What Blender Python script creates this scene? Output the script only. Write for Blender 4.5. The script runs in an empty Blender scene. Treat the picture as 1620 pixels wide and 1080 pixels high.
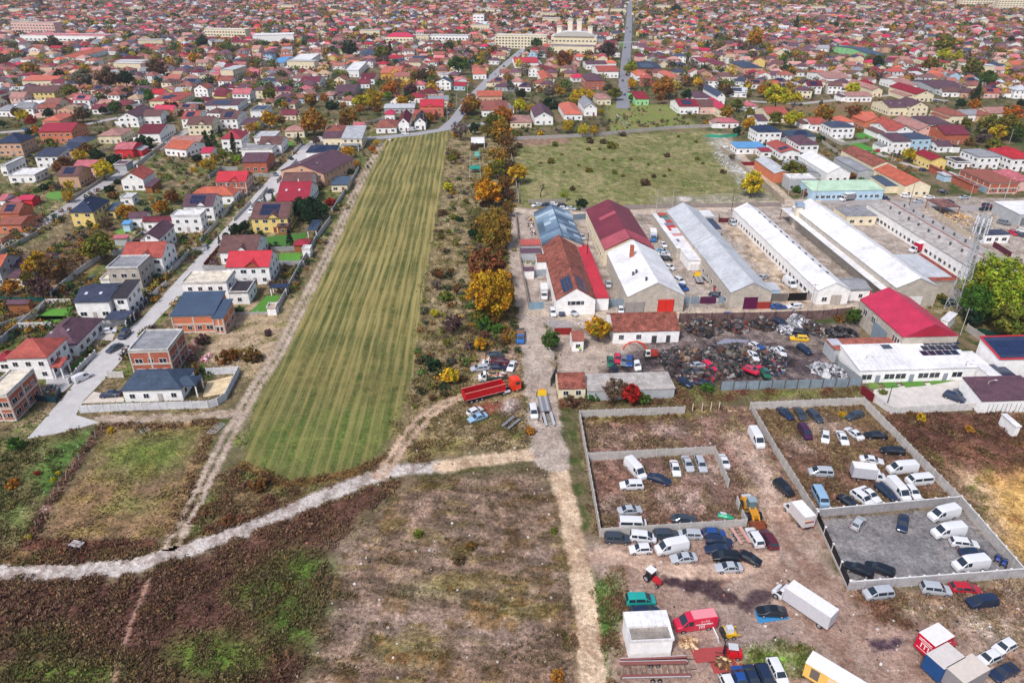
import bpy, math, random
import numpy as np
from mathutils import Vector, Matrix
random.seed(7); rng = np.random.default_rng(7)
SC = bpy.context.scene
COL = SC.collection
# ---------------- camera ----------------
F = 1120.0; YH = -72.0; CZ = 90.0
TH = math.atan((540-YH)/F); CT, ST = math.cos(TH), math.sin(TH)
cam = bpy.data.cameras.new('camera'); cam.sensor_width = 36; cam.sensor_fit = 'HORIZONTAL'
cam.lens = F/1620*36; cam.clip_start = 1; cam.clip_end = 9000
camo = bpy.data.objects.new('camera', cam); COL.objects.link(camo)
camo.location = (0, 0, CZ); camo.rotation_euler = (math.pi/2-TH, 0, 0); SC.camera = camo
# ---------------- light ----------------
W = bpy.data.worlds.new('World'); SC.world = W; W.use_nodes = True
SUN_EL, SUN_AZ = math.radians(52), math.radians(215)
nt = W.node_tree; bg = nt.nodes['Background']; sky = nt.nodes.new('ShaderNodeTexSky')
sky.sky_type = 'NISHITA'; sky.sun_disc = False; sky.sun_elevation = SUN_EL; sky.sun_rotation = SUN_AZ
sky.air_density = 1.0; sky.dust_density = 4.0; sky.ozone_density = 1.0; sky.altitude = 100
nt.links.new(sky.outputs[0], bg.inputs[0]); bg.inputs[1].default_value = 0.1
sl = bpy.data.lights.new('sun', 'SUN'); sl.energy = 1.85; sl.angle = math.radians(8); sl.color = (1, .96, .965)
so = bpy.data.objects.new('sun', sl); COL.objects.link(so)
so.rotation_euler = Vector((math.sin(SUN_AZ)*math.cos(SUN_EL), math.cos(SUN_AZ)*math.cos(SUN_EL), math.sin(SUN_EL))).to_track_quat('Z', 'Y').to_euler()
SC.view_settings.view_transform = 'Standard'; SC.view_settings.look = 'None'; SC.view_settings.exposure = 0.60; SC.view_settings.gamma = 1
SC.view_settings.use_curve_mapping = False

# ---------------- helpers ----------------
def P(px, py, z=0.0):
    """a point of the photograph -> the point of the world at height z"""
    dx = (px-810)/F; v = (py-540)/F
    t = (z-CZ)/(-ST-v*CT)
    return np.array((dx*t, (CT-v*ST)*t))
def toP(x, y, z=0.0):
    d = y*CT-(z-CZ)*ST; u = y*ST+(z-CZ)*CT
    return (810+F*x/d, 540-F*u/d)
ZM = dict(a=(900,620,4.5), b=(1260,620,4.5), c=(900,840,4.5), d=(1260,840,4.5), e=(780,300,5.4), f=(1020,300,5.4),
 g=(1320,300,5.4), h=(720,460,5.4), i=(1000,460,5.4), j=(1300,440,4.909), k=(0,500,5.4), l=(200,500,5.4), m=(0,340,6.0),
 n=(250,340,5.4), o=(0,170,6.0), p=(250,170,6.0), q=(480,140,5.4), r=(650,300,2.571), s=(1140,160,6.75), t=(1380,160,6.75),
 u=(780,120,4.5), v=(0,0,4.0), w=(405,0,4.0), x=(810,0,4.0), y=(1215,0,4.0), A=(0,640,2.4545), B=(440,640,2.454), O=(0,0,1.0),
 z=(720,550,7.2), Z=(960,520,10.8), Q=(970,950,7.714))
def zp(z, x, y):
    ox, oy, s = ZM[z]; return (ox+x/s, oy+y/s)
def lin(c):
    return tuple(((v/255.0+.055)/1.055)**2.4 if v > 10 else v/3294.6 for v in c)
KA = 0.86
def C(r, g, b, k=None):
    m = (KA if k is None else k)
    return tuple(min(.85, x*m) for x in lin((r, g, b)))
MATS = {}
def mat(name, rough=.8, pattern=None, scale=1.0, amt=.25, noise=.25, nscale=.5, metal=0.0, spec=.3, bump=0.0, emit=None, coat=0.0):
    if name in MATS: return MATS[name]
    m = bpy.data.materials.new(name); m.use_nodes = True; t = m.node_tree; N = t.nodes; L = t.links
    b = N['Principled BSDF']; b.inputs['Roughness'].default_value = rough; b.inputs['Metallic'].default_value = metal
    b.inputs['Specular IOR Level'].default_value = spec; b.inputs['Coat Weight'].default_value = coat
    at = N.new('ShaderNodeAttribute'); at.attribute_name = 'Col'
    oi = N.new('ShaderNodeObjectInfo')
    mu = N.new('ShaderNodeMix'); mu.data_type = 'RGBA'; mu.blend_type = 'MULTIPLY'; mu.inputs[0].default_value = 1
    L.new(at.outputs['Color'], mu.inputs[6]); L.new(oi.outputs['Color'], mu.inputs[7]); cur = mu.outputs[2]
    tc = N.new('ShaderNodeTexCoord'); geo = N.new('ShaderNodeNewGeometry')
    hgt = None
    def mul(cur, fac):
        vm = N.new('ShaderNodeVectorMath'); vm.operation = 'SCALE'; L.new(cur, vm.inputs[0]); L.new(fac, vm.inputs['Scale']); return vm.outputs[0]
    def mrange(src, lo, hi):
        r = N.new('ShaderNodeMapRange'); r.inputs[3].default_value = lo; r.inputs[4].default_value = hi; L.new(src, r.inputs[0]); return r.outputs[0]
    if pattern in ('tile', 'seam', 'brick', 'panel', 'plank'):
        if pattern in ('tile', 'brick', 'panel'):
            bt = N.new('ShaderNodeTexBrick'); L.new(tc.outputs['UV'], bt.inputs['Vector'])
            bt.inputs['Color1'].default_value = (1, 1, 1, 1); bt.inputs['Color2'].default_value = (1-amt*.55,)*3+(1,); bt.inputs['Mortar'].default_value = (1-amt*1.2,)*3+(1,)
            bt.inputs['Scale'].default_value = scale
            bt.inputs['Brick Width'].default_value = {'tile': .5, 'brick': .5, 'panel': 2.0}[pattern]; bt.inputs['Row Height'].default_value = {'tile': .4, 'brick': .25, 'panel': .5}[pattern]
            bt.inputs['Mortar Size'].default_value = {'tile': .03, 'brick': .02, 'panel': .03}[pattern]; bt.inputs['Mortar Smooth'].default_value = .3
            fac = N.new('ShaderNodeRGBToBW'); L.new(bt.outputs[0], fac.inputs[0]); hgt = fac.outputs[0]; cur = mul(cur, fac.outputs[0])
        else:
            sx = N.new('ShaderNodeSeparateXYZ'); L.new(tc.outputs['UV'], sx.inputs[0])
            m1 = N.new('ShaderNodeMath'); m1.operation = 'MULTIPLY'; m1.inputs[1].default_value = scale; L.new(sx.outputs[0], m1.inputs[0])
            m2 = N.new('ShaderNodeMath'); m2.operation = 'FRACT'; L.new(m1.outputs[0], m2.inputs[0])
            cr = N.new('ShaderNodeValToRGB'); L.new(m2.outputs[0], cr.inputs[0]); e = cr.color_ramp.elements
            e[0].position = .0; e[0].color = (1-amt,)*3+(1,); e[1].position = .18; e[1].color = (1, 1, 1, 1)
            bwn = N.new('ShaderNodeRGBToBW'); L.new(cr.outputs[0], bwn.inputs[0]); hgt = bwn.outputs[0]; cur = mul(cur, bwn.outputs[0])
    if noise > 0:
        for sc_, am in ((nscale, noise), (nscale*6, noise*.7)):
            no = N.new('ShaderNodeTexNoise'); no.inputs['Scale'].default_value = sc_; no.inputs['Detail'].default_value = 5; no.inputs['Roughness'].default_value = .65
            L.new(geo.outputs['Position'], no.inputs['Vector'])
            mr = N.new('ShaderNodeMapRange'); mr.inputs[1].default_value = .3; mr.inputs[2].default_value = .7; mr.inputs[3].default_value = 1-am; mr.inputs[4].default_value = 1+am; L.new(no.outputs[0], mr.inputs[0])
            cur = mul(cur, mr.outputs[0])
    L.new(cur, b.inputs['Base Color'])
    if bump and hgt is not None:
        bp = N.new('ShaderNodeBump'); bp.inputs['Strength'].default_value = bump; bp.inputs['Distance'].default_value = .05; L.new(hgt, bp.inputs['Height']); L.new(bp.outputs[0], b.inputs['Normal'])
    MATS[name] = m; return m
M = dict(
 wall=mat('render_wall', .85, noise=.13, nscale=.7), brick=mat('brick_wall', .9, 'brick', 1.0, .35, .22, .8), block=mat('block_wall', .9, 'brick', .8, .25, .2, .6),
 tile=mat('roof_tile', .75, 'tile', 1.2, .42, .3, .45, bump=.8), oldtile=mat('old_roof_tile', .9, 'tile', 1.3, .6, .62, .55, bump=.8), metal=mat('roof_metal', .5, 'seam', 1.6, .3, .17, .3, spec=.5, bump=.6),
 sheet=mat('trapezoid_sheet', .55, 'seam', .9, .2, .22, .16, spec=.5), felt=mat('roof_felt', .95, 'panel', .5, .25, .35, .5), rust=mat('rusty_sheet', .8, 'seam', 1.2, .35, .55, .5),
 conc=mat('concrete_panel', .9, 'panel', 1.0, .30, .16, .8), plain=mat('plain_paint', .6, noise=.08, nscale=2), wood=mat('timber', .8, 'plank', 5, .4, .3, 2),
 glass=mat('window_glass', .12, noise=0, spec=.8), paint=mat('car_paint', .28, noise=.03, nscale=1, spec=.5, coat=.6), rubber=mat('tyre_rubber', .85, noise=.1),
 steel=mat('galvanised_steel', .45, noise=.2, nscale=2, metal=.3), solar=mat('solar_cells', .2, 'panel', 1.9, .7, .05, 1, spec=.6), leaf=mat('leaves', .75, noise=.22, nscale=.9, spec=.15), bark=mat('bark', .95, noise=.3),
 lamp=mat('lamp_glass', .2, noise=0), scrap=mat('scrap', .5, noise=.4, nscale=3, spec=.6), soil=mat('soil', .95, noise=.3, nscale=.5), lawn=mat('lawn_grass', .9, noise=.18, nscale=.8))

class MB:
    def __init__(s): s.p = []; s.f = []; s.c = []; s.m = []
    def face(s, pts, col=(1, 1, 1), mi=0):
        n = len(s.p); s.p.extend([tuple(q) for q in pts]); s.f.append(tuple(range(n, n+len(pts)))); s.c.append(col); s.m.append(mi)
    def box(s, c, d, col=(1, 1, 1), mi=0, rz=0.0, rx=0.0, ry=0.0, top=1.0):
        hx, hy, hz = d[0]/2, d[1]/2, d[2]/2
        v = [(-hx, -hy, -hz), (hx, -hy, -hz), (hx, hy, -hz), (-hx, hy, -hz), (-hx*top, -hy*top, hz), (hx*top, -hy*top, hz), (hx*top, hy*top, hz), (-hx*top, hy*top, hz)]
        if rx or ry or rz:
            R = Matrix.Rotation(rz, 3, 'Z') @ Matrix.Rotation(ry, 3, 'Y') @ Matrix.Rotation(rx, 3, 'X')
            v = [tuple(R @ Vector(q)) for q in v]
        v = [(q[0]+c[0], q[1]+c[1], q[2]+c[2]) for q in v]
        for f in ((0, 3, 2, 1), (4, 5, 6, 7), (0, 1, 5, 4), (1, 2, 6, 5), (2, 3, 7, 6), (3, 0, 4, 7)): s.face([v[i] for i in f], col, mi)
        return s
    def cyl(s, a, b, r0, r1=None, n=8, col=(1, 1, 1), mi=0, caps=True):
        r1 = r0 if r1 is None else r1
        a = Vector(a); b = Vector(b); d = (b-a).normalized(); u = d.orthogonal().normalized(); w = d.cross(u)
        A = [a+(u*math.cos(2*math.pi*i/n)+w*math.sin(2*math.pi*i/n))*r0 for i in range(n)]
        B = [b+(u*math.cos(2*math.pi*i/n)+w*math.sin(2*math.pi*i/n))*r1 for i in range(n)]
        for i in range(n):
            j = (i+1) % n; s.face([A[i], A[j], B[j], B[i]], col, mi)
        if caps: s.face(A[::-1], col, mi); s.face(B, col, mi)
        return s
    def build(s, name):
        me = bpy.data.meshes.new(name); me.from_pydata(s.p, [], s.f); nv = len(s.p)
        P_ = np.array(s.p, dtype=np.float32).reshape(-1, 3)
        ca = me.color_attributes.new('Col', 'FLOAT_COLOR', 'POINT'); col = np.ones((nv, 4), np.float32); uv = np.zeros((nv, 2), np.float32)
        for f, c in zip(s.f, s.c):
            i0 = f[0]; n = len(f); col[i0:i0+n, :3] = c
            a = P_[f[0]]; nn = np.cross(P_[f[1]]-a, P_[f[2 if n < 4 else 3]]-a); l = np.linalg.norm(nn)
            if l < 1e-9: continue
            nn = nn/l; u = np.array((-nn[1], nn[0], 0.0)); lu = np.linalg.norm(u)
            u = np.array((1.0, 0, 0)) if lu < .02 else u/lu
            w = np.cross(nn, u); q = P_[i0:i0+n]; uv[i0:i0+n, 0] = q @ u; uv[i0:i0+n, 1] = q @ w
        ca.data.foreach_set('color', col.ravel())
        ul = me.uv_layers.new(name='UVMap'); ul.data.foreach_set('uv', uv.ravel())
        if max(s.m) > 0: me.polygons.foreach_set('material_index', s.m)
        me.update(); return me
def link(me, name, mats, parent=None, loc=(0, 0, 0), rz=0.0, color=(1, 1, 1), scale=None):
    if not isinstance(mats, (list, tuple)): mats = [mats]
    if me is not None and len(me.materials) == 0:
        for q in mats: me.materials.append(q)
    o = bpy.data.objects.new(name, me); COL.objects.link(o); o.location = loc
    if rz: o.rotation_euler = (0, 0, rz)
    if scale: o.scale = scale
    o.color = (*color, 1)
    if parent: o.parent = parent
    return o
REG = []   # things whose label is finished at the end
def tag(o, desc, cat, where='', group=None, kind=None, px=None):
    o['label'] = (desc+' '+where).strip(); o['category'] = cat
    if group: o['group'] = group
    if kind: o['kind'] = kind
    REG.append(o); return o
def empty(name, loc=(0, 0, 0), rz=0.0):
    o = bpy.data.objects.new(name, None); COL.objects.link(o); o.location = loc; o.rotation_euler = (0, 0, rz); o.empty_display_size = .5; return o
def struct(o): o['kind'] = 'structure'; return o
# place phrases ----------------------------------------------------------
def inpoly(px, py, poly):
    r = False; n = len(poly); j = n-1
    for i in range(n):
        xi, yi = poly[i]; xj, yj = poly[j]
        if (yi > py) != (yj > py) and px < (xj-xi)*(py-yi)/(yj-yi)+xi: r = not r
        j = i
    return r
PLACES = [
 ([(925,712),(1130,700),(1180,830),(950,845)], 'inside the inner walled compound'),
 ([(912,640),(1185,630),(1255,770),(1225,835),(1175,835),(1135,703),(925,718)], 'on the overgrown plot round the inner compound'),
 ([(1185,630),(1365,622),(1525,800),(1290,830)], 'inside the weedy eastern compound'),
 ([(1290,822),(1525,795),(1625,905),(1343,940)], 'inside the grey gravel compound'),
 ([(930,838),(1235,828),(1240,905),(950,905)], 'in the parked cluster along the compound wall'),
 ([(1340,925),(1640,905),(1640,985),(1340,985)], 'outside the gravel compound wall'),
 ([(1400,975),(1640,975),(1640,1100),(1400,1100)], 'in the bottom right corner row'),
 ([(1120,1020),(1300,1020),(1300,1100),(1120,1100)], 'in the bottom edge row by the wire fence'),
 ([(930,905),(1400,905),(1400,1100),(930,1100)], 'on the bare dirt yard'),
 ([(730,560),(842,540),(842,725),(730,725)], 'on the rubbish strewn strip beside the red lorry'),
 ([(840,480),(1380,480),(1380,520),(840,520)], 'on the lane in front of the warehouses'),
 ([(880,500),(1370,500),(1370,625),(880,625)], 'in the scrapyard'),
 ([(812,330),(920,330),(920,495),(812,495)], 'beside the tile and patchwork roofed warehouse'),
 ([(920,345),(1020,345),(1020,495),(920,495)], 'beside the dark red and white warehouse'),
 ([(1020,345),(1150,345),(1150,495),(1020,495)], 'in the yard between the second and third warehouses'),
 ([(1150,345),(1330,345),(1330,495),(1150,495)], 'between the long white warehouses'),
 ([(1330,330),(1640,330),(1640,440),(1330,440)], 'among the far right warehouses'),
 ([(1370,560),(1640,560),(1640,700),(1370,700)], 'in the concrete forecourt by the purple roof'),
 ([(1300,430),(1640,430),(1640,640),(1300,640)], 'by the lattice mast and crimson hall'),
 ([(1380,640),(1640,640),(1640,900),(1380,900)], 'on the brown wasteland at the right edge'),
 ([(690,200),(835,200),(845,730),(690,730)], 'on the overgrown field strip'),
 ([(800,200),(1245,200),(1245,345),(800,345)], 'on the walled meadow'),
]
LM = [(617,80,'the tall dark spruce'),(905,70,'the cream church'),(825,62,'the long school block'),(435,58,'the big white hall'),(62,48,'the pink striped flats'),(362,52,'the cream office block'),
 (693,170,'the bright red villa'),(922,185,'the orange hipped bungalow'),(1045,160,'the green walled cottage'),(1227,148,'the large yellow tree'),(990,90,'the straight town street'),
 (1450,165,'the long cream house'),(1190,288,'the round yellow tree by the meadow'),(1480,225,'the dark red brick house'),(1340,298,'the pale green roofed shed'),(1555,260,'the unfinished brick ruin'),
 (375,215,'the red roofed villa'),(90,210,'the orange brick house'),(135,330,'the navy roofed yellow house'),(400,415,'the crimson roofed villa'),(440,320,'the wine red gabled roof'),(60,560,'the white villa with coral roof'),
 (250,600,'the blue roofed bungalow'),(300,500,'the blue grey roofed brick shell'),(180,470,'the charcoal roofed villa'),(300,240,'the bright orange roof'),(780,465,'the big golden tree'),(700,100,'the yellow ochre school'),(1100,100,'the crossroads trees'),
 (1330,60,'the violet roof cluster'),(1560,30,'the far tower blocks'),(1547,145,'the dark pointed conifer'),(150,110,'the dark leafy belt'),(300,150,'the solar roofed rows'),(510,160,'the orange tree clump'),
 (1400,120,'the white farm range'),(30,130,'the left edge terrace'),(620,35,'the northern rooftops'),(1200,40,'the north eastern rooftops'),(250,30,'the north western rooftops'),(1595,110,'the right edge thicket')]
def where(px, py, skip=None):
    for poly, ph in PLACES:
        if inpoly(px, py, poly): return ph
    best = None
    for x, y, n in LM:
        if skip and n == skip: continue
        d = math.hypot((px-x)*.8, (py-y)*1.6)
        if best is None or d < best[0]: best = (d, x, y, n)
    d, x, y, n = best; dx, dy = px-x, (py-y)*1.7
    if d < 9: return 'right by '+n
    if abs(dx) > abs(dy): return ('right of ' if dx > 0 else 'left of ')+n
    return ('in front of ' if dy > 0 else 'behind ')+n
ORD = ['first','second','third','fourth','fifth','sixth','seventh','eighth','ninth','tenth','eleventh','twelfth']
def finish_labels():
    g = {}
    for o in REG: g.setdefault(o['label'], []).append(o)
    for lab, os_ in g.items():
        if len(os_) < 2: continue
        os_.sort(key=lambda o: toP(o.location.x, o.location.y)[0]); n = len(os_)
        if n > 9:
            os_.sort(key=lambda o: o.location.y); k = math.ceil(n/8); bands = [os_[len(os_)*b//k:len(os_)*(b+1)//k] for b in range(k)]
            for b, bo in enumerate(bands):
                bo.sort(key=lambda o: toP(o.location.x, o.location.y)[0])
                for i, o in enumerate(bo): o['label'] = lab+', '+ORD[b]+' row back, '+(ORD[i] if i < 12 else 'last')+' from left'
            continue
        for i, o in enumerate(os_):
            if n == 2: s = 'the left one' if i == 0 else 'the right one'
            elif i == 0: s = 'leftmost'
            elif i == n-1: s = 'rightmost'
            elif i < 12: s = ORD[i]+' from left'
            else: s = 'number %d from left' % (i+1)
            o['label'] = lab+', '+s
    for o in REG:
        if len(o['label'].split()) > 16: o['label'] = o['label'].replace(' storey', ' storey').replace(', ', ' ').replace('two storey ', '').replace('parked cluster along the compound wall', 'cluster by the compound wall').replace('rubbish strewn strip beside the red lorry', 'strip beside the red lorry').replace('yard between the second and third warehouses', 'second warehouse yard').replace('overgrown plot round the inner compound', 'overgrown plot')
# ---------------- numpy noise ----------------
def h2(ix, iy, s):
    n = (ix*374761393+iy*668265263+s*362437) & 0xffffffff
    n = ((n ^ (n >> 13))*1274126177) & 0xffffffff
    return ((n ^ (n >> 16)) & 0xffff)/65535.0
def vn(x, y, s=0):
    ix = np.floor(x).astype(np.int64); iy = np.floor(y).astype(np.int64); fx = x-ix; fy = y-iy
    fx = fx*fx*(3-2*fx); fy = fy*fy*(3-2*fy)
    return (h2(ix, iy, s)*(1-fx)+h2(ix+1, iy, s)*fx)*(1-fy)+(h2(ix, iy+1, s)*(1-fx)+h2(ix+1, iy+1, s)*fx)*fy
def fbm(x, y, s=0, o=4):
    r = 0; a = .5; t = 0
    for i in range(o): r = r+a*vn(x*2**i, y*2**i, s+i*17); t += a; a *= .55
    return r/t
def pdist(X, Y, poly, closed=False):
    """distance to a world polyline"""
    d = np.full(X.shape, 1e9); n = len(poly)
    for i in range(n if closed else n-1):
        ax, ay = poly[i]; bx, by = poly[(i+1) % n]; vx, vy = bx-ax, by-ay; L2 = vx*vx+vy*vy+1e-9
        t = np.clip(((X-ax)*vx+(Y-ay)*vy)/L2, 0, 1); d = np.minimum(d, np.hypot(X-ax-t*vx, Y-ay-t*vy))
    return d
def inside(X, Y, poly):
    r = np.zeros(X.shape, bool); n = len(poly); j = n-1
    for i in range(n):
        xi, yi = poly[i]; xj, yj = poly[j]
        if yi != yj:
            r ^= ((yi > Y) != (yj > Y)) & (X < (xj-xi)*(Y-yi)/(yj-yi)+xi)
        j = i
    return r
HAZE = .0001
# ---------------- ground ----------------
RAXIS = math.radians(92.7); NX, NY = math.cos(RAXIS), math.sin(RAXIS)     # direction the fields and streets run
gpx = np.arange(-420, 2041, 3.4); gpy = np.concatenate([np.arange(-62, 60, 3.0), np.arange(60, 1290, 2.6)])
GX, GY = np.meshgrid(gpx, gpy)
t_ = (0-CZ)/(-ST-(GY-540)/F*CT); WX = (GX-810)/F*t_; WY = (CT-(GY-540)/F*ST)*t_
nh, nw = GX.shape
n1 = fbm(WX*.08, WY*.08, 1); n2 = fbm(WX*.35, WY*.35, 2); n3 = fbm(WX*1.6, WY*1.6, 3, 3); n4 = fbm(WX*.02, WY*.02, 5); n5 = fbm(WX*.55, WY*.55, 8, 3)
def rgb(*c): return np.array(C(*c))
col = np.zeros((nh, nw, 3)); con = np.full((nh, nw), .5); tuft = np.zeros((nh, nw))
def mixn(a, b, t): return a*(1-t)[..., None]+b*t[..., None]
def sm(x, a, b): t = np.clip((x-a)/(b-a), 0, 1); return t*t*(3-2*t)
base = mixn(np.ones((nh, nw, 3))*rgb(104,98,70), np.ones((nh, nw, 3))*rgb(128,112,88), sm(n1, .4, .6))
base = mixn(base, np.ones((nh, nw, 3))*rgb(74,86,46), sm(n2, .48, .62)); col[:] = base
def zone(poly, ca, cb=None, cc=None, soft=1.5, contrast=None, tf=None, wob=2.5, amt=1.0):
    """paint a zone given by its outline; ragged soft edge; three colours mixed by noise of the ground itself"""
    q = [tuple(P(*v)) for v in poly]; xs = [v[0] for v in q]; ys = [v[1] for v in q]
    bx = (WX > min(xs)-8) & (WX < max(xs)+8) & (WY > min(ys)-8) & (WY < max(ys)+8)
    if not bx.any(): return
    r = np.where(bx.any(1))[0]; c_ = np.where(bx.any(0))[0]; sl_ = (slice(r[0], r[-1]+1), slice(c_[0], c_[-1]+1))
    X, Y = WX[sl_], WY[sl_]; d = pdist(X, Y, q, True); ins = inside(X, Y, q); sd = np.where(ins, d, -d)+(n2[sl_]-.5)*2*wob
    m_ = sm(sd, -soft, soft)*amt
    k = np.ones(X.shape+(3,))*rgb(*ca)
    if cb: k = mixn(k, np.ones(X.shape+(3,))*rgb(*cb), sm(n1[sl_], .38, .62))
    if cc: k = mixn(k, np.ones(X.shape+(3,))*rgb(*cc), sm(n2[sl_]*.75+n3[sl_]*.25, .50, .66))
    col[sl_] = mixn(col[sl_], k, m_)
    if contrast is not None: con[sl_] = con[sl_]*(1-m_)+contrast*m_
    if tf is not None: tuft[sl_] = tuft[sl_]*(1-m_)+tf*m_
def ell(cx, cy, rx, ry, n=14): return [(cx+rx*math.cos(i*2*math.pi/n), cy+ry*math.sin(i*2*math.pi/n)) for i in range(n)]
# wasteland bottom left
zone([(-500,930),(0,925),(240,908),(470,812),(600,765),(640,760),(560,830),(520,900),(520,980),(470,1080),(430,1300),(-500,1300)], (112,80,68), (92,64,56), (134,106,80), contrast=.75, tf=1.0)
for e_ in ((480,900,52,30),(500,985,90,45),(100,1065,110,25),(340,1040,80,40),(420,940,50,30),(60,1010,40,10),(560,1040,60,30)):
    zone(ell(*e_), (82,118,44), (106,132,52), (84,92,50), soft=3.5, contrast=.7, tf=.6, amt=.9)
zone([(655,760),(862,742),(884,780),(900,900),(925,1010),(932,1300),(430,1300),(500,1000),(525,930),(545,860)], (138,116,100), (124,102,86), (112,90,66), contrast=.9, tf=.3, soft=3)
for e_ in ((700,860,60,25),(620,980,90,30),(780,1000,70,30),(560,870,40,20),(850,900,30,40)):
    zone(ell(*e_), (164,144,132), None, (126,104,80), soft=4, contrast=.7, tf=.1, amt=.55)
for e_ in ((690,930,60,18),(800,960,50,16),(640,1030,60,20)):
    zone(ell(*e_), (120,124,72), None, (142,108,62), soft=3, amt=.5)
mz = inside(WX, WY, [tuple(P(*v)) for v in [(655,760),(862,742),(884,780),(900,900),(925,1010),(932,1300),(430,1300),(500,1000),(525,930),(545,860)]])
wx_ = WX+3*np.sin(WY*.12)+4*(n1-.5); sk = fbm(wx_*.10, (WY+.25*WX)*1.1, 51, 4); col[:] = np.where(mz[..., None], col*(1+(sm(sk, .36, .64)-.5)*.34)[..., None], col); ol = sm(fbm(wx_*.16, WY*.5, 77, 3), .56, .7)*mz*.5; col[:] = mixn(col, np.ones((nh, nw, 3))*rgb(122,108,58), ol); tuft[:] = np.where(mz, np.clip(sm(sk, .5, .3)*.55, .0, .44), tuft)
# verge between the gravel road and the fields
zone([(-500,880),(60,855),(250,862),(300,850),(600,735),(620,742),(450,815),(270,885),(0,905),(-500,905)], (110,66,56), (120,96,66), (128,116,66), contrast=.9, tf=.8)
zone([(300,760),(380,735),(600,735),(450,800),(300,850),(285,835)], (126,106,76), (96,110,56), (116,72,58), contrast=.9, tf=.9)
zone([(-500,640),(0,690),(45,693),(160,672),(175,668),(45,862),(0,872),(-500,880)], (84,114,54), (124,118,78), (78,96,46), contrast=.8, tf=.6)
zone([(175,676),(338,668),(330,700),(262,846),(240,856),(62,852),(90,800)], (150,122,98), (136,110,82), (142,120,78), contrast=.8, tf=.15)
zone([(200,690),(320,680),(290,740),(210,760),(160,740)], (98,118,50), None, (126,124,66), soft=6, amt=.9)
for e_ in ((210,800,30,14),(190,720,30,14)): zone(ell(*e_), (116,130,66), None, None, soft=4, amt=.6)
# left estate lots
zone([(-500,640),(-500,330),(0,250),(240,190),(600,190),(600,235),(540,350),(480,460),(400,620),(350,650),(0,690)], (126,112,84), (94,102,56), (156,138,110), contrast=.85, tf=.3)
zone([(60,400),(190,360),(170,410),(60,500),(-20,500)], (140,112,84), (156,134,90), (118,96,66), contrast=.8, tf=.8)
zone([(250,490),(470,470),(440,560),(400,600),(330,575),(300,520)], (186,164,136), (170,150,118), (140,132,88), contrast=.6, tf=.3)
# strip between track and field
zone([(604,225),(614,228),(560,330),(500,440),(440,565),(402,650),(383,720),(372,700),(395,640),(430,570),(480,470),(520,400),(560,318)], (168,158,120), (150,140,88), (124,128,70), contrast=.6, tf=.4)
# striped field
FIELD = [(612,214),(711,206),(706,250),(700,300),(682,400),(668,480),(655,600),(622,690),(575,738),(470,762),(400,748),(383,727),(400,650),(440,560),(500,430),(560,310)]
zone(FIELD, (96,100,58), (112,108,64), (84,94,48), contrast=.35, tf=.0, soft=.8, wob=1)
qf = [tuple(P(*v)) for v in FIELD]; fi = inside(WX, WY, qf); across = WX*NY-WY*NX
across = across+1.2*(fbm(WX*.03, WY*.03, 31)-.5)
near = sm(WY, 116, 200)
zone([(395,680),(560,640),(640,650),(600,720),(470,755),(395,735)], (80,106,48), None, (106,120,60), soft=6, amt=.7, contrast=.5)
# strip east of the field
zone([(711,204),(748,200),(806,205),(822,330),(815,335),(842,640),(860,712),(735,722),(640,726),(600,738),(622,692),(655,600),(668,480),(700,300)], (158,142,110), (136,120,88), (118,118,68), contrast=.9, tf=.75)
zone([(740,330),(800,330),(815,500),(820,560),(745,560)], (104,98,60), (128,108,72), (88,100,50), contrast=.9, tf=.9)
zone([(745,560),(820,545),(826,600),(745,600)], (166,140,122), None, (120,118,72), contrast=.8, tf=.4)
zone([(745,640),(822,625),(828,690),(745,700)], (132,112,82), (148,88,72), (112,116,64), contrast=.9, tf=.6)
zone(ell(806,642,12,12), (214,204,200), None, (150,130,120), soft=2, contrast=.8)
zone([(640,700),(735,690),(735,722),(640,726)], (128,118,74), None, (116,84,60), contrast=.9, tf=.8)
# meadow
zone([(812,222),(950,216),(1110,207),(1150,212),(1236,322),(1160,326),(820,328)], (134,132,86), (146,138,98), (106,118,62), contrast=.7, tf=.14, soft=1)
zone([(812,222),(900,217),(900,226),(815,232)], (150,122,104), None, None, soft=4)
zone([(1120,215),(1150,212),(1200,280),(1180,300),(1140,250)], (166,160,146), None, (204,204,200), soft=4, contrast=.9)
zone([(1040,312),(1220,305),(1236,322),(1040,327)], (150,146,124), None, (176,166,150), soft=4)
zone(ell(1084,314,12,3), (214,206,204), None, None, soft=2)
# industrial ground
zone([(812,332),(950,336),(1160,324),(1330,308),(1700,316),(1700,500),(1480,490),(1370,486),(1280,500),(1075,505),(1075,520),(880,520),(835,490)], (186,174,164), (170,159,149), (152,139,127), contrast=.65, tf=.0, soft=.8)
zone([(1140,350),(1170,350),(1290,490),(1250,492)], (196,178,158), None, (150,126,102), contrast=.7)
zone([(880,520),(1075,520),(1360,512),(1366,608),(1140,616),(1040,612),(880,615)], (150,136,126), (122,110,106), (96,86,84), contrast=.9, soft=1)
zone([(880,520),(1000,540),(1000,575),(900,600),(880,600)], (184,168,154), None, (160,146,134), contrast=.5, soft=2)
zone([(1000,560),(1180,530),(1330,560),(1350,605),(1060,612),(950,588)], (74,66,68), (96,86,88), (126,112,108), contrast=1.0, soft=2)
zone([(860,632),(1140,618),(1362,612),(1366,626),(1185,632),(915,645)], (122,104,76), (108,116,58), (120,72,60), contrast=.9, tf=.9)
zone([(930,600),(1140,600),(1140,630),(930,632)], (104,104,60), None, (120,90,66), contrast=.9, tf=.9)
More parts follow.
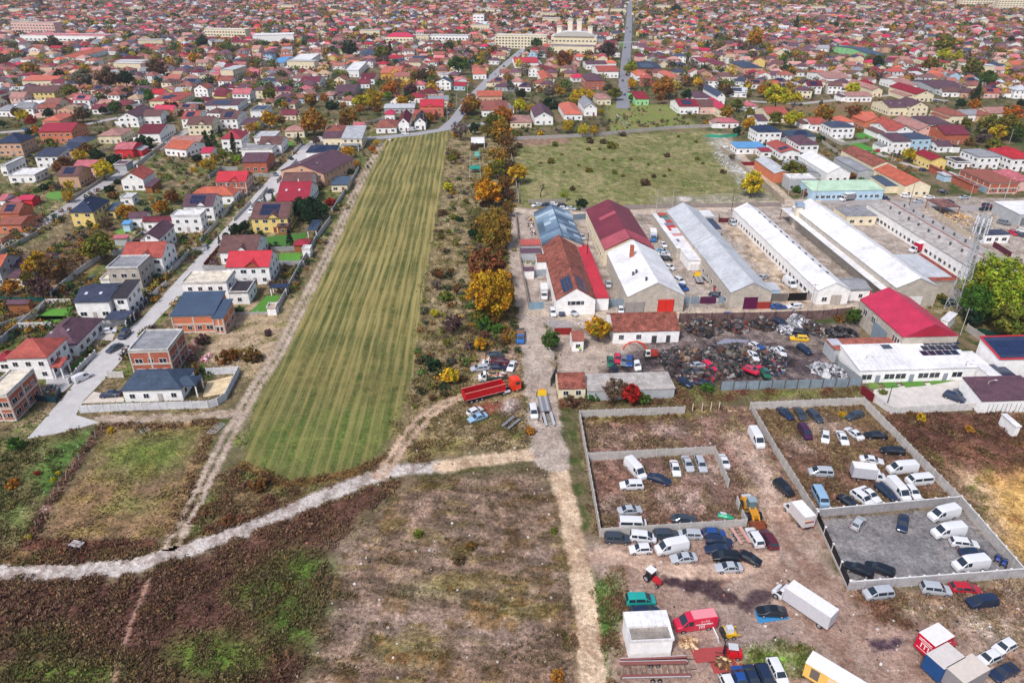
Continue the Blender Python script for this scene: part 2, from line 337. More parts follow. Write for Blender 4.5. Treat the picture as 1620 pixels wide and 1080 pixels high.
# walled compounds
zone([(915,648),(1185,640),(1262,768),(1290,820),(1180,838),(945,848)], (146,116,104), (128,96,82), (156,138,106), contrast=.9, tf=.5, soft=1)
zone([(920,650),(1130,646),(1130,660),(925,668)], (128,120,66), None, (134,104,60), tf=.8, soft=2)
for e_ in ((980,690,30,8),(1060,680,28,8),(1120,745,30,14),(1080,790,40,12),(980,800,25,10)): zone(ell(*e_), (204,184,172), None, (150,120,106), soft=4, amt=.7, contrast=.8)
zone([(1150,690),(1190,690),(1235,770),(1275,850),(1215,850),(1195,760)], (204,180,164), None, (176,146,128), soft=3, contrast=.6, tf=.05)
zone([(1185,642),(1364,634),(1520,797),(1290,822)], (130,100,84), (112,92,66), (140,122,88), contrast=.9, tf=.6, soft=1)
for e_ in ((1275,705,26,9),(1320,680,25,8),(1300,670,18,7)): zone(ell(*e_), (196,176,164), None, (150,120,104), soft=4, amt=.7)
zone([(1292,824),(1520,799),(1614,905),(1344,930)], (136,134,136), (124,122,124), (148,144,144), contrast=.55, soft=.8, wob=1, tf=0)
# dirt yard
zone([(930,850),(1180,836),(1215,836),(1290,822),(1342,934),(1620,915),(1900,900),(1900,1300),(940,1300),(925,950)], (176,154,140), (164,139,125), (148,120,106), contrast=.55, soft=1.5)
zone([(930,900),(975,910),(985,980),(965,1040),(975,1300),(940,1300),(925,960)], (120,104,74), (84,120,56), (132,104,78), contrast=.9, tf=.8)
zone([(1400,935),(1620,915),(1900,900),(1900,1060),(1600,1030),(1500,970),(1420,965)], (150,118,98), (132,112,76), (196,176,158), contrast=.9, tf=.5)
zone([(1480,960),(1620,985),(1620,1080),(1560,1040)], (206,186,170), (128,98,80), (146,120,96), contrast=.9, tf=.4, soft=4)
zone([(1340,935),(1400,935),(1415,960),(1425,985),(1380,975)], (128,94,76), None, (110,74,62), contrast=.9, tf=.6)
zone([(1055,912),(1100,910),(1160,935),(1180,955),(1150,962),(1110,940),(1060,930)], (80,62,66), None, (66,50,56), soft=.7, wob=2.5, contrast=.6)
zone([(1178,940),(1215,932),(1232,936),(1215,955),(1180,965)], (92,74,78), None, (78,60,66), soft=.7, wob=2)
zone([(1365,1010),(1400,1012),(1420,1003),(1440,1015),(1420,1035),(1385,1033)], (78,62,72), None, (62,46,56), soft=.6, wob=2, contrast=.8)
zone([(1130,980),(1250,990),(1240,1030),(1180,1060),(1120,1040)], (140,126,124), None, (160,142,134), soft=5, amt=.7)
zone([(1188,1030),(1250,1028),(1300,1040),(1290,1055),(1230,1062),(1180,1050)], (96,146,40), (124,166,60), (84,122,36), soft=1.5, contrast=.8, tf=.9)
zone(ell(1145,1042,26,16), (214,176,136), None, (196,120,110), soft=1, wob=3, contrast=.6)
# right wasteland
zone([(1385,652),(1545,648),(1620,655),(1900,660),(1900,880),(1620,870),(1520,790)], (104,72,62), (120,84,68), (96,78,52), contrast=.95, tf=1.0)
zone([(1490,730),(1560,740),(1620,760),(1620,880),(1600,870),(1530,800)], (196,168,134), (170,130,112), (118,120,66), contrast=.9, tf=.35, soft=4)
zone([(1560,755),(1620,745),(1900,740),(1900,880),(1620,885),(1600,870)], (214,174,108), (196,154,92), (176,132,84), contrast=.7, tf=.25, soft=3)
zone([(1500,490),(1620,490),(1900,500),(1900,560),(1620,555),(1540,530)], (140,140,88), (120,126,70), (150,124,92), contrast=.8, tf=.7)
zone([(1380,470),(1500,470),(1520,500),(1440,500)], (128,122,78), None, (170,156,130), contrast=.8, tf=.5)
zone([(960,165),(1060,165),(1110,205),(1060,205),(965,212)], (128,142,74), None, (150,134,96), soft=3, amt=.9)
zone([(1150,170),(1400,150),(1420,190),(1300,200)], (150,120,92), (124,110,72), None, soft=4, amt=.8)
zone([(930,68),(990,67),(990,74),(930,75)], (104,140,62), None, None, soft=2)
# tracks: colour and the meshes cut out of the same grid
def track(name, pts, w, ca, cb, ruts=None, z=.02, ragged=1.0, lim=900, obj=True):
    q = [tuple(P(*v)) for v in pts]; xs = [v[0] for v in q]; ys = [v[1] for v in q]
    bx = (WX > min(xs)-8) & (WX < max(xs)+8) & (WY > min(ys)-8) & (WY < max(ys)+8)
    r = np.where(bx.any(1))[0]; c_ = np.where(bx.any(0))[0]; s_ = (slice(r[0], r[-1]+1), slice(c_[0], c_[-1]+1))
    X, Y = WX[s_], WY[s_]; d = pdist(X, Y, q)
    if ruts: e = np.abs(d-ruts[0])-ruts[1]
    else: e = d-w/2
    e = e+(n3[s_]-.5)*1.3*ragged+(n2[s_]-.5)*1.6*ragged
    m_ = 1-sm(e, -.35, .45)
    k = mixn(np.ones(X.shape+(3,))*rgb(*ca), np.ones(X.shape+(3,))*rgb(*cb), sm(n3[s_]*.5+n2[s_]*.5, .42, .62))
    col[s_] = mixn(col[s_], k, m_); con[s_] = con[s_]*(1-m_)+.5*m_; tuft[s_] = tuft[s_]*(1-m_)
    if obj: TR.append((name, s_, m_, z))
TR = []
for r0 in (11,): track('tractor_track', [(505+r0*math.cos(a)*7.6, 722-r0*math.sin(a)*2.6) for a in [k*.25 for k in range(0, 11)]], .3, (122,126,70), (104,116,60), ragged=.5, obj=False)
track('gravel_road', [(-420,880),(-80,905),(0,908),(100,906),(200,896),(270,877),(350,852),(450,812),(520,782),(600,750),(640,741),(700,738)], 3.6, (204,196,190), (160,146,138), z=.03, ragged=.55)
track('dirt_road', [(700,738),(770,727),(850,718),(880,735),(895,790),(912,870),(925,950),(940,1080),(948,1290)], 3.6, (214,190,162), (184,156,130), z=.035, ragged=.5)
track('dirt_lane', [(815,340),(824,420),(838,490),(848,560),(852,600),(858,640),(864,700),(874,728)], 7.2, (188,174,162), (168,153,141), z=.025, ragged=.8)
track('farm_track', [(272,862),(310,790),(345,720),(375,665),(400,620),(440,560),(480,480),(520,400),(560,310),(585,260),(604,228)], 3.4, (196,178,162), (172,152,136), ruts=(.95, .62), z=.03, ragged=.4)
for pl, cc in (([(165,672),(128,722),(75,800),(45,862)], (128,96,84)), ([(338,670),(318,720),(290,780),(268,838)], (150,124,88)), ([(45,858),(120,862),(236,860)], (112,72,60)), ([(385,735),(450,768),(560,748),(615,722)], (118,90,50)), ([(170,672),(250,676),(335,668)], (150,120,84))):
    q_ = [tuple(P(*v)) for v in pl]; e_ = 1-sm(pdist(WX, WY, q_)+(n2-.5)*1.5, .6, 1.6); col[:] = mixn(col, np.ones((nh, nw, 3))*rgb(*cc)*(.7+.6*n3)[..., None], e_*.9); tuft[:] = np.maximum(tuft, e_*1.0); con[:] = np.maximum(con, e_*.9)
track('farm_track', [(378,655),(345,655),(300,660),(200,664),(158,664)], 3, (190,172,158), (160,142,118), z=.028)
track('dirt_track', [(738,627),(700,640),(670,662),(645,690),(618,730),(600,750)], 3, (196,170,148), (170,142,122), ruts=(.95, .6), z=.04, ragged=.35)
track('footpath', [(242,902),(228,935),(210,980),(195,1020),(178,1090),(172,1290)], .45, (178,142,126), (150,116,98), z=.02, ragged=.25)
track('dirt_track', [(940,880),(1000,885),(1080,905),(1150,905),(1215,880)], 3, (206,178,158), (184,156,138), z=.02, obj=False)
track('service_lane', [(818,334),(950,339),(1040,334),(1160,328),(1240,322),(1300,318)], 7, (206,190,174), (192,176,160), z=.03, ragged=.3)
track('service_lane', [(1150,222),(1166,240),(1188,262),(1215,286),(1246,314)], 3.4, (204,186,166), (186,168,148), z=.032, ragged=.4)
track('service_lane', [(836,492),(900,500),(1000,497),(1160,494),(1300,489),(1380,488)], 5, (202,186,168), (186,170,152), z=.03, ragged=.5)
mo = .96+(sm(n5, .32, .68)-.5)*.6*np.clip(con-.4, 0, .6)/.6+(sm(n1, .3, .7)-.5)*.3*np.clip(con-.4, 0, .6)/.6
col *= mo[..., None]
def clear(pts):
    q = [tuple(P(*v)) for v in pts]; tuft[inside(WX, WY, q)] = 0
# material of the ground
gm = bpy.data.materials.new('ground_soil'); gm.use_nodes = True; T_ = gm.node_tree; N = T_.nodes; L = T_.links; b = N['Principled BSDF']; b.inputs['Roughness'].default_value = .95; b.inputs['Specular IOR Level'].default_value = .1
at = N.new('ShaderNodeAttribute'); at.attribute_name = 'Col'; ac = N.new('ShaderNodeAttribute'); ac.attribute_name = 'Con'; geo = N.new('ShaderNodeNewGeometry'); cur = at.outputs['Color']; hs = []
for sc_, am, lo, hi in ((.35, .55, .32, .68), (1.6, .8, .32, .68), (5.5, .9, .33, .67)):
    no = N.new('ShaderNodeTexNoise'); no.inputs['Scale'].default_value = sc_; no.inputs['Detail'].default_value = 6; no.inputs['Roughness'].default_value = .7; L.new(geo.outputs['Position'], no.inputs['Vector'])
    mr = N.new('ShaderNodeMapRange'); mr.inputs[1].default_value = lo; mr.inputs[2].default_value = hi; mr.inputs[3].default_value = -am; mr.inputs[4].default_value = am; L.new(no.outputs[0], mr.inputs[0])
    m1 = N.new('ShaderNodeMath'); m1.operation = 'MULTIPLY'; L.new(mr.outputs[0], m1.inputs[0]); L.new(ac.outputs['Fac'], m1.inputs[1])
    m2 = N.new('ShaderNodeMath'); m2.operation = 'ADD'; m2.inputs[1].default_value = 1.0; L.new(m1.outputs[0], m2.inputs[0])
    m3 = N.new('ShaderNodeMath'); m3.operation = 'MAXIMUM'; m3.inputs[1].default_value = .15; L.new(m2.outputs[0], m3.inputs[0])
    vm = N.new('ShaderNodeVectorMath'); vm.operation = 'SCALE'; L.new(cur, vm.inputs[0]); L.new(m3.outputs[0], vm.inputs['Scale']); cur = vm.outputs[0]; hs.append(no.outputs[0])
L.new(cur, b.inputs['Base Color'])
bp = N.new('ShaderNodeBump'); bp.inputs['Strength'].default_value = .6; bp.inputs['Distance'].default_value = .12; L.new(hs[1], bp.inputs['Height']); L.new(bp.outputs[0], b.inputs['Normal'])
fm = gm.copy(); fm.name = 'crop_rows'; T_ = fm.node_tree; N = T_.nodes; L = T_.links; b = N['Principled BSDF']
old = b.inputs['Base Color'].links[0].from_socket
for n_ in N:
    if n_.type == 'ATTRIBUTE' and n_.attribute_name == 'Con': n_.attribute_name = 'None'; con_links = [l.to_socket for l in n_.outputs['Fac'].links]; cn_ = n_
for s_ in con_links: [L.remove(l) for l in list(s_.links)]; s_.default_value = .6
def mth(op, a, b_=None, c=None):
    m_ = N.new('ShaderNodeMath'); m_.operation = op
    for i, v in enumerate((a, b_, c)):
        if v is None: continue
        if isinstance(v, (int, float)): m_.inputs[i].default_value = v
        else: L.new(v, m_.inputs[i])
    return m_.outputs[0]
ge = N.new('ShaderNodeNewGeometry'); dt = N.new('ShaderNodeVectorMath'); dt.operation = 'DOT_PRODUCT'; L.new(ge.outputs['Position'], dt.inputs[0]); dt.inputs[1].default_value = (NY, -NX, 0)
def nz(sc_, stretch=None):
    no = N.new('ShaderNodeTexNoise'); no.inputs['Scale'].default_value = sc_; no.inputs['Detail'].default_value = 4
    if stretch: mp = N.new('ShaderNodeMapping'); mp.inputs['Scale'].default_value = stretch; mp.vector_type = 'TEXTURE' if 0 else 'POINT'; mp0 = N.new('ShaderNodeVectorRotate'); mp0.rotation_type = 'Z_AXIS'; mp0.inputs['Angle'].default_value = math.pi/2-RAXIS; L.new(ge.outputs['Position'], mp0.inputs[0]); L.new(mp0.outputs[0], mp.inputs[0]); L.new(mp.outputs[0], no.inputs['Vector'])
    else: L.new(ge.outputs['Position'], no.inputs['Vector'])
    return no.outputs[0]
xx = mth('ADD', dt.outputs['Value'], mth('MULTIPLY', nz(.03), 2.5)); wv = lambda per, ph: mth('MULTIPLY_ADD', mth('SINE', mth('MULTIPLY_ADD', xx, 6.2832/per, ph)), .5, .5)
sf = mth('ADD', mth('ADD', mth('MULTIPLY', wv(4.7, 0), .12), mth('MULTIPLY', wv(2.35, 1), .24)), mth('ADD', mth('MULTIPLY', wv(15.5, 2), .10), mth('ADD', mth('MULTIPLY', nz(1.0, (1.6, .035, 1)), 1.1), mth('MULTIPLY', nz(.05), .45))))
mr = N.new('ShaderNodeMapRange'); mr.interpolation_type = 'SMOOTHSTEP'; mr.inputs[1].default_value = .80; mr.inputs[2].default_value = 1.3; L.new(sf, mr.inputs[0])
at2 = N.new('ShaderNodeAttribute'); at2.attribute_name = 'Con'; fc_ = mth('MULTIPLY', mr.outputs[0], at2.outputs['Fac'])
mx = N.new('ShaderNodeMix'); mx.data_type = 'RGBA'; L.new(fc_, mx.inputs[0]); L.new(old, mx.inputs[6]); sc2 = N.new('ShaderNodeVectorMath'); sc2.operation = 'SCALE'; sc2.inputs[0].default_value = C(168,155,100); L.new(mth('MULTIPLY_ADD', nz(2.5), .9, .5), sc2.inputs['Scale']); L.new(sc2.outputs[0], mx.inputs[7]); L.new(mx.outputs[2], b.inputs['Base Color'])
def gridmesh(name, X, Y, Z, c3, cn, facemask=None):
    h_, w_ = X.shape; idx = np.arange(h_*w_).reshape(h_, w_)
    q = np.stack([idx[:-1, :-1], idx[1:, :-1], idx[1:, 1:], idx[:-1, 1:]], -1).reshape(-1, 4)
    if facemask is not None: q = q[facemask.ravel()]
    used = np.unique(q); re = np.full(h_*w_, -1); re[used] = np.arange(len(used)); q = re[q]
    co = np.stack([X.ravel()[used], Y.ravel()[used], Z.ravel()[used]], 1).astype(np.float32)
    me = bpy.data.meshes.new(name); me.vertices.add(len(used)); me.vertices.foreach_set('co', co.ravel())
    me.loops.add(q.size); me.loops.foreach_set('vertex_index', q.ravel().astype(np.int32)); me.polygons.add(len(q)); me.polygons.foreach_set('loop_start', np.arange(0, q.size, 4, dtype=np.int32))
    me.update(calc_edges=True)
    ca = me.color_attributes.new('Col', 'FLOAT_COLOR', 'POINT'); cc = np.ones((len(used), 4), np.float32); cc[:, :3] = c3.reshape(-1, 3)[used]; ca.data.foreach_set('color', cc.ravel())
    cb = me.attributes.new('Con', 'FLOAT', 'POINT'); cb.data.foreach_set('value', cn.ravel()[used].astype(np.float32))
    me.materials.append(gm); return me
relief = (n2-.5)*.5*np.clip(tuft, 0, 1)
struct(link(gridmesh('ground', WX, WY, np.minimum(relief-.06, 0)*0-.0, col, con), 'ground', gm))
for name, s_, m_, z in TR:
    h_ = m_[:-1, :-1]*.25+m_[1:, :-1]*.25+m_[1:, 1:]*.25+m_[:-1, 1:]*.25
    if (h_ > .45).any(): struct(link(gridmesh(name, WX[s_], WY[s_], np.full(WX[s_].shape, z), col[s_], con[s_], h_ > .45), name, gm))
# the striped field as a sheet of its own
FCON = .5+.5*near
hf = fi[:-1, :-1] & fi[1:, 1:] & fi[1:, :-1] & fi[:-1, 1:]
fme = gridmesh('crop_field', WX, WY, np.full(WX.shape, .015), col, FCON, hf); fme.materials.clear(); struct(link(fme, 'crop_field', fm))
# plain land out to the horizon
mb = MB(); c_ = C(120,112,90)
for x0, x1, y0, y1 in ((-6000, 6000, 1500, 9000), (-6000, 6000, -3000, 1500)): mb.face([(x0, y0, -.3), (x1, y0, -.3), (x1, y1, -.3), (x0, y1, -.3)], c_)
struct(link(mb.build('terrain'), 'terrain', M['soil']))
STREETS = []
def sheet(name, pts, color, z=.045, m='soil', kind=True):
    clear(pts); STREETS.append(pts); mb = MB(); q = [P(*v) for v in pts]; mb.face([(v[0], v[1], z) for v in q][::-1], C(*color)); o = link(mb.build(name), name, M[m])
    if kind: struct(o)
    return o
def ribbon(name, pts, w, color, z=.045, m='soil'):
    q = [P(*v) for v in pts]; L_ = []; R_ = []
    for i in range(len(q)):
        a = q[max(0, i-1)]; b_ = q[min(len(q)-1, i+1)]; d = (b_-a)/np.linalg.norm(b_-a); nn = np.array((-d[1], d[0])); L_.append(q[i]+nn*w/2); R_.append(q[i]-nn*w/2)
    mb = MB(); tuft[inside(WX, WY, [tuple(v) for v in R_+L_[::-1]])] = 0
    for i in range(len(q)-1): mb.face([(*R_[i], z), (*R_[i+1], z), (*L_[i+1], z), (*L_[i], z)], C(*color))
    return struct(link(mb.build(name), name, M[m]))
MATS.pop('soil', None); M['asph'] = mat('asphalt', .85, noise=.12, nscale=.4); M['slab'] = mat('concrete_slab', .85, 'brick', .25, .12, .14, .5)
sheet('street', [(43,694),(104,624),(152,561),(228,500),(262,463),(318,402),(362,355),(405,306),(440,268),(480,232),(505,215),(520,222),(482,262),(432,312),(384,356),(343,405),(295,460),(254,500),(172,593),(133,633),(120,656),(157,668),(110,682)], (196,194,194), .05, 'asph')
ribbon('street', [(-60,425),(0,391),(70,352),(130,314),(180,282),(235,246),(262,226),(300,205)], 5.5, (176,174,176), .05, 'asph')
ribbon('main_road', [(470,236),(520,224),(600,218),(660,212),(702,205),(720,190),(742,160),(772,128),(805,98),(826,80),(850,62)], 7.5, (164,164,170), .055, 'asph')
ribbon('main_road', [(702,205),(760,196),(800,192)], 6, (172,170,172), .05, 'asph')
ribbon('town_street', [(985,172),(988,130),(991,82),(994,55),(996,20),(997,2)], 9, (140,141,150), .06, 'asph')
ribbon('town_street', [(900,73),(990,67),(1080,64),(1180,70)], 8, (170,166,166), .065, 'asph')
ribbon('side_street', [(1300,317),(1340,320),(1400,322),(1480,326),(1620,334),(1800,342)], 8, (166,160,158), .06, 'asph')
ribbon('side_street', [(1620,300),(1500,276),(1440,262),(1380,240),(1340,226),(1280,205)], 4, (186,178,172), .05, 'asph')
ribbon('town_street', [(1180,160),(1260,165),(1330,158),(1420,150),(1500,160)], 6, (176,170,168), .05, 'asph')
ribbon('town_street', [(0,210),(60,205),(120,200),(170,190),(230,178)], 6, (176,172,172), .05, 'asph')
sheet('concrete_yard', [zp('j',*v) for v in ((405,865),(930,800),(1090,800),(1230,1000),(1200,1010),(560,1045),(395,960))], (218,212,206), .06, 'slab')
sheet('concrete_yard', [zp('j',*v) for v in ((1180,700),(1240,690),(1330,785),(1230,800),(1010,800))], (206,200,192), .062, 'slab')
sheet('driveway', [zp('k',*v) for v in ((800,645),(1060,700),(1060,735),(700,745))], (216,206,194), .055, 'slab')
sheet('driveway', [zp('k',*v) for v in ((390,520),(560,450),(640,560),(540,650),(400,620))], (184,182,184), .052, 'slab')
sheet('driveway', [zp('k',*v) for v in ((850,85),(1010,70),(960,210),(810,200))], (206,198,190), .052, 'slab')
sheet('sand_garden', [zp('l',*v) for v in ((690,560),(905,510),(840,660),(650,695))], (222,200,162), .05)
for zz, pts, c in (('n',((780,835),(930,690),(1050,685),(1000,760),(920,840)),(84,140,52)),('n',((1010,430),(1040,330),(1235,325),(1215,430)),(92,150,56)),('n',((870,195),(1280,150),(1250,205),(1180,265),(890,270)),(70,120,48)),
    ('m',((300,1018),(440,893),(690,890),(610,985),(520,1018)),(92,150,56)),('m',((1265,870),(1300,820),(1345,825),(1320,870)),(84,140,52)),('k',((270,50),(330,0),(560,0),(540,25)),(80,144,50)),('k',((590,450),(690,358),(740,358),(650,452)),(60,110,44)),
    ('m',((1040,190),(1120,130),(1280,125),(1230,190)),(116,150,70)),('j',((360,800),(420,800),(455,855),(370,858)),(110,140,66)),('j',((455,800),(560,795),(600,850),(505,858)),(86,136,56)),('j',((605,790),(760,775),(815,835),(650,850)),(90,138,58)),('j',((815,780),(1010,765),(1165,768),(850,832)),(96,140,60)),
    ('s',((1440,345),(1620,340),(1620,400),(1470,395)),(76,146,56)),('s',((1340,455),(1480,445),(1620,500),(1620,550),(1560,530)),(80,148,56)),('t',((0,370),(40,380),(0,395)),(76,146,56)),('t',((0,495),(60,540),(60,565),(0,565)),(84,150,58)),('o',((430,860),(470,800),(620,800),(560,880)),(100,150,66)),('o',((1100,180),(1140,190),(1120,200)),(90,140,60)),('p',((1225,330),(1290,330),(1280,365),(1225,365)),(84,140,56))):
    sheet('lawn', [zp(zz,*v) for v in pts], c, .07, 'lawn')
sheet('puddle', [zp('i',*v) for v in ((730,440),(800,410),(1000,420),(980,440),(850,445),(780,480),(700,510),(690,560),(680,600),(620,600),(580,560),(600,500),(680,470))], (150,152,168), .05, 'glass')
sheet('puddle', [zp('h',*v) for v in ((770,285),(820,245),(1000,270),(1000,310),(850,325))], (168,160,160), .05, 'slab')
# weeds: tufts of dry stems and grass
def tufts(name, label, prob, n, hmin, hmax, tints, seed, cat='weeds', spread=.35):
    r = np.random.default_rng(seed); p = (prob*(.12+.88*sm(n2, .40, .6))).ravel(); vis = ((GX > -60) & (GX < 1690) & (GY > 180) & (GY < 1120)).ravel(); p = p*vis; p = p/p.sum()
    i = r.choice(p.size, n, p=p); sp = (WY.ravel()[i]/90.0)
    x = WX.ravel()[i]+r.normal(0, .18, n)*sp; y = WY.ravel()[i]+r.normal(0, .3, n)*sp
    h = r.uniform(hmin, hmax, n)*(.55+.9*vn(x*.25, y*.25, 9)); K = 5; a0 = r.uniform(0, 6.28, n)
    co = np.zeros((n, K, 3, 3)); cl = np.zeros((n, K, 3, 3)); b0 = col.reshape(-1, 3)[i]
    tin = np.array([C(*t) for t in tints]); tt = tin[r.integers(0, len(tints), n)]; bc = b0*.68+tt*.32; bc = bc*r.uniform(.68, 1.32, (n, 1))
    for k in range(K):
        a = a0+k*2*math.pi/K+r.uniform(-.4, .4, n); w = spread*h*r.uniform(.5, 1.1, n)*.7; l = h*r.uniform(.2, .75, n)
        ca_, sa_ = np.cos(a), np.sin(a)
        co[:, k, 0] = np.stack([x-sa_*w, y+ca_*w, np.zeros(n)-.03], 1); co[:, k, 1] = np.stack([x+sa_*w, y-ca_*w, np.zeros(n)-.03], 1)
        co[:, k, 2] = np.stack([x+ca_*l, y+sa_*l, h*r.uniform(.6, 1, n)], 1); cl[:, k, :] = (bc*r.uniform(.75, 1.25, (n, 1)))[:, None, :]
    co = co.reshape(-1, 3).astype(np.float32); cl = cl.reshape(-1, 3); nvt = len(co)
    me = bpy.data.meshes.new(name); me.vertices.add(nvt); me.vertices.foreach_set('co', co.ravel()); me.loops.add(nvt); me.loops.foreach_set('vertex_index', np.arange(nvt, dtype=np.int32))
    me.polygons.add(nvt//3); me.polygons.foreach_set('loop_start', np.arange(0, nvt, 3, dtype=np.int32)); me.update(calc_edges=True)
    c4 = np.ones((nvt, 4), np.float32); c4[:, :3] = cl; ca = me.color_attributes.new('Col', 'FLOAT_COLOR', 'POINT'); ca.data.foreach_set('color', c4.ravel())
    o = link(me, name, M['leaf']); tag(o, label, cat, kind='stuff'); return o
tufts('dry_weeds', 'rust and straw coloured dry weeds covering the wasteland', np.where(tuft > .45, tuft, 0), 64000, .25, .7, [(138,90,76),(172,142,112),(112,74,62),(132,122,80),(190,168,136),(124,86,74)], 3)
tufts('short_grass', 'short olive and straw grass tufts on plots and verges', np.where((tuft > .08) & (tuft <= .9), .5, 0)+tuft*.3, 52000, .15, .45, [(116,128,66),(150,140,90),(96,116,54),(176,160,118)], 4, 'grass', .5)
# ---------------- houses ----------------
RC = dict(tile=(156,102,94), salmon=(190,142,134), purple=(108,78,92), maroon=(120,44,60), red=(196,48,62), crimson=(158,38,58), orange=(206,110,86), slate=(66,74,98), navy=(44,60,92), grey=(150,152,158), brown=(120,86,84), pink=(208,118,128), white=(236,236,238), dark=(64,60,68), blue=(96,160,214), black=(48,50,58), terracotta=(164,98,84), coral=(188,94,84), green=(192,222,194), lgrey=(196,200,206), magenta=(196,50,84), tan=(196,168,140), cream=(230,220,200), bluegrey=(68,86,110), ash=(186,180,176))
WC = dict(white=(244,243,242), cream=(232,220,190), tan=(206,164,136), brick=(190,108,84), yellow=(232,206,128), pink=(226,186,176), grey=(176,180,184), lblue=(176,206,226), red=(214,52,60), green=(150,214,150), block=(196,188,176), orange=(206,124,90), ochre=(226,168,80), lyellow=(226,222,150), wood=(150,96,60))
RW = dict(tile='brick red', salmon='salmon', purple='plum brown', maroon='dark red', red='bright red', crimson='crimson', orange='orange', slate='slate blue', navy='navy', grey='grey', brown='brown', pink='pink', white='white', dark='charcoal', blue='sky blue', black='black', terracotta='terracotta', coral='coral', green='pale green', lgrey='light grey', magenta='magenta', tan='tan', cream='cream', bluegrey='blue grey', ash='ash grey')
WW = dict(white='white', cream='cream', tan='tan', brick='bare brick', yellow='yellow', pink='pale pink', grey='grey', lblue='light blue', red='red', green='light green', block='grey block', orange='orange', ochre='ochre', lyellow='lemon', wood='wooden')
def win_mesh():
    mb = MB(); mb.box((0, -.03, 0), (1, .06, 1), (.8, .8, .8), 0)
    for sx in (-1, 1): mb.face([(sx*.235-.215, -.065, -.45), (sx*.235+.215, -.065, -.45), (sx*.235+.215, -.065, .45), (sx*.235-.215, -.065, .45)], C(44,52,64), 1)
    return mb.build('window')
WIN = win_mesh(); WIN.materials.append(M['plain']); WIN.materials.append(M['glass'])
mb = MB(); mb.box((0, -.04, 0), (1, .08, 1), (1, 1, 1), 0); mb.box((.36, -.1, -.02), (.07, .07, .05), (.3, .3, .3), 0)
DOOR = mb.build('door'); DOOR.materials.append(M['plain'])
CHM = MB().box((0, 0, 0), (.55, .55, 1.7), (1, 1, 1)).box((0, 0, .9), (.7, .7, .12), (.5, .5, .5)).build('chimney'); CHM.materials.append(M['brick'])
OCC = []
def roofmesh(w, d, he, kind, rise, rcol, th=.16):
    """roof with thickness; also returns gable triangles for the walls"""
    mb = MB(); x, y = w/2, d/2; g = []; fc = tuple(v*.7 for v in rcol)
    if kind == 'flat':
        mb.box((0, 0, he+.05), (w, d, .3), rcol)
        for s in (-1, 1):
            mb.box((0, s*(y-.12), he+.35), (w, .24, .5), C(222,220,218)); mb.box((s*(x-.12), 0, he+.352), (.24, d-.5, .5), C(222,220,218))
        return mb, g
    if kind == 'slab':
        mb.box((0, 0, he+.08), (w, d, .2), rcol); return mb, g
    if kind == 'shed':
        v = [(-x, -y, he), (x, -y, he), (x, y, he+rise), (-x, y, he+rise)]; planes = [v]
        g = [[(-x, y), (-x, -y)]]
    elif kind == 'gx':
        planes = [[(-x, -y, he), (x, -y, he), (x, 0, he+rise), (-x, 0, he+rise)], [(x, y, he), (-x, y, he), (-x, 0, he+rise), (x, 0, he+rise)]]
    elif kind == 'gy':
        planes = [[(x, -y, he), (x, y, he), (0, y, he+rise), (0, -y, he+rise)], [(-x, y, he), (-x, -y, he), (0, -y, he+rise), (0, y, he+rise)]]
    else:
        r = min(x, y)*.98
        if x >= y: a, b_ = (-(x-r), 0, he+rise), ((x-r), 0, he+rise); planes = [[(-x, -y, he), (x, -y, he), b_, a], [(x, y, he), (-x, y, he), a, b_], [(x, -y, he), (x, y, he), b_], [(-x, y, he), (-x, -y, he), a]]
        else: a, b_ = (0, -(y-r), he+rise), (0, (y-r), he+rise); planes = [[(x, -y, he), (x, y, he), b_, a], [(-x, y, he), (-x, -y, he), a, b_], [(-x, -y, he), (x, -y, he), a], [(x, y, he), (-x, y, he), b_]]
        for p_ in planes:
            pass
    for p_ in planes:
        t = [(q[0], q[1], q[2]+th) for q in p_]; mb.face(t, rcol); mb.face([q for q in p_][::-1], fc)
    # fascia round the eaves
    for p_ in planes:
        n = len(p_)
        for i in range(n):
            a, b_ = p_[i], p_[(i+1) % n]
            if abs(a[0]) >= x-.01 and abs(b_[0]) >= x-.01 and a[0]*b_[0] > 0 or abs(a[1]) >= y-.01 and abs(b_[1]) >= y-.01 and a[1]*b_[1] > 0:
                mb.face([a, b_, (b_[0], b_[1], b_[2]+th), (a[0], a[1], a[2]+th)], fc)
    if kind in ('gx', 'gy', 'hip'):   # ridge cap
        rc_ = tuple(min(.85, v*1.15) for v in rcol)
        if kind == 'gx' or (kind == 'hip' and x >= y): l = (w if kind == 'gx' else 2*(x-min(x, y)*.98)); mb.box((0, 0, he+rise+th), (l+.02, .35, .1), rc_)
        else: l = (d if kind == 'gy' else 2*(y-min(x, y)*.98)); mb.box((0, 0, he+rise+th), (.35, l+.02, .1), rc_)
    return mb, g
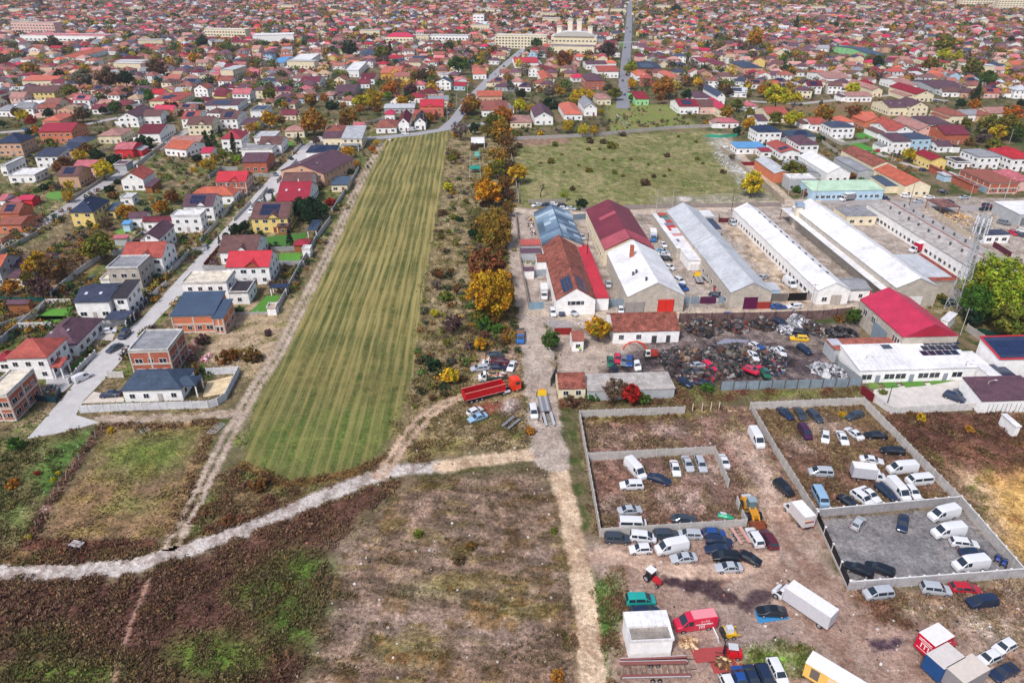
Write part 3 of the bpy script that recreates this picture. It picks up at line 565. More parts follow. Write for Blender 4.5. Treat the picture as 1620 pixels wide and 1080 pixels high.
def wallmesh(w, d, he, kind, rise, wcol, o=.4):
    mb = MB(); x, y = w/2-o, d/2-o; k = wcol
    if kind == 'shed': 
        zf = he+rise*o/d; zb = he+rise*(d-o)/d
        mb.face([(-x, -y, 0), (x, -y, 0), (x, -y, zf), (-x, -y, zf)], k); mb.face([(x, y, 0), (-x, y, 0), (-x, y, zb), (x, y, zb)], k)
        mb.face([(x, -y, 0), (x, y, 0), (x, y, zb), (x, -y, zf)], k); mb.face([(-x, y, 0), (-x, -y, 0), (-x, -y, zf), (-x, y, zb)], k); return mb
    zs = he
    if kind == 'gx':
        ze = he+rise*o/(d/2); zr = he+rise
        mb.face([(-x, -y, 0), (x, -y, 0), (x, -y, ze), (-x, -y, ze)], k); mb.face([(x, y, 0), (-x, y, 0), (-x, y, ze), (x, y, ze)], k)
        mb.face([(x, -y, 0), (x, y, 0), (x, y, ze), (x, 0, zr), (x, -y, ze)], k); mb.face([(-x, y, 0), (-x, -y, 0), (-x, -y, ze), (-x, 0, zr), (-x, y, ze)], k); return mb
    if kind == 'gy':
        ze = he+rise*o/(w/2); zr = he+rise
        mb.face([(x, -y, 0), (x, y, 0), (x, y, ze), (x, -y, ze)], k); mb.face([(-x, y, 0), (-x, -y, 0), (-x, -y, ze), (-x, y, ze)], k)
        mb.face([(-x, -y, 0), (x, -y, 0), (x, -y, ze), (0, -y, zr), (-x, -y, ze)], k); mb.face([(x, y, 0), (-x, y, 0), (-x, y, ze), (0, y, zr), (x, y, ze)], k); return mb
    for a, b_ in (((-x, -y), (x, -y)), ((x, -y), (x, y)), ((x, y), (-x, y)), ((-x, y), (-x, -y))): mb.face([(*a, 0), (*b_, 0), (*b_, zs), (*a, zs)], k)
    return mb
def roofz(kind, w, d, he, rise, x, y):
    if kind == 'gx': return he+rise*(1-abs(y)/(d/2))
    if kind == 'gy': return he+rise*(1-abs(x)/(w/2))
    if kind == 'shed': return he+rise*(y+d/2)/d
    if kind == 'hip': r = min(w, d)/2; return he+rise*min(1, min(w/2-abs(x), d/2-abs(y))/r)
    return he+.2
def rect(z, v, he):
    fl, fr, br = [P(*zp(z, v[i], v[i+1]), he) for i in (0, 2, 4)]
    w = float(np.linalg.norm(fr-fl)); d = float(np.linalg.norm(br-fr)); return fl, fr, br, w, d
def house(z, v, he, kind, rise, rc, wc, opts='', desc=None, cat='house', rmat=None, name=None, ang=None, wh=None, lvl=2, win=None, group='houses of the town'):
    """z,v: eave corners front-left, front-right, back-right in the photograph; or v=(px,py,w,d) of the middle of the ground floor"""
    if len(v) == 6:
        fl, fr, br, w, d = rect(z, v, he); nv = br-fr; a2 = math.atan2(nv[1], nv[0])-math.pi/2; ev = fr-fl; a1 = math.atan2(ev[1], ev[0])
        a = math.radians(3.2) if ang is None else ang
        if 'F' in opts: a = (a1+a2)/2
        c = (fl+br)/2
        # keep widths measured along the axis
        u = np.array((math.cos(a), math.sin(a))); w = abs(float((fr-fl) @ u)); nn = np.array((-u[1], u[0])); d = max(3., abs(float((br-fr) @ nn)))
        c = (fl+fr)/2+nn*d/2 if 'F' not in opts else c
    else:
        c = P(*zp(z, v[0], v[1])); w, d = v[2], v[3]; a = math.radians(3.2) if ang is None else ang
    px, py = toP(c[0], c[1]); r_ = random.Random(int(px*7+py*13))
    nm = name or ('house' if cat == 'house' else cat.replace(' ', '_').replace('-', '_'))
    root = empty(nm, (c[0], c[1], 0), a); OCC.append((c[0], c[1], math.hypot(w, d)*.5))
    rm = rmat or {'flat': 'felt', 'slab': 'felt'}.get(kind) or ('metal' if (rc in ('red', 'crimson', 'maroon', 'slate', 'navy', 'dark', 'grey', 'lgrey', 'white', 'blue', 'green', 'magenta', 'orange', 'bluegrey') and r_.random() < .6) else 'tile')
    wmn = {'brick': 'brick', 'block': 'block', 'orange': 'wall'}.get(wc, 'wall')
    ov = .1 if kind == 'flat' else (.35 if 'T' not in opts else .15); rcol = C(*RC[rc]); wcol = C(*WC[wc], k=.95)
    if 'O' not in opts:
        wl = link(wallmesh(w, d, he, kind, rise, wcol, ov).build('wall'), 'wall', M[wmn], root)
    else:
        for sx in (-1, 1):
            for sy in (-1, 1): link(MB().box((sx*(w/2-.3), sy*(d/2-.3), he/2), (.25, .25, he), wcol).build('post'), 'post', M['plain'], root)
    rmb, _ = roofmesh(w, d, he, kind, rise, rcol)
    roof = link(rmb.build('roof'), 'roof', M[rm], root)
    if 'c' in opts:
        x, y = w*r_.uniform(-.25, .25), d*r_.uniform(.02, .2); link(CHM, 'chimney', M['brick'], roof, (x, y, roofz(kind, w, d, he, rise, x, y)+.5), color=r_.choice([(.7, .35, .25), (.75, .7, .65)]))
    if 's' in opts:   # solar panels on the south or west slope
        mb = MB(); nx, ny = max(2, int(w*.5/1.1)), 2; sy0 = -d*.40
        for i in range(nx):
            for j in range(ny):
                x0 = -w*.28+i*1.12; y0 = sy0+j*d*.17; y1 = y0+d*.155
                if x0+1 > w/2-.5: continue
                z0, z1 = [roofz(kind, w, d, he, rise, x0 if kind != 'gy' else .0, q)+.28 for q in (y0, y1)]
                if kind == 'gy': z0 = z1 = None
                if kind == 'gy':
                    x0 = -w*.42+j*w*.2; x1 = x0+w*.18; y0 = -d*.35+i*1.15; y1 = y0+1.05
                    if y1 > d*.45: continue
                    za, zb = roofz(kind, w, d, he, rise, x0, 0)+.28, roofz(kind, w, d, he, rise, x1, 0)+.28
                    mb.face([(x0, y0, za), (x1, y0, zb), (x1, y1, zb), (x0, y1, za)], C(40,52,88)); continue
                mb.face([(x0, y0, z0), (x0+1.04, y0, z0), (x0+1.04, y1, z1), (x0, y1, z1)], C(40,52,88))
        if mb.f: link(mb.build('solar_panel'), 'solar_panel', M['solar'], roof)
    if 'k' in opts:   # skylights
        for q in (-.25, .15):
            x, y = w*q, -d*.22; z0 = roofz(kind, w, d, he, rise, x, y-.5)+.22; z1 = roofz(kind, w, d, he, rise, x, y+.5)+.22
            mb = MB(); mb.face([(x-.4, y-.5, z0), (x+.4, y-.5, z0), (x+.4, y+.5, z1), (x-.4, y+.5, z1)], C(210,214,222)); link(mb.build('skylight'), 'skylight', M['glass'], roof)
    if 'g' in opts:   # front gable dormer
        gw = w*.34; gx = w*r_.choice([-.08, .1]); y0 = -d/2-.15; zt = he+rise*.62; y1 = -d/2*(1-.62)-.0
        mb = MB(); mb.face([(gx-gw/2, y0, he+.2), (gx, y0, zt), (gx, y1, zt), (gx-gw/2, -d/2+.1, he+.2)][::-1], rcol); mb.face([(gx+gw/2, y0, he+.2), (gx, y0, zt), (gx, y1, zt), (gx+gw/2, -d/2+.1, he+.2)], rcol)
        link(mb.build('dormer_roof'), 'dormer_roof', M[rm], roof)
        mb = MB(); mb.face([(gx-gw/2+.3, y0+.3, he-.2), (gx+gw/2-.3, y0+.3, he-.2), (gx+gw/2-.3, y0+.3, he+.35), (gx, y0+.3, zt-.12), (gx-gw/2+.3, y0+.3, he+.35)], wcol if 'w' not in opts else C(*WC['wood'])); link(mb.build('gable_wall'), 'gable_wall', M['wall'], root)
    # openings
    if lvl > 0 and 'O' not in opts:
        rows = max(1, int((he+.2)/2.8)); x, y = w/2-ov, d/2-ov
        sides = [(0, -y, w, 0)]
        if c[0] < 25: sides.append((x, 0, d, math.pi/2))
        if c[0] > -25 and lvl > 0: sides.append((-x, 0, d, -math.pi/2))
        if lvl == 1: rows = min(rows, 2)
        wsz = 1.25
        for si, (sx, sy, L_, rz) in enumerate(sides):
            if win is not None: n = win[si] if si < len(win) else 0
            else: n = max(1, min(7, int(L_/3.1)))
            for r in range(rows):
                for i in range(n):
                    q = (i+.5)/n*L_*.9-L_*.45; zc = 1.55+r*2.8
                    if r == 0 and i == n//2 and si == 0 and n > 1 and 'N' not in opts:
                        link(DOOR, 'door', M['plain'], root, (sx+q*math.cos(rz), sy+q*math.sin(rz)-0.0, 1.05), rz, r_.choice([(.12, .09, .08), (.3, .3, .32), (.45, .42, .4), (.2, .06, .06)]), (1.1, 1, 2.1)); continue
                    ww = wsz*(1.5 if r_.random() < .3 else 1)
                    link(WIN, 'window', M['plain'], root, (sx+q*math.cos(rz), sy+q*math.sin(rz), zc), rz, (1, 1, 1), (ww, 1, 1.25))
        if kind == 'gy' and rise > 2 and 'N' not in opts: link(WIN, 'window', M['plain'], root, (0, -y, he+rise*.35), 0, (1, 1, 1), (1.1, 1, 1.1))
        if kind == 'gx' and rise > 2 and lvl > 1 and 'N' not in opts:
            sx = x if c[0] < 0 else -x; link(WIN, 'window', M['plain'], root, (sx, 0, he+rise*.3), math.pi/2*(1 if sx > 0 else -1), (1, 1, 1), (1, 1, 1.1))
    if desc is None and r_.random() < .6:   # low annex at one side
        s = r_.choice([-1, 1]); aw, ad, ah = r_.uniform(2.5, 4.5), d*r_.uniform(.4, .8), 2.7; ax = s*(w/2-ov+aw/2); ay = d*r_.uniform(-.15, .15)
        an = link(MB().box((ax, ay, ah/2), (aw, ad, ah), wcol).build('annex'), 'annex', M['wall'], root); mb = MB(); rc2 = C(*RC[r_.choice(['purple', 'brown', 'grey', 'salmon', rc, rc, 'lgrey'])]); x0, x1 = ax-aw/2-.2, ax+aw/2+.2; zi, zo = ah+1.1, ah+.1; za, zb = (zi, zo) if s > 0 else (zo, zi)
        mb.face([(x0, ay-ad/2-.2, za), (x1, ay-ad/2-.2, zb), (x1, ay+ad/2+.2, zb), (x0, ay+ad/2+.2, za)], rc2); link(mb.build('annex_roof'), 'annex_roof', M['tile'], an)
    if 'B' in opts:   # concrete frame of a brick shell
        mb = MB(); x, y = w/2-ov, d/2-ov; fc = C(214,206,196); n = max(2, int(w/4)); m_ = max(2, int(d/4))
        for i in range(n+1):
            for s in (-1,): mb.box((-x+2*x*i/n, s*y, he/2), (.4, .16, he), fc)
        for i in range(m_+1):
            for s in (-1, 1): mb.box((s*x, -y+2*y*i/m_, he/2+.01), (.18, .38, he), fc)
        for zc in ([.2, he-.2] if he < 4.5 else [.2, he/2, he-.2]):
            mb.box((0, -y-.02, zc), (2*x+.3, .2, .4), fc)
            for s in (-1, 1): mb.box((s*(x+.02), 0, zc+.013), (.2, 2*y+.2, .4), fc)
        link(mb.build('concrete_frame'), 'concrete_frame', M['plain'], root)
    if desc is None:
        st = {True: 'two storey ', False: ''}[he > 4.6]
        desc = '%s%s house with %s %s roof' % (st, WW[wc], RW[rc], {'hip': 'hipped', 'gx': 'pitched', 'gy': 'gabled', 'flat': 'flat', 'shed': 'lean-to', 'slab': 'flat'}[kind])
    tag(root, desc, cat, where(px, py-6) if wh is None else wh, group)
    return root, w, d
H = house
# --- left estate, near ---
H('k',(-150,690,60,685,250,465),6.5,'flat',0,'cream','brick','BN','unfinished brick house with cream flat slab roof',wh='cut by the left edge',win=[3,4])
H('k',(30,368,400,358,615,185),6.0,'hip',2.6,'coral','white','','white two storey villa under a coral red hipped roof',wh='at the lower left street',rmat='tile')
H('k',(-60,385,85,385,75,300),3.2,'hip',1.2,'crimson','white','','low white annex with crimson roof',wh='left of the coral roofed villa')
H('k',(430,442,520,440,542,372),3.2,'shed',.6,'coral','white','OT','small coral porch roof on posts at the villa door',cat='porch',wh='')
H('k',(300,255,650,255,840,25),3.2,'hip',3.0,'purple','white','k','white bungalow with large plum brown hipped roof',wh='behind the coral roofed villa',rmat='tile')
H('k',(1090,308,1440,292,1552,120),7.0,'flat',0,'grey','brick','BN','two storey brick shell with grey concrete flat roof',wh='behind the blue roofed bungalow',win=[3,4])
H('l',(-60,645,475,620,690,440),3.2,'hip',2.6,'bluegrey','white','','white bungalow under a broad blue hipped roof',wh='inside the curved white fence',rmat='tile')
H('l',(380,615,600,590,640,500),3.15,'hip',1.3,'bluegrey','white','O','open terrace roof on white posts joined to blue bungalow',cat='porch',wh='',rmat='tile')
H('n',(105,858,470,868,515,705),5.2,'shed',1.6,'bluegrey','orange','BN','orange brick shell house with blue grey sloping roof',wh='beside the dry lot',rmat='metal',win=[4,2])
H('n',(455,880,555,888,632,752),4.9,'shed',1.0,'bluegrey','orange','BN','narrow brick wing with blue grey roof and open loft',wh='right of the orange brick shell',rmat='metal',win=[1,2])
H('n',(200,590,585,582,655,486),6.0,'flat',0,'cream','white','','white flat roofed villa with slatted canopy and terrace',wh='by the lower left street')
H('n',(605,668,768,668,832,566),3.6,'flat',0,'dark','white','','white flat roofed garden wing with dark roof',wh='beside the curved green lawn')
H('n',(575,452,950,446,985,325),5.8,'gx',3.0,'red','white','gw','white villa with bright red roof and timber gable',wh='facing the field track',rmat='metal')
H('n',(515,322,840,322,885,188),4.2,'gx',3.2,'brown','white','g','white house with brown pitched roof and small gable',wh='behind the bright red roofed villa',rmat='tile')
H('n',(1228,300,1300,300,1305,268),2.6,'flat',0,'white','white','','tiny white garden shed at the lawn corner',cat='shed',wh='by the field track wall',lvl=0)
H('n',(925,800,1005,800,1010,762),2.2,'flat',0,'tan','white','N','white rendered shed block at the fence bend',cat='shed',wh='by the field track',lvl=0)
H('n',(950,625,1095,625,1100,592),2.6,'slab',0,'navy','white','O','dark garden canopy in white terrace yard',cat='canopy',wh='',lvl=0)
H('n',(1150,262,1285,262,1290,210),2.4,'hip',1.0,'crimson','wood','N','small crimson roofed garden hut by lawn',cat='shed',wh='',lvl=0)
H('n',(1270,132,1352,135,1415,45),2.8,'slab',0,'bluegrey','white','O','carport roofed with blue solar panels',cat='carport',wh='by the field track',rmat='solar')
H('p',(870,1062,1232,1052,1268,895),5.4,'gx',3.0,'brown','yellow','sg','yellow villa with brown roof and two solar rows',wh='by the dark conifers on the street',rmat='tile')
H('n',(1010,105,1110,105,1155,60),3.0,'shed',.7,'brown','wood','s','timber clad extension with brown solar roof',wh='right of the yellow villa',rmat='tile')
H('p',(1120,890,1425,892,1455,740),3.6,'gx',4.6,'crimson','white','ck','house with steep wine red roof and tall chimney',wh='beside the street bend',rmat='metal')
H('p',(1170,730,1455,730,1488,640),4.5,'gx',3.0,'brown','white','','white house with plain brown roof',wh='behind the wine red roof',rmat='tile')
H('q',(-50,690,240,770,300,610),5.5,'gy',3.4,'purple','tan','kF','large tan house with plum roof and yellow skylights',wh='beside the upper street',rmat='tile')
H('q',(230,822,375,828,388,755),3.2,'slab',0,'bluegrey','cream','','cream garage with solar panelled flat roof',cat='garage',wh='by the field track',rmat='solar')
H('q',(20,545,270,548,300,488),4.0,'hip',1.8,'navy','white','s','white house with navy solar hipped roof',wh='at the upper street corner',rmat='tile')
H('q',(165,420,325,432,345,375),4.5,'gx',1.8,'purple','cream','','cream house with plum pitched roof',wh='at the upper street junction')
H('q',(320,432,500,432,505,355),5.5,'shed',2.2,'lgrey','cream','N','cream modern house with steep lean-to roof',wh='beside the field track head')
H('q',(320,490,470,492,480,462),3,'slab',0,'grey','white','O','grey terrace roof on white posts',cat='porch',wh='beside the field track head')
H('q',(180,372,335,372,375,318),3.4,'hip',1.6,'terracotta','cream','c','small cream cottage with terracotta hipped roof',wh='behind the lean-to roofed modern house')
H('q',(420,322,520,322,545,295),3,'gx',1.2,'pink','pink','','pale pink cottage near the autumn trees')
H('q',(612,342,800,330,770,272),3.2,'hip',2.2,'terracotta','white','','white cottage with terracotta hipped roof',wh='on the road along the field head',rmat='tile')
H('q',(805,298,903,305,862,228),4.6,'gy',3.2,'maroon','white','','white house with steep dark red gabled roof',wh='on the road along the field head',rmat='tile')
H('q',(945,290,1045,300,1020,235),4.0,'gy',3.0,'dark','white','','white gabled house with charcoal roof',wh='on the road along the field head')
H('q',(690,225,780,225,775,195),4,'hip',1.5,'magenta','white','','white cottage with magenta hipped roof')
H('q',(990,158,1198,158,1205,100),6.2,'gx',2.4,'red','orange','g','orange villa with bright red gabled roof',wh='beside the main road',rmat='metal')
H('q',(940,228,1125,222,1135,178),3.8,'gx',1.2,'coral','orange','','low orange wing with coral roof',wh='in front of the bright red villa')
H('q',(685,172,950,170,960,130),3.2,'gx',.9,'lgrey','grey','','long low grey shed among autumn trees',cat='shed')
H('q',(1060,105,1240,110,1275,65),3.6,'gx',1.6,'grey','cream','','cream cottage with grey and cream roof')
H('p',(545,708,832,708,868,635),5.4,'gx',2.8,'red','brick','Bg','brick and concrete shell with bright red roof',wh='on the bare lot beside the street',rmat='metal')
H('p',(795,522,1030,522,1075,440),4.8,'gx',2.4,'purple','brick','N','raw brick house with plum brown roof',wh='inside a concrete block yard',rmat='tile')
H('p',(308,838,710,848,772,782),3.6,'hip',2.4,'orange','white','','white bungalow with broad orange hipped roof',wh='left of the middle street',rmat='tile')
H('p',(228,942,520,942,598,850),5.8,'gx',3.0,'purple','white','sg','white villa with plum roof and solar array',wh='left of the middle street',rmat='tile')
H('p',(115,1042,405,1030,462,975),6.2,'flat',0,'white','white','','plain white cube villa with flat white roof',wh='left of the lower street')
H('p',(790,398,1080,402,1112,356),4.5,'flat',0,'grey','white','','white modernist house with grey flat roof',wh='left of the middle street')
H('p',(955,352,1168,356,1196,292),4.8,'gx',2.4,'brown','white','g','white house with brown gabled roof',wh='left of the upper street')
H('p',(905,292,1110,285,1142,232),4.0,'flat',0,'lgrey','white','','long white house with pale flat roof',wh='behind the brown gabled house')
H('p',(1195,228,1390,226,1432,188),3.6,'hip',2.2,'salmon','cream','','cream cottage with salmon hipped roof')
H('p',(590,300,790,300,835,240),6.6,'hip',3.2,'crimson','white','','tall white villa with crimson hipped roof',wh='among dark conifers',rmat='metal')
H('p',(278,160,495,172,582,118),5.8,'gx',3.0,'brown','cream','g','large cream house with brown double gable roof')
H('p',(210,112,372,108,412,48),5.5,'gx',2.6,'coral','white','s','white house with coral roof and solar array')
H('p',(575,112,748,112,705,42),5.6,'gx',2.6,'brown','white','s','white house with brown roof and two solar arrays')
H('p',(120,380,275,418,392,345),3.8,'gx',2.4,'orange','white','F','low house with huge bright orange roof',rmat='tile')
H('p',(90,345,395,338,415,272),3.8,'gx',2.0,'salmon','tan','','long tan house with faded salmon roof')
H('p',(405,430,500,440,490,390),3.2,'gx',1.5,'magenta','white','','white cottage with magenta pitched roof')
H('p',(795,160,900,175,935,105),5,'gx',1.4,'purple','white','','white house with shallow plum roof')
H('p',(880,30,1010,40,1050,-10),5,'flat',0,'bluegrey','white','s','white house with flat roof and solar panels')
H('o',(655,1000,880,1000,1055,885),5.4,'hip',3.4,'navy','yellow','k','large yellow house with navy hipped roof',wh='on the left lane corner',rmat='tile')
H('o',(985,985,1090,985,1150,915),3.0,'shed',.6,'bluegrey','yellow','','yellow annex with blue grey lean-to roof',wh='joined to the navy roofed house')
H('o',(1145,682,1350,692,1432,615),4.8,'gy',3.0,'coral','white','c','white house with coral gable facing the camera',wh='above the dry lots',rmat='tile')
H('o',(1368,755,1440,758,1532,690),2.8,'shed',.5,'purple','wood','N','dark shed with plum lean-to roof',cat='shed',wh='right of the coral gabled house',lvl=0)
H('o',(560,642,720,665,838,590),5.2,'gx',2.6,'brown','tan','s','tan house with brown roof and solar heater',wh='by the round lemon tree')
H('o',(690,570,885,572,900,510),4.5,'gx',1.8,'pink','pink','','low house with pink roof',wh='behind the tan house')
H('o',(80,648,322,652,446,588),3.2,'flat',0,'white','white','','long white bungalow with flat white roof',wh='near the left edge')
H('o',(322,468,540,470,622,412),5.6,'shed',1.5,'slate','white','','white two storey house with slate lean-to roof')
H('o',(-60,345,200,338,322,275),6.2,'hip',3.4,'navy','tan','','big tan brick house with navy hipped roof',wh='at the left edge',rmat='tile')
H('o',(365,232,668,235,742,165),6.0,'gx',2.8,'crimson','orange','','orange brick house with crimson pitched roof',wh='near the left edge',rmat='metal')
H('o',(395,130,560,132,600,70),4.5,'hip',2.0,'orange','tan','')
H('o',(645,322,800,348,862,300),4,'hip',2,'slate','lyellow','')
H('o',(525,410,680,412,705,352),4,'hip',2,'slate','tan','')
H('o',(915,276,1150,270,1242,205),4.2,'hip',2.2,'salmon','cream','')
H('o',(1080,402,1255,402,1270,342),4.2,'gx',2.0,'pink','red','')
H('o',(1300,250,1510,252,1560,165),4.8,'gx',2.6,'maroon','white','')
H('o',(1125,92,1290,105,1352,25),5.6,'gy',2.8,'purple','white','')
H('o',(1345,85,1520,85,1540,40),5,'gx',2.4,'brown','white','')
H('o',(1080,548,1190,552,1215,512),3,'flat',0,'purple','navy' if 0 else 'grey','','small plum roofed shed by the lane',cat='shed',lvl=0)
H('o',(160,882,300,882,320,835),2.8,'gx',1.0,'magenta','red','N','red garden shed with magenta roof',cat='shed',lvl=0)
H('o',(1140,860,1250,865,1290,825),3,'flat',0,'lgrey','white','','small white shed with panelled flat roof',cat='shed')
H('o',(-15,1012,175,1012,235,932),4.8,'gx',2.4,'terracotta','orange','s','orange house with solar array on its roof',wh='at the left edge')
H('o',(1212,1052,1375,1055,1418,1005),3.8,'gx',1.4,'purple','white','')
H('o',(1350,1090,1650,1085,1640,1055),3.4,'gx',1.4,'maroon','white','')
H('o',(-20,885,45,885,50,830),4,'gx',1.4,'pink','white','')
H('o',(0,560,55,560,60,480),4.5,'flat',0,'white','white','')
H('m',(690,830,1030,830,1075,655),5.2,'gx',1.8,'slate','white','k','white villa under a wide charcoal pitched roof',wh='left of the lower street',rmat='tile')
H('m',(1060,790,1200,795,1262,655),5.6,'shed',1.2,'dark','white','','white entrance wing with dark lean-to roof',wh='right of the charcoal roofed villa')
H('m',(985,992,1190,998,1232,916),2.8,'slab',0,'slate','white','O','slate roofed carport beside the street',cat='carport',wh='in front of the charcoal roofed villa')
H('m',(1005,515,1312,507,1432,392),6.6,'flat',0,'grey','block','','unrendered white block house with grey flat roof',wh='left of the lower street')
H('m',(950,618,1035,622,1060,560),3.0,'flat',0,'cream','white','N','low white annex at the block house',cat='annex',wh='',lvl=0)
H('m',(1155,405,1530,415,1592,285),5.8,'gx',3.0,'coral','white','cg','white two storey house with coral pitched roof',wh='left of the lower street',rmat='tile')
H('m',(1325,232,1500,245,1625,105),5.8,'gy',2.2,'purple','white','s','white villa with plum roof and long solar strip',wh='left of the lower street',rmat='tile')
H('m',(1350,60,1600,62,1620,30),3.2,'slab',0,'crimson','white','O','crimson flat canopy beside white villa',cat='canopy',wh='')
H('m',(-90,530,0,520,70,385),5.5,'gx',2.6,'orange','grey','','grey house with bright orange roof',wh='at the left edge by the autumn trees')
H('m',(115,500,380,495,480,365),3.6,'gx',1.4,'purple','grey','','low house with plum roof behind orange trees')
H('m',(60,600,235,598,245,535),3.0,'shed',.6,'purple','cream','','small cream house with plum lean-to roof',wh='at the left edge')
H('m',(-60,560,40,560,75,640),4,'gx',1,'lgrey','lblue','','pale blue house with grey roof',wh='at the left edge')if 0 else None
H('m',(55,850,265,852,285,812),2.6,'gx',.7,'purple','wood','N','long garden pavilion with plum roof',cat='pavilion',wh='at the left edge',lvl=0)
H('m',(1070,225,1200,228,1205,202),2.6,'shed',.4,'pink','grey','N','small shed with pink metal roof',cat='shed',lvl=0)
H('m',(1150,90,1225,95,1235,65),2.8,'shed',.4,'blue','lblue','N','little blue roofed shed by the lawn',cat='shed',lvl=0)
H('m',(-30,95,190,100,200,10),3.2,'gx',1.2,'terracotta','orange','N','orange house beside salmon wall',wh='at the left edge')
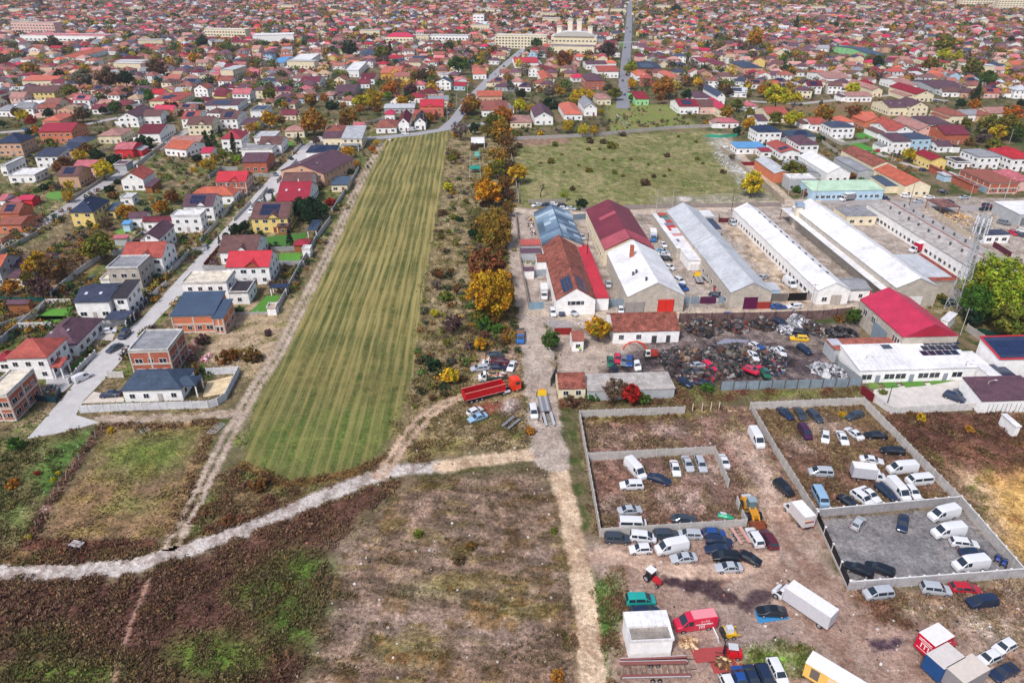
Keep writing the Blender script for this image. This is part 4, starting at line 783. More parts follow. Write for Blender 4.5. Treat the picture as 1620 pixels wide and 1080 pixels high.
# --- right estate ---
RS = []
for z, v, he, k_, ri, rc, wc, op, ds in (
 ('s',(395,330,668,332,592,270),6.2,'hip',2.2,'navy','white','','white two storey house with navy hipped roof'),
 ('s',(745,392,1010,366,900,305),4.2,'hip',2.0,'bluegrey','grey','s',None),
 ('s',(842,470,1062,466,930,385),6.0,'hip',2.4,'purple','white','','white two storey house with plum hipped roof'),
 ('s',(1195,287,1442,277,1330,222),6.2,'hip',2.0,'slate','white','','white modern house with slate hipped roof'),
 ('s',(1002,266,1110,232,975,170),3.6,'gx',2.0,'coral','white','',None),
 ('s',(1265,230,1430,222,1340,172),4.2,'hip',2.0,'orange','white','',None),
 ('s',(1560,200,1700,200,1640,130),5.0,'gx',2.6,'orange','orange','',None),
 ('s',(180,507,487,497,432,442),3.2,'shed',.5,'blue','white','','white row house with sky blue roof'),
 ('s',(650,556,862,552,700,445),3.8,'gy',1.6,'coral','white','s','white house with coral edged solar roof'),
 ('s',(445,550,545,532,480,500),3.0,'shed',.5,'crimson','white','',None),
 ('s',(395,212,515,215,480,145),4.0,'gx',1.8,'purple','white','',None),
 ('s',(0,237,200,228,165,180),3.2,'hip',1.4,'pink','white','',None),
 ('s',(280,62,400,52,370,15),3.4,'hip',1.6,'pink','white','',None),
 ('s',(505,148,735,142,680,72),5.0,'gx',2.6,'coral','cream','',None),
 ('s',(-30,80,100,95,80,0),5.0,'hip',2.6,'magenta','cream','',None),
 ('t',(645,640,800,628,650,545),4.8,'gy',1.6,'crimson','yellow','','yellow house with crimson roof'),
 ('t',(1150,602,1380,592,1200,512),6.0,'hip',1.6,'grey','white','','white two storey house with grey low roof'),
 ('t',(1535,632,1720,605,1530,500),6.0,'hip',2.6,'red','white','','white house with bright red hipped roof'),
 ('t',(235,442,415,427,345,357),6.4,'shed',1.2,'purple','white','',None),
 ('t',(420,407,636,397,520,340),6.4,'hip',1.6,'slate','lblue','','light blue two storey house with slate roof'),
 ('t',(720,492,856,477,760,425),3.2,'gx',1.6,'purple','white','',None),
 ('t',(820,378,1010,345,960,262),5.2,'gx',3.0,'maroon','brick','',None),
 ('t',(520,322,662,302,440,190),4.6,'gy',2.6,'salmon','pink','',None),
 ('t',(262,328,430,312,290,205),4.8,'gy',2.6,'coral','white','',None),
 ('t',(165,320,250,318,200,235),4.8,'gx',2.2,'coral','white','',None),
 ('t',(-30,245,130,205,10,140),5.0,'gy',2.6,'orange','orange','',None),
 ('t',(610,250,860,245,640,172),3.2,'shed',.8,'purple','grey','','long low shed with violet roof'),
 ('t',(405,62,612,62,520,5),6.0,'gy',3.0,'purple','cream','k',None),
 ('t',(210,80,400,60,380,-10),5.0,'gx',2.6,'purple','cream','k',None),
 ('t',(870,172,1000,150,900,75),4.6,'hip',2.2,'terracotta','cream','',None),
 ('t',(1310,152,1430,112,1290,62),4.6,'gx',2.2,'salmon','cream','',None),
 ('t',(1010,160,1150,140,1090,90),4,'gx',1.8,'grey','white','',None),
 ('t',(1140,160,1290,150,1220,90),4,'hip',1.8,'terracotta','tan','',None),
 ('t',(1560,870,1700,840,1620,730),4.5,'hip',2,'pink','pink','',None),
 ('t',(905,660,1050,655,1010,600),3,'flat',0,'dark','white','','white garage below the grey roofed house'),
 ('u',(505,276,642,276,605,200),3.6,'hip',2.4,'orange','white','','bungalow with vivid orange hipped roof'),
 ('u',(645,232,748,236,705,172),4.6,'gy',3.0,'grey','white','','white gabled house with lilac grey roof'),
 ('u',(290,292,436,302,395,232),4.4,'gy',3.2,'purple','white','','white gabled house with plum roof'),
 ('u',(120,332,280,332,262,285),3.2,'hip',1.6,'salmon','cream','',None),
 ('u',(-5,226,105,226,92,182),3.6,'hip',1.8,'terracotta','white','',None),
 ('u',(735,167,845,167,832,132),3.8,'hip',1.6,'salmon','cream','',None),
 ('u',(1015,167,1116,167,1112,112),4.0,'gx',1.8,'crimson','green','','light green cottage with crimson roof'),
 ('u',(1335,227,1462,212,1400,165),4.8,'gx',2.4,'crimson','white','s',None),
 ('u',(1490,228,1602,212,1545,168),4.8,'gx',2.4,'brown','pink','',None),
 ('u',(665,37,802,37,790,-5),6.4,'hip',2.6,'purple','brick','','tall brick house with plum hipped roof'),
 ('u',(1440,160,1560,155,1520,115),4,'hip',2,'purple','white','',None),
 ('u',(1595,150,1660,150,1640,90),5,'gy',2.6,'slate','white','',None),
 ('x',(190,510,260,505,240,455),4,'gy',2,'orange','white','',None),
 ('x',(15,400,170,398,160,362),4.4,'gx',2,'red','white','',None),
 ('x',(470,410,600,405,590,385),4.4,'gx',1.6,'purple','white','',None),
 ('x',(560,470,660,440,640,405),5,'gx',2.4,'coral','white','',None),
 ('x',(1190,395,1280,395,1275,362),4.4,'gx',1.4,'crimson','white','',None),
 ('x',(1460,430,1595,432,1560,395),6.6,'hip',2.4,'bluegrey','tan','s','tall tan villa with blue grey hipped roof'),
 ('x',(1310,425,1395,425,1360,385),4.8,'gy',2.2,'maroon','cream','',None),
 ('x',(785,480,870,480,860,445),4,'hip',1.8,'orange','white','',None),
 ('x',(975,490,1060,490,1050,455),4,'hip',1.8,'orange','white','',None),
 ('x',(805,440,945,430,930,385),4.6,'gx',1.4,'slate','orange','s',None),
 ('y',(345,490,560,505,600,460),4.6,'gx',1.8,'salmon','white','','long white house with salmon roof and many windows'),
 ('y',(500,610,670,612,660,585),3.8,'gx',1.6,'salmon','white','',None),
 ('y',(655,570,740,575,730,520),4.6,'gy',2,'salmon','cream','',None),
 ('y',(935,600,1060,600,1000,545),4.8,'gy',2.6,'crimson','cream','',None),
 ('y',(850,540,950,540,940,495),4.6,'gx',2,'salmon','white','',None),
 ('y',(1055,560,1270,560,1240,505),4.2,'gx',2,'purple','grey','',None),
 ('y',(1060,400,1165,400,1150,368),4,'hip',2,'red','cream','',None),
 ('y',(650,350,750,350,740,290),5.4,'gx',2,'bluegrey','green','','light green house with blue grey solar roof'),
 ('v',(145,510,340,515,330,480),4.2,'gx',2,'orange','cream','',None),
 ('v',(130,585,330,590,340,548),5.4,'gx',2.2,'brown','yellow','',None),
 ('v',(680,395,800,395,790,362),5,'hip',2.4,'maroon','cream','',None),
 ('v',(40,680,200,680,240,640),3.6,'flat',0,'white','grey','',None),
 ('v',(340,370,460,372,430,315),4.6,'gy',2,'orange','white','',None),
 ('v',(940,640,1130,640,1100,590),4.2,'hip',2,'coral','cream','s',None),
 ('v',(1290,665,1500,670,1510,628),4.6,'gx',1,'purple','white','s',None),
 ('w',(660,500,750,500,755,465),4.2,'gx',2,'maroon','white','',None),
 ('w',(495,580,620,590,640,540),3.8,'gx',1.8,'purple','grey','',None),
 ('w',(275,520,400,520,410,485),4.2,'gx',2,'maroon','white','',None),
 ('w',(640,350,745,352,735,320),5,'hip',2,'slate','orange','',None),
 ('w',(560,450,650,450,660,395),5,'flat',0,'white','white','','white cube house with plain flat roof'),
 ('w',(105,400,175,400,180,360),3.6,'gx',1.4,'blue','grey','','small building with vivid blue roof'),
 ('w',(195,395,330,395,320,345),5,'flat',0,'white','white','','white cube house with a pink gate'),
 ('w',(785,465,915,465,910,420),4.8,'gx',1.6,'orange','ochre','','ochre yellow building with orange tile roof'),
 ('w',(915,470,1040,468,1030,430),4.2,'gx',1.6,'terracotta','orange','',None),
 ('w',(1370,470,1460,470,1450,435),4,'hip',1.8,'orange','white','',None),
 ('w',(1400,610,1560,610,1550,575),4,'gx',1.8,'orange','tan','',None),
 ('w',(1425,700,1600,700,1590,640),3.8,'hip',2,'terracotta','white','',None)):
    H(z, v, he, k_, ri, rc, wc, op, ds, ang=None)
H('t',(1270,882,1580,872,1330,725),4.6,'slab',0,'terracotta','brick','BN','unfinished brick building with broken parapets and stepped walls',wh='at the right edge street',rmat='brick',win=[4,3])
H('t',(1040,880,1230,950,1250,700),3.0,'slab',0,'terracotta','brick','N','low brick wing of the unfinished building',wh='by the metal fence',rmat='brick',lvl=0)
H('t',(775,800,935,800,900,757),2.8,'slab',0,'lgrey','lblue','N','small light blue shed with pale roof',cat='shed',lvl=0)
# ---------------- warehouses and yards ----------------
WG = 'warehouses of the industrial estate'
def WH(z, v, he, kind, rise, rc, wc, desc, opts='T', rmat='sheet', wh='', cat='warehouse', **k):
    k.setdefault('win', [0, 0, 0])
    return house(z, v, he, kind, rise, rc, wc, opts+'N', desc, cat, rmat, wh=wh, group=k.pop('group', WG), **k)
def gate(root, x, y, w, h, color, rz=0, name='gate'):
    mb = MB(); mb.box((0, -.08, h/2), (w, .12, h), C(*color)); 
    for i in (-1, 0, 1): mb.box((i*w*.48, -.16, h/2), (.08, .06, h), tuple(v*.6 for v in C(*color)))
    return link(mb.build(name), name, M['plain'], root, (x, y, 0), rz)
# blue patchwork roof
def patchroof(root, w, d, he, rise, cols, seed, kind='gy', step=None, nv=3, name='roof_panels'):
    r = random.Random(seed); mb = MB(); n = int(d/2.6)
    for s in ((-1, 1) if kind == 'gy' else (-1,)):
        for j in range(n):
            cc = r.choice(cols)
            for i in range(nv):
                if r.random() < .45: cc = r.choice(cols)
                if kind == 'gy': x0, x1 = s*w/2*(i/nv), s*w/2*((i+1)/nv); z0, z1 = he+rise*(1-i/nv)+.2, he+rise*(1-(i+1)/nv)+.2
                else: x0, x1 = -w/2+w*i/nv, -w/2+w*(i+1)/nv; z0 = z1 = None; z0 = he+.2+rise*(x0+w/2)/w; z1 = he+.2+rise*(x1+w/2)/w
                y0, y1 = -d/2+d*j/n, -d/2+d*(j+1)/n; q = [(x0, y0, z0), (x1, y0, z1), (x1, y1, z1), (x0, y1, z0)]
                if (x1-x0) < 0: q = q[::-1]
                mb.face(q, C(*cc))
    return link(mb.build(name), name, M['sheet'], root)
r_, w, d = WH('e',(420,480,768,470,664,190),5.0,'gy',3.0,'bluegrey','block','warehouse with patchwork roof of blue and grey sheets',wh='in the north west corner')
patchroof(r_, w, d, 5.0, 3.0, [(106,130,152),(92,116,140),(140,162,180),(176,196,210),(80,98,118),(120,146,168)], 3)
r_, w, d = WH('e',(538,952,880,938,684,470),4.6,'gy',3.6,'terracotta','white','long mossy tiled hall with white front gable',rmat='oldtile',wh='beside the dirt lane')
for x, ww in ((-2.1, .9), (0, 3.0), (2.1, .9)): link(WIN, 'window', M['plain'], r_, (x*.9, -d/2+.15, 3.7), 0, (1, 1, 1), (ww, 1, 1.3))
mb = MB()
for s in (-1, 1):
    for i in range(3):
        for j in range(5):
            xa, xb = s*(.8+i*.9), s*(1.62+i*.9); y0 = -d/2+1.2+j*1.9
            za, zb = 4.6+3.6*(1-abs(xa)/(w/2))+.26, 4.6+3.6*(1-abs(xb)/(w/2))+.26; q = [(xa, y0, za), (xb, y0, zb), (xb, y0+1.8, zb), (xa, y0+1.8, za)]
            mb.face(q if s > 0 else q[::-1], C(48,64,100))
link(mb.build('solar_panel'), 'solar_panel', M['solar'], r_)
WH('e',(880,930,995,928,832,482),3.8,'shed',.4,'red','white','long lean-to with bright crimson red sheet roof',wh='against the mossy tiled hall')
WH('e',(235,480,412,478,405,425),3.4,'slab',0,'coral','grey','small coral roofed store in the western yard',cat='shed',group=None)
WH('e',(235,540,412,540,408,503),3.0,'slab',0,'purple','grey','small plum roofed store in the western yard',cat='shed',group=None)
WH('e',(375,620,515,620,510,555),3.6,'gx',1.4,'terracotta','white','short tiled annex on the mossy hall west side',cat='annex',rmat='oldtile',group=None)
WH('e',(265,695,355,695,350,665),2.8,'slab',0,'purple','white','tiny plum roofed hut in the western yard',cat='shed',group=None)
# dark red + white
r_, w, d = WH('e',(945,506,1392,528,1160,180),5.2,'gy',4.0,'maroon','cream','long gabled hall with faded dark red roof',wh='behind the white roofed hall',win=[0,12])
mb = MB()
for s, c1 in ((1, (176,70,84)), (-1, (176,84,96))): 
    q = [(s*.1, -d/2+.1, 9.43), (s*w/2, -d/2+.1, 5.43), (s*w/2, -d/2+9, 5.43), (s*.1, -d/2+9, 9.43)]; mb.face(q if s > 0 else q[::-1], C(*c1))
q = [(-w*.34, d*.1, 5.2+4*.32+.23), (-.1, d*.1, 9.43), (-.1, d*.1+3, 9.43), (-w*.34, d*.1+3, 5.2+4*.32+.23)]; mb.face(q, C(178,84,96)); link(mb.build('faded_panels'), 'faded_panels', M['sheet'], r_)
r_, w, d = WH('e',(1150,922,1640,905,1392,530),5.2,'gy',4.2,'white','block','white roofed hall with bright red double gate',wh='facing the scrapyard lane')
gate(r_, w*.18, -d/2+.1, 4.6, 4.2, (222,52,40)); gate(r_, -w*.36, -d/2+.1, 5.4, 3.6, (160,156,152), name='cladding')
for x, y in ((-w*.28, -d*.18), (-w*.22, -d*.17), (-w*.14, -d*.38)): link(MB().cyl((0, 0, 0), (0, 0, .9), .3, .3, 8, C(90,90,100)).cyl((0, 0, .9), (0, 0, 1.1), .5, .2, 8, C(90,90,100)).build('roof_vent'), 'roof_vent', M['steel'], r_, (x, y, 5.4+4.2*(1-abs(x)/(w/2))))
link(MB().box((0, 0, 1.8), (1.1, 1.1, 4.2), C(190,112,84)).build('brick_stack'), 'brick_stack', M['brick'], r_, (-w*.16, d*.18, 5.2+4.2*.66))
# grey hall
r_, w, d = WH('f',(415,480,714,463,448,172),5.2,'gy',3.0,'lgrey','block','light grey gabled hall next to patchwork lean-to',wh='north of the pale metal hall')
r_, w, d = WH('f',(740,890,1090,872,714,466),5.2,'gy',3.0,'lgrey','block','pale metal hall with purple gate and rust door',wh='facing the scrapyard lane',rmat='sheet',win=[0,8])
gate(r_, .1, -d/2+.1, 4.0, 3.8, (92,24,72)); gate(r_, w*.33, -d/2+.1, 4, 2.2, (160,58,52), name='low_door')
r_, w, d = WH('f',(285,520,400,482,192,190),3.6,'slab',0,'white','block','low lean-to roofed with red green white sheet strips',cat='lean-to',wh='along the light grey hall')
patchroof(r_, w, d, 3.5, .25, [(226,222,224),(190,64,60),(96,120,150),(232,230,232),(210,150,150),(70,116,90),(214,216,222),(120,130,150)], 8, 'x', nv=2)
r_, w, d = WH('f',(385,622,490,592,402,492),3.4,'slab',0,'white','white','small white workshop with one crimson roof sheet',cat='workshop',wh='beside the pale metal hall')
gate(r_, 0, -d/2+.1, 2.6, 2.3, (236,236,236))
WH('f',(560,345,652,328,562,232),3.2,'slab',0,'slate','grey','dark blue roofed store along the grey hall',cat='shed',group=None)
WH('f',(500,236,600,232,545,180),4.0,'slab',0,'white','grey','white roofed link shed along the grey hall',cat='shed',group=None)
WH('f',(1082,868,1160,852,1100,790),3.4,'slab',0,'lgrey','lblue','small pale lean-to at the purple gated hall corner',cat='shed',group=None)
# long white halls
r_, w, d = WH('f',(1480,866,1762,860,1005,165),4.4,'gy',2.4,'white','white','long white hall with a row of small windows',wh='fourth from the dirt lane',win=[0,24],lvl=2)
link(WIN, 'window', M['plain'], r_, (-w*.25, -d/2+.1, 1.7), 0, (1, 1, 1), (1.6, 1, 1.4)); gate(r_, w*.1, -d/2+.1, 3, 3, (190,184,176))
mb = MB()
for i in range(12): y = -d/2+8+i*(d-14)/12; x = 1.0; mb.box((x, y, 4.75+2.4*(1-x/(w/2))), (.5, 1.0, .5), C(120,124,130))
link(mb.build('ridge_vents'), 'ridge_vents', M['steel'], r_)
r_, w, d = WH('g',(545,856,885,824,12,135),6.2,'gy',3.0,'white','block','largest white hall with white sliding gate in gable',wh='behind the crimson hall')
gate(r_, 0, -d/2+.1, 4.4, 3.4, (240,240,240))
r_, w, d = WH('g',(388,852,545,856,-345,165),4.2,'shed',.2,'white','wood','open store lean-to with pale roof along the white hall',cat='lean-to',wh='',opts='TO')
WH('j',(120,85,395,95,270,8),3.6,'gx',.9,'grey','white','low white workshop with striped grey roof',cat='workshop',wh='behind the crimson hall left corner',win=[2,0],lvl=2)
r_, w, d = WH('j',(222,98,398,98,385,62),3.2,'slab',0,'grey','red','crimson panelled end block of the white workshop',cat='workshop',wh='')
# concrete hall with chimneys
r_, w, d = WH('g',(1225,715,1525,640,600,95),4.6,'gy',1.3,'ash','white','long low hall with cracked grey roof and vents',rmat='felt',wh='left of the fenced timber yard',win=[0,22])
for i in range(9):
    for x in (-w*.22, w*.20):
        y = -d/2+6+i*(d-9)/9+(2 if x > 0 else 0); link(MB().box((0, 0, .5), (.8, .8, 1.0), C(120,88,84)).box((0, 0, 1.05), (1.3, 1.1, .12), C(90,60,60)).build('roof_vent') if i == 0 and x < 0 else bpy.data.meshes['roof_vent.001'] if 'roof_vent.001' in bpy.data.meshes else MB().box((0, 0, .5), (.8, .8, 1.0), C(120,88,84)).build('roof_vent'), 'roof_vent', M['plain'], r_, (x, y, 4.6+1.3*(1-abs(x)/(w/2))+.1))
mb = MB(); mb.box((0, 0, 6.12), (.35, d, .12), C(150,60,56)); link(mb.build('ridge_flashing'), 'ridge_flashing', M['plain'], r_)
WH('g',(122,237,357,217,212,138),3.6,'slab',0,'grey','cream','small cream house with grey flat roof in the yard',cat='house',rmat='felt',wh='left of the cracked roof hall',win=[3,0],lvl=2)
r_, w, d = WH('g',(872,812,1058,757,742,532),4.4,'slab',0,'lgrey','block','grey shed roof bordered by rust red sheets',cat='shed',wh='between white hall and cracked roof hall')
mb = MB(); mb.box((w*.42, 0, 4.65), (w*.15, d, .1), C(150,72,60)); mb.box((-w*.08, -d*.44, 4.652), (w*.84, d*.12, .1), C(160,84,68)); link(mb.build('rusty_sheets'), 'rusty_sheets', M['rust'], r_)
r_, w, d = WH('g',(1600,222,1950,205,1690,98),4.2,'shed',.3,'white','grey','white roofed garage row with several roller doors',cat='garage row',wh='at the right edge')
for i in range(4): gate(r_, -w/2+3+i*5, -d/2+.1, 3.6, 3, [(120,124,130),(236,236,236),(90,96,104),(230,230,232)][i], name='roller_door')
WH('g',(1290,388,1512,386,1470,342),3.2,'slab',0,'slate','white','small white gatehouse with slate flat roof',cat='gatehouse',wh='right of the timber yard',win=[3,0],lvl=2,rmat='felt')
WH('g',(905,152,1085,152,1045,85),3.4,'hip',1.6,'brown','wood','open rusty canopy over stacked timber',cat='canopy',opts='O',rmat='rust',wh='beside the side street')
# crimson hall
r_, w, d = WH('j',(640,470,1060,444,712,150),6.6,'gy',3.4,'magenta','block','concrete block hall under a broad crimson metal roof',rmat='metal',wh='beside the lattice mast')
mb = MB(); mb.face([(-w/2+.3, -d/2-.05, 6.75), (w/2-.3, -d/2-.05, 6.75), (0, -d/2-.05, 9.95)], C(170,24,56)); link(mb.build('gable_cladding'), 'gable_cladding', M['metal'], r_)
for y in (-d*.33, -d*.38, -d*.43, d*.1, d*.14, d*.3, d*.34): link(WIN, 'window', M['plain'], r_, (-w/2+.15, y, 4.6), -math.pi/2, (1, 1, 1), (.8, 1, 1.8))
gate(r_, -w/2+.1, -d*.06, 6.5, 4.6, (140,156,170), -math.pi/2)
r_, w, d = WH('j',(112,572,605,530,512,448),3.6,'slab',0,'terracotta','grey','rust striped flat shed against the crimson hall',cat='shed',rmat='rust',wh='at the scrapyard edge')
mb = MB(); mb.box((-w*.40, d*.15, 3.86), (w*.16, d*.6, .08), C(200,204,214)); link(mb.build('pale_sheets'), 'pale_sheets', M['sheet'], r_)
r_, w, d = WH('j',(300,730,1206,690,1055,520),3.4,'shed',1.2,'white','white','white row house with large windows and solar panels',cat='row house',wh='in front of the crimson hall',win=[0,0])
n = 9
for i in range(n):
    x = -w/2+2.2+i*(w-4)/n; 
    if i % 3 == 1: link(DOOR, 'door', M['plain'], r_, (x, -d/2+.15, 1.05), 0, (.25, .28, .33), (1.1, 1, 2.1))
    else: link(WIN, 'window', M['plain'], r_, (x, -d/2+.15, 1.7), 0, (1, 1, 1), (2.7, 1, 1.5))
mb = MB()
for i, j in [(i, j) for j in range(3) for i in range(5)]:
    x0 = w*.22+i*1.9-(2-j)*1.3; y0 = -d*.02+j*2.1; za = 3.4+1.2*(y0+d/2)/d+.25; mb.face([(x0, y0, za), (x0+1.75, y0, za), (x0+1.75, y0+1.95, za+.2), (x0, y0+1.95, za+.2)], C(38,50,78))
link(mb.build('solar_panel'), 'solar_panel', M['solar'], r_)
mb = MB(); mb.box((-w*.12, d*.35, 4.75), (2.2, 1.8, .12), C(70,80,90)); link(mb.build('skylight'), 'skylight', M['glass'], r_)
WH('j',(1340,792,1442,787,1170,568),2.9,'slab',0,'white','white','narrow white flat roofed strip building',cat='outbuilding',wh='right of the white row house',lvl=0)
r_, w, d = WH('j',(1245,958,1720,945,1600,795),3.2,'shed',1.4,'purple','white','white outbuilding with broad plum brown roof',cat='outbuilding',rmat='tile',wh='at the right edge of the forecourt',win=[0,0])
for i, cc in enumerate([(96,140,140),(60,50,60),(96,140,140)]): gate(r_, -w*.28+i*3.2, -d/2+.3, 2.0, 2.3, cc, name='door')
r_, w, d = WH('j',(1388,636,1830,618,1765,486),5.2,'shed',1.6,'navy','white','white house with navy solar roof edged in red',cat='house',wh='at the right edge',rmat='sheet',win=[0,2],lvl=2)
mb = MB()
for i in range(8):
    for j in range(2): x0 = -w/2+1+i*1.7; y0 = -d*.3+j*2.6; za = 5.2+1.6*(y0+d/2)/d+.25; mb.face([(x0, y0, za), (x0+1.55, y0, za), (x0+1.55, y0+2.4, za+.45), (x0, y0+2.4, za+.45)], C(44,60,104))
link(mb.build('solar_panel'), 'solar_panel', M['solar'], r_)
mb = MB()
mb.box((-w/2, 0, 6.2), (.35, d, .3), C(214,50,60), rx=math.atan2(1.6, d)); mb.box((0, -d/2, 5.42), (w, .3, .3), C(214,50,60)); mb.box((0, d/2, 7.0), (w, .3, .3), C(214,50,60)); link(mb.build('red_trim'), 'red_trim', M['plain'], r_)
WH('j',(1440,788,1542,782,1420,668),3.0,'slab',0,'navy','white','dark solar canopy on posts',cat='canopy',opts='O',rmat='solar',wh='in front of the red edged house')
# scrapyard buildings
r_, w, d = WH('h',(1350,352,1928,347,1900,183),3.4,'gx',2.6,'terracotta','white','long rust tiled office with off-white walls',cat='office',rmat='oldtile',wh='at the scrapyard entrance',win=[0,0])
for x in (-.40, -.375, -.35, -.14, -.115, -.09): link(WIN, 'window', M['plain'], r_, (x*w, -d/2+.15, 1.9), 0, (1, 1, 1), (.45, 1, 1.5))
link(DOOR, 'door', M['plain'], r_, (w*.33, -d/2+.15, 1.05), 0, (.06, .06, .07), (1.1, 1, 2.1)); link(DOOR, 'door', M['plain'], r_, (w*.12, -d/2+.15, 1.05), 0, (.06, .06, .07), (1.3, 1, 2.1))
WH('h',(1000,432,1105,430,1100,347),3.0,'gx',1.4,'terracotta','white','little white guard house with orange tile roof',cat='guard house',rmat='tile',wh='beside the yard gate',win=[1,1],lvl=2)
WH('h',(882,842,1122,838,1126,697),2.6,'gx',2.0,'terracotta','cream','small cottage with patchy mossy tile roof',cat='cottage',rmat='oldtile',wh='at the lane corner of the scrapyard',win=[2,0],lvl=2)
WH('h',(1130,852,1888,845,1842,700),2.6,'slab',0,'ash','grey','long sagging shed with pale asbestos roof',cat='shed',rmat='felt',wh='between mossy cottage and the wreck piles')
# portable office at the bottom
r_, w, d = WH('c',(432,802,748,772,714,572),3.4,'slab',0,'white','white','white portable office block with stained roof well',cat='portable office',rmat='sheet',wh='beside the red van',group=None)
mb = MB(); mb.face([(-w*.44, -d*.46, 3.62), (w*.44, -d*.46, 3.62), (w*.44, -d*.04, 3.62), (-w*.44, -d*.04, 3.62)], C(158,150,142))
link(mb.build('stained_roof_well'), 'stained_roof_well', M['felt'], r_)
mb = MB(); mb.box((0, d*.23, 3.85), (w, d*.54, .42), C(240,240,242)); mb.box((0, -d/2+.06, 3.75), (w, .14, .2), C(240,240,242)); mb.box((-w/2+.06, -d*.25, 3.752), (.14, d*.45, .2), C(240,240,242)); mb.box((w/2-.06, -d*.25, 3.752), (.14, d*.45, .2), C(240,240,242))
link(mb.build('upper_roof'), 'upper_roof', M['sheet'], r_)
WH('j',(935,325,1000,348,1042,275),3.0,'slab',0,'white','white','white equipment cabin at the mast foot',cat='cabin',group=None,ang=math.radians(25),opts='TF',lvl=0)
WH('b',(1545,235,1625,265,1660,165),2.6,'slab',0,'white','white','white site container in the brown weeds',cat='container',wh='at the right edge',group=None,lvl=0)
# estate sheds by the meadow
WH('s',(590,786,742,762,540,612),4.2,'gy',1.0,'lgrey','orange','orange walled shed with light grey roof',cat='shed',wh='by the lane along the meadow')
WH('s',(862,782,1052,768,860,640),3.8,'gy',1.0,'grey','grey','plain grey roofed workshop between two sheds',cat='workshop',wh='')
WH('s',(1130,770,1400,775,1105,588),4.2,'gy',2.6,'white','white','white gabled hall with pale roof behind green shed',wh='',win=[3,3],lvl=2)
WH('s',(735,835,1022,838,905,788),4.8,'flat',0,'white','grey','flat roofed grey office with ribbon windows',cat='office',wh='left of the pale green roofed shed',win=[6,0],lvl=2)
WH('s',(980,965,1752,951,1655,862),4.0,'shed',.9,'green','lblue','long workshop with pale green sheet roof',cat='workshop',wh='north of the side street',win=[12,1],lvl=1)
WH('s',(1500,768,1620,738,1362,592),3.6,'gy',.8,'grey','grey','open grey roofed shed by the tile range',cat='shed',wh='')
WH('t',(75,740,200,668,-180,495),4.0,'gy',2.4,'terracotta','cream','long range with weathered red tile roof',cat='range',rmat='oldtile',wh='north of the side street')
WH('t',(360,914,628,905,365,725),4.6,'gy',2.4,'orange','cream','cream workshop with bright orange roof',cat='workshop',wh='on the side street',rmat='tile',win=[3,0],lvl=2)
WH('t',(130,900,345,915,200,820),3.2,'shed',.5,'bluegrey','cream','low shed with blue and orange roof strips',cat='shed',wh='left of the orange roofed workshop')
# landmarks of the town
def block(px, py, w, d, h, rc, wc, desc, rows, cols_, cat='building', roof='flat', rise=0, ang=-8, extra=None):
    r_, w, d = house('O', (px, py, w, d), h, roof, rise, rc, wc, 'NT', desc, cat, None, ang=math.radians(ang), wh='', lvl=0, group=None)
    for r in range(rows):
        for i in range(cols_): link(WIN, 'window', M['plain'], r_, (-w/2+(i+.5)*w/cols_, -d/2-.0, 1.8+r*(h-1.2)/rows), 0, (1, 1, 1), (w/cols_*.6, 1, 1.5))
    return r_, w, d
block(62, 55, 60, 14, 14, 'salmon', 'pink', 'pink and cream striped apartment block far left', 4, 14, 'apartment block')
block(110, 64, 110, 22, 6, 'pink', 'white', 'long low market hall with pinkish red roof', 1, 20, 'hall')
block(362, 62, 52, 14, 11, 'cream', 'cream', 'cream office block with ribbon windows and rooftop letters', 3, 14, 'office block')
block(435, 68, 45, 24, 9, 'white', 'white', 'big plain white hall with ribbon windows', 1, 9, 'hall', ang=12)
block(825, 76, 56, 14, 13, 'cream', 'cream', 'long four storey cream school block', 4, 16, 'school')
block(712, 68, 46, 14, 8, 'lgrey', 'white', 'white school wing with pale roof', 2, 12, 'school')
block(905, 84, 46, 14, 7, 'purple', 'cream', 'cream hall wing below the church with plum roof', 1, 10, 'hall')
block(693, 70, 34, 14, 9, 'magenta', 'cream', 'cream villa with magenta roof left of the white school wing', 2, 8, 'villa', 'hip', 4) if 0 else None
block(635, 70, 32, 14, 8, 'magenta', 'cream', 'cream villa with magenta hipped roof beside the spruce', 2, 8, 'villa', 'hip', 4)
block(1545, 12, 70, 16, 19, 'cream', 'cream', 'left cream tower block at the far right skyline', 5, 14, 'apartment block')
block(1605, 18, 70, 16, 19, 'cream', 'cream', 'right cream tower block at the far right edge', 5, 14, 'apartment block')
block(758, 40, 16, 10, 14, 'white', 'white', 'small white tower like church far behind the school', 3, 3, 'church')
# cream church with stepped front and barrel roofs
r_, w, d = block(908, 74, 50, 20, 11, 'white', 'cream', 'broad cream church with four towers and arched roof', 2, 12, 'church')
mb = MB()
for i in range(12):
    a0, a1 = math.pi*i/12, math.pi*(i+1)/12; mb.face([(math.cos(a0)*22, -d/2-1, 11.3+math.sin(a0)*5), (math.cos(a0)*22, d/2, 11.3+math.sin(a0)*5), (math.cos(a1)*22, d/2, 11.3+math.sin(a1)*5), (math.cos(a1)*22, -d/2-1, 11.3+math.sin(a1)*5)], C(214,214,218))
    mb.face([(0, -d/2-1, 11.3), (math.cos(a0)*22, -d/2-1, 11.3+math.sin(a0)*5), (math.cos(a1)*22, -d/2-1, 11.3+math.sin(a1)*5)], C(200,196,190))
link(mb.build('arched_roof'), 'arched_roof', M['plain'], r_)
for x, hh in ((-17, 9), (-5, 16), (5, 16), (17, 9)):
    link(MB().box((x, 2, 11.3+hh/2), (5, 5, hh), C(232,224,204)).box((x, 2, 11.6+hh), (6, 6, .6), C(214,206,190)).build('tower'), 'tower', M['wall'], r_)
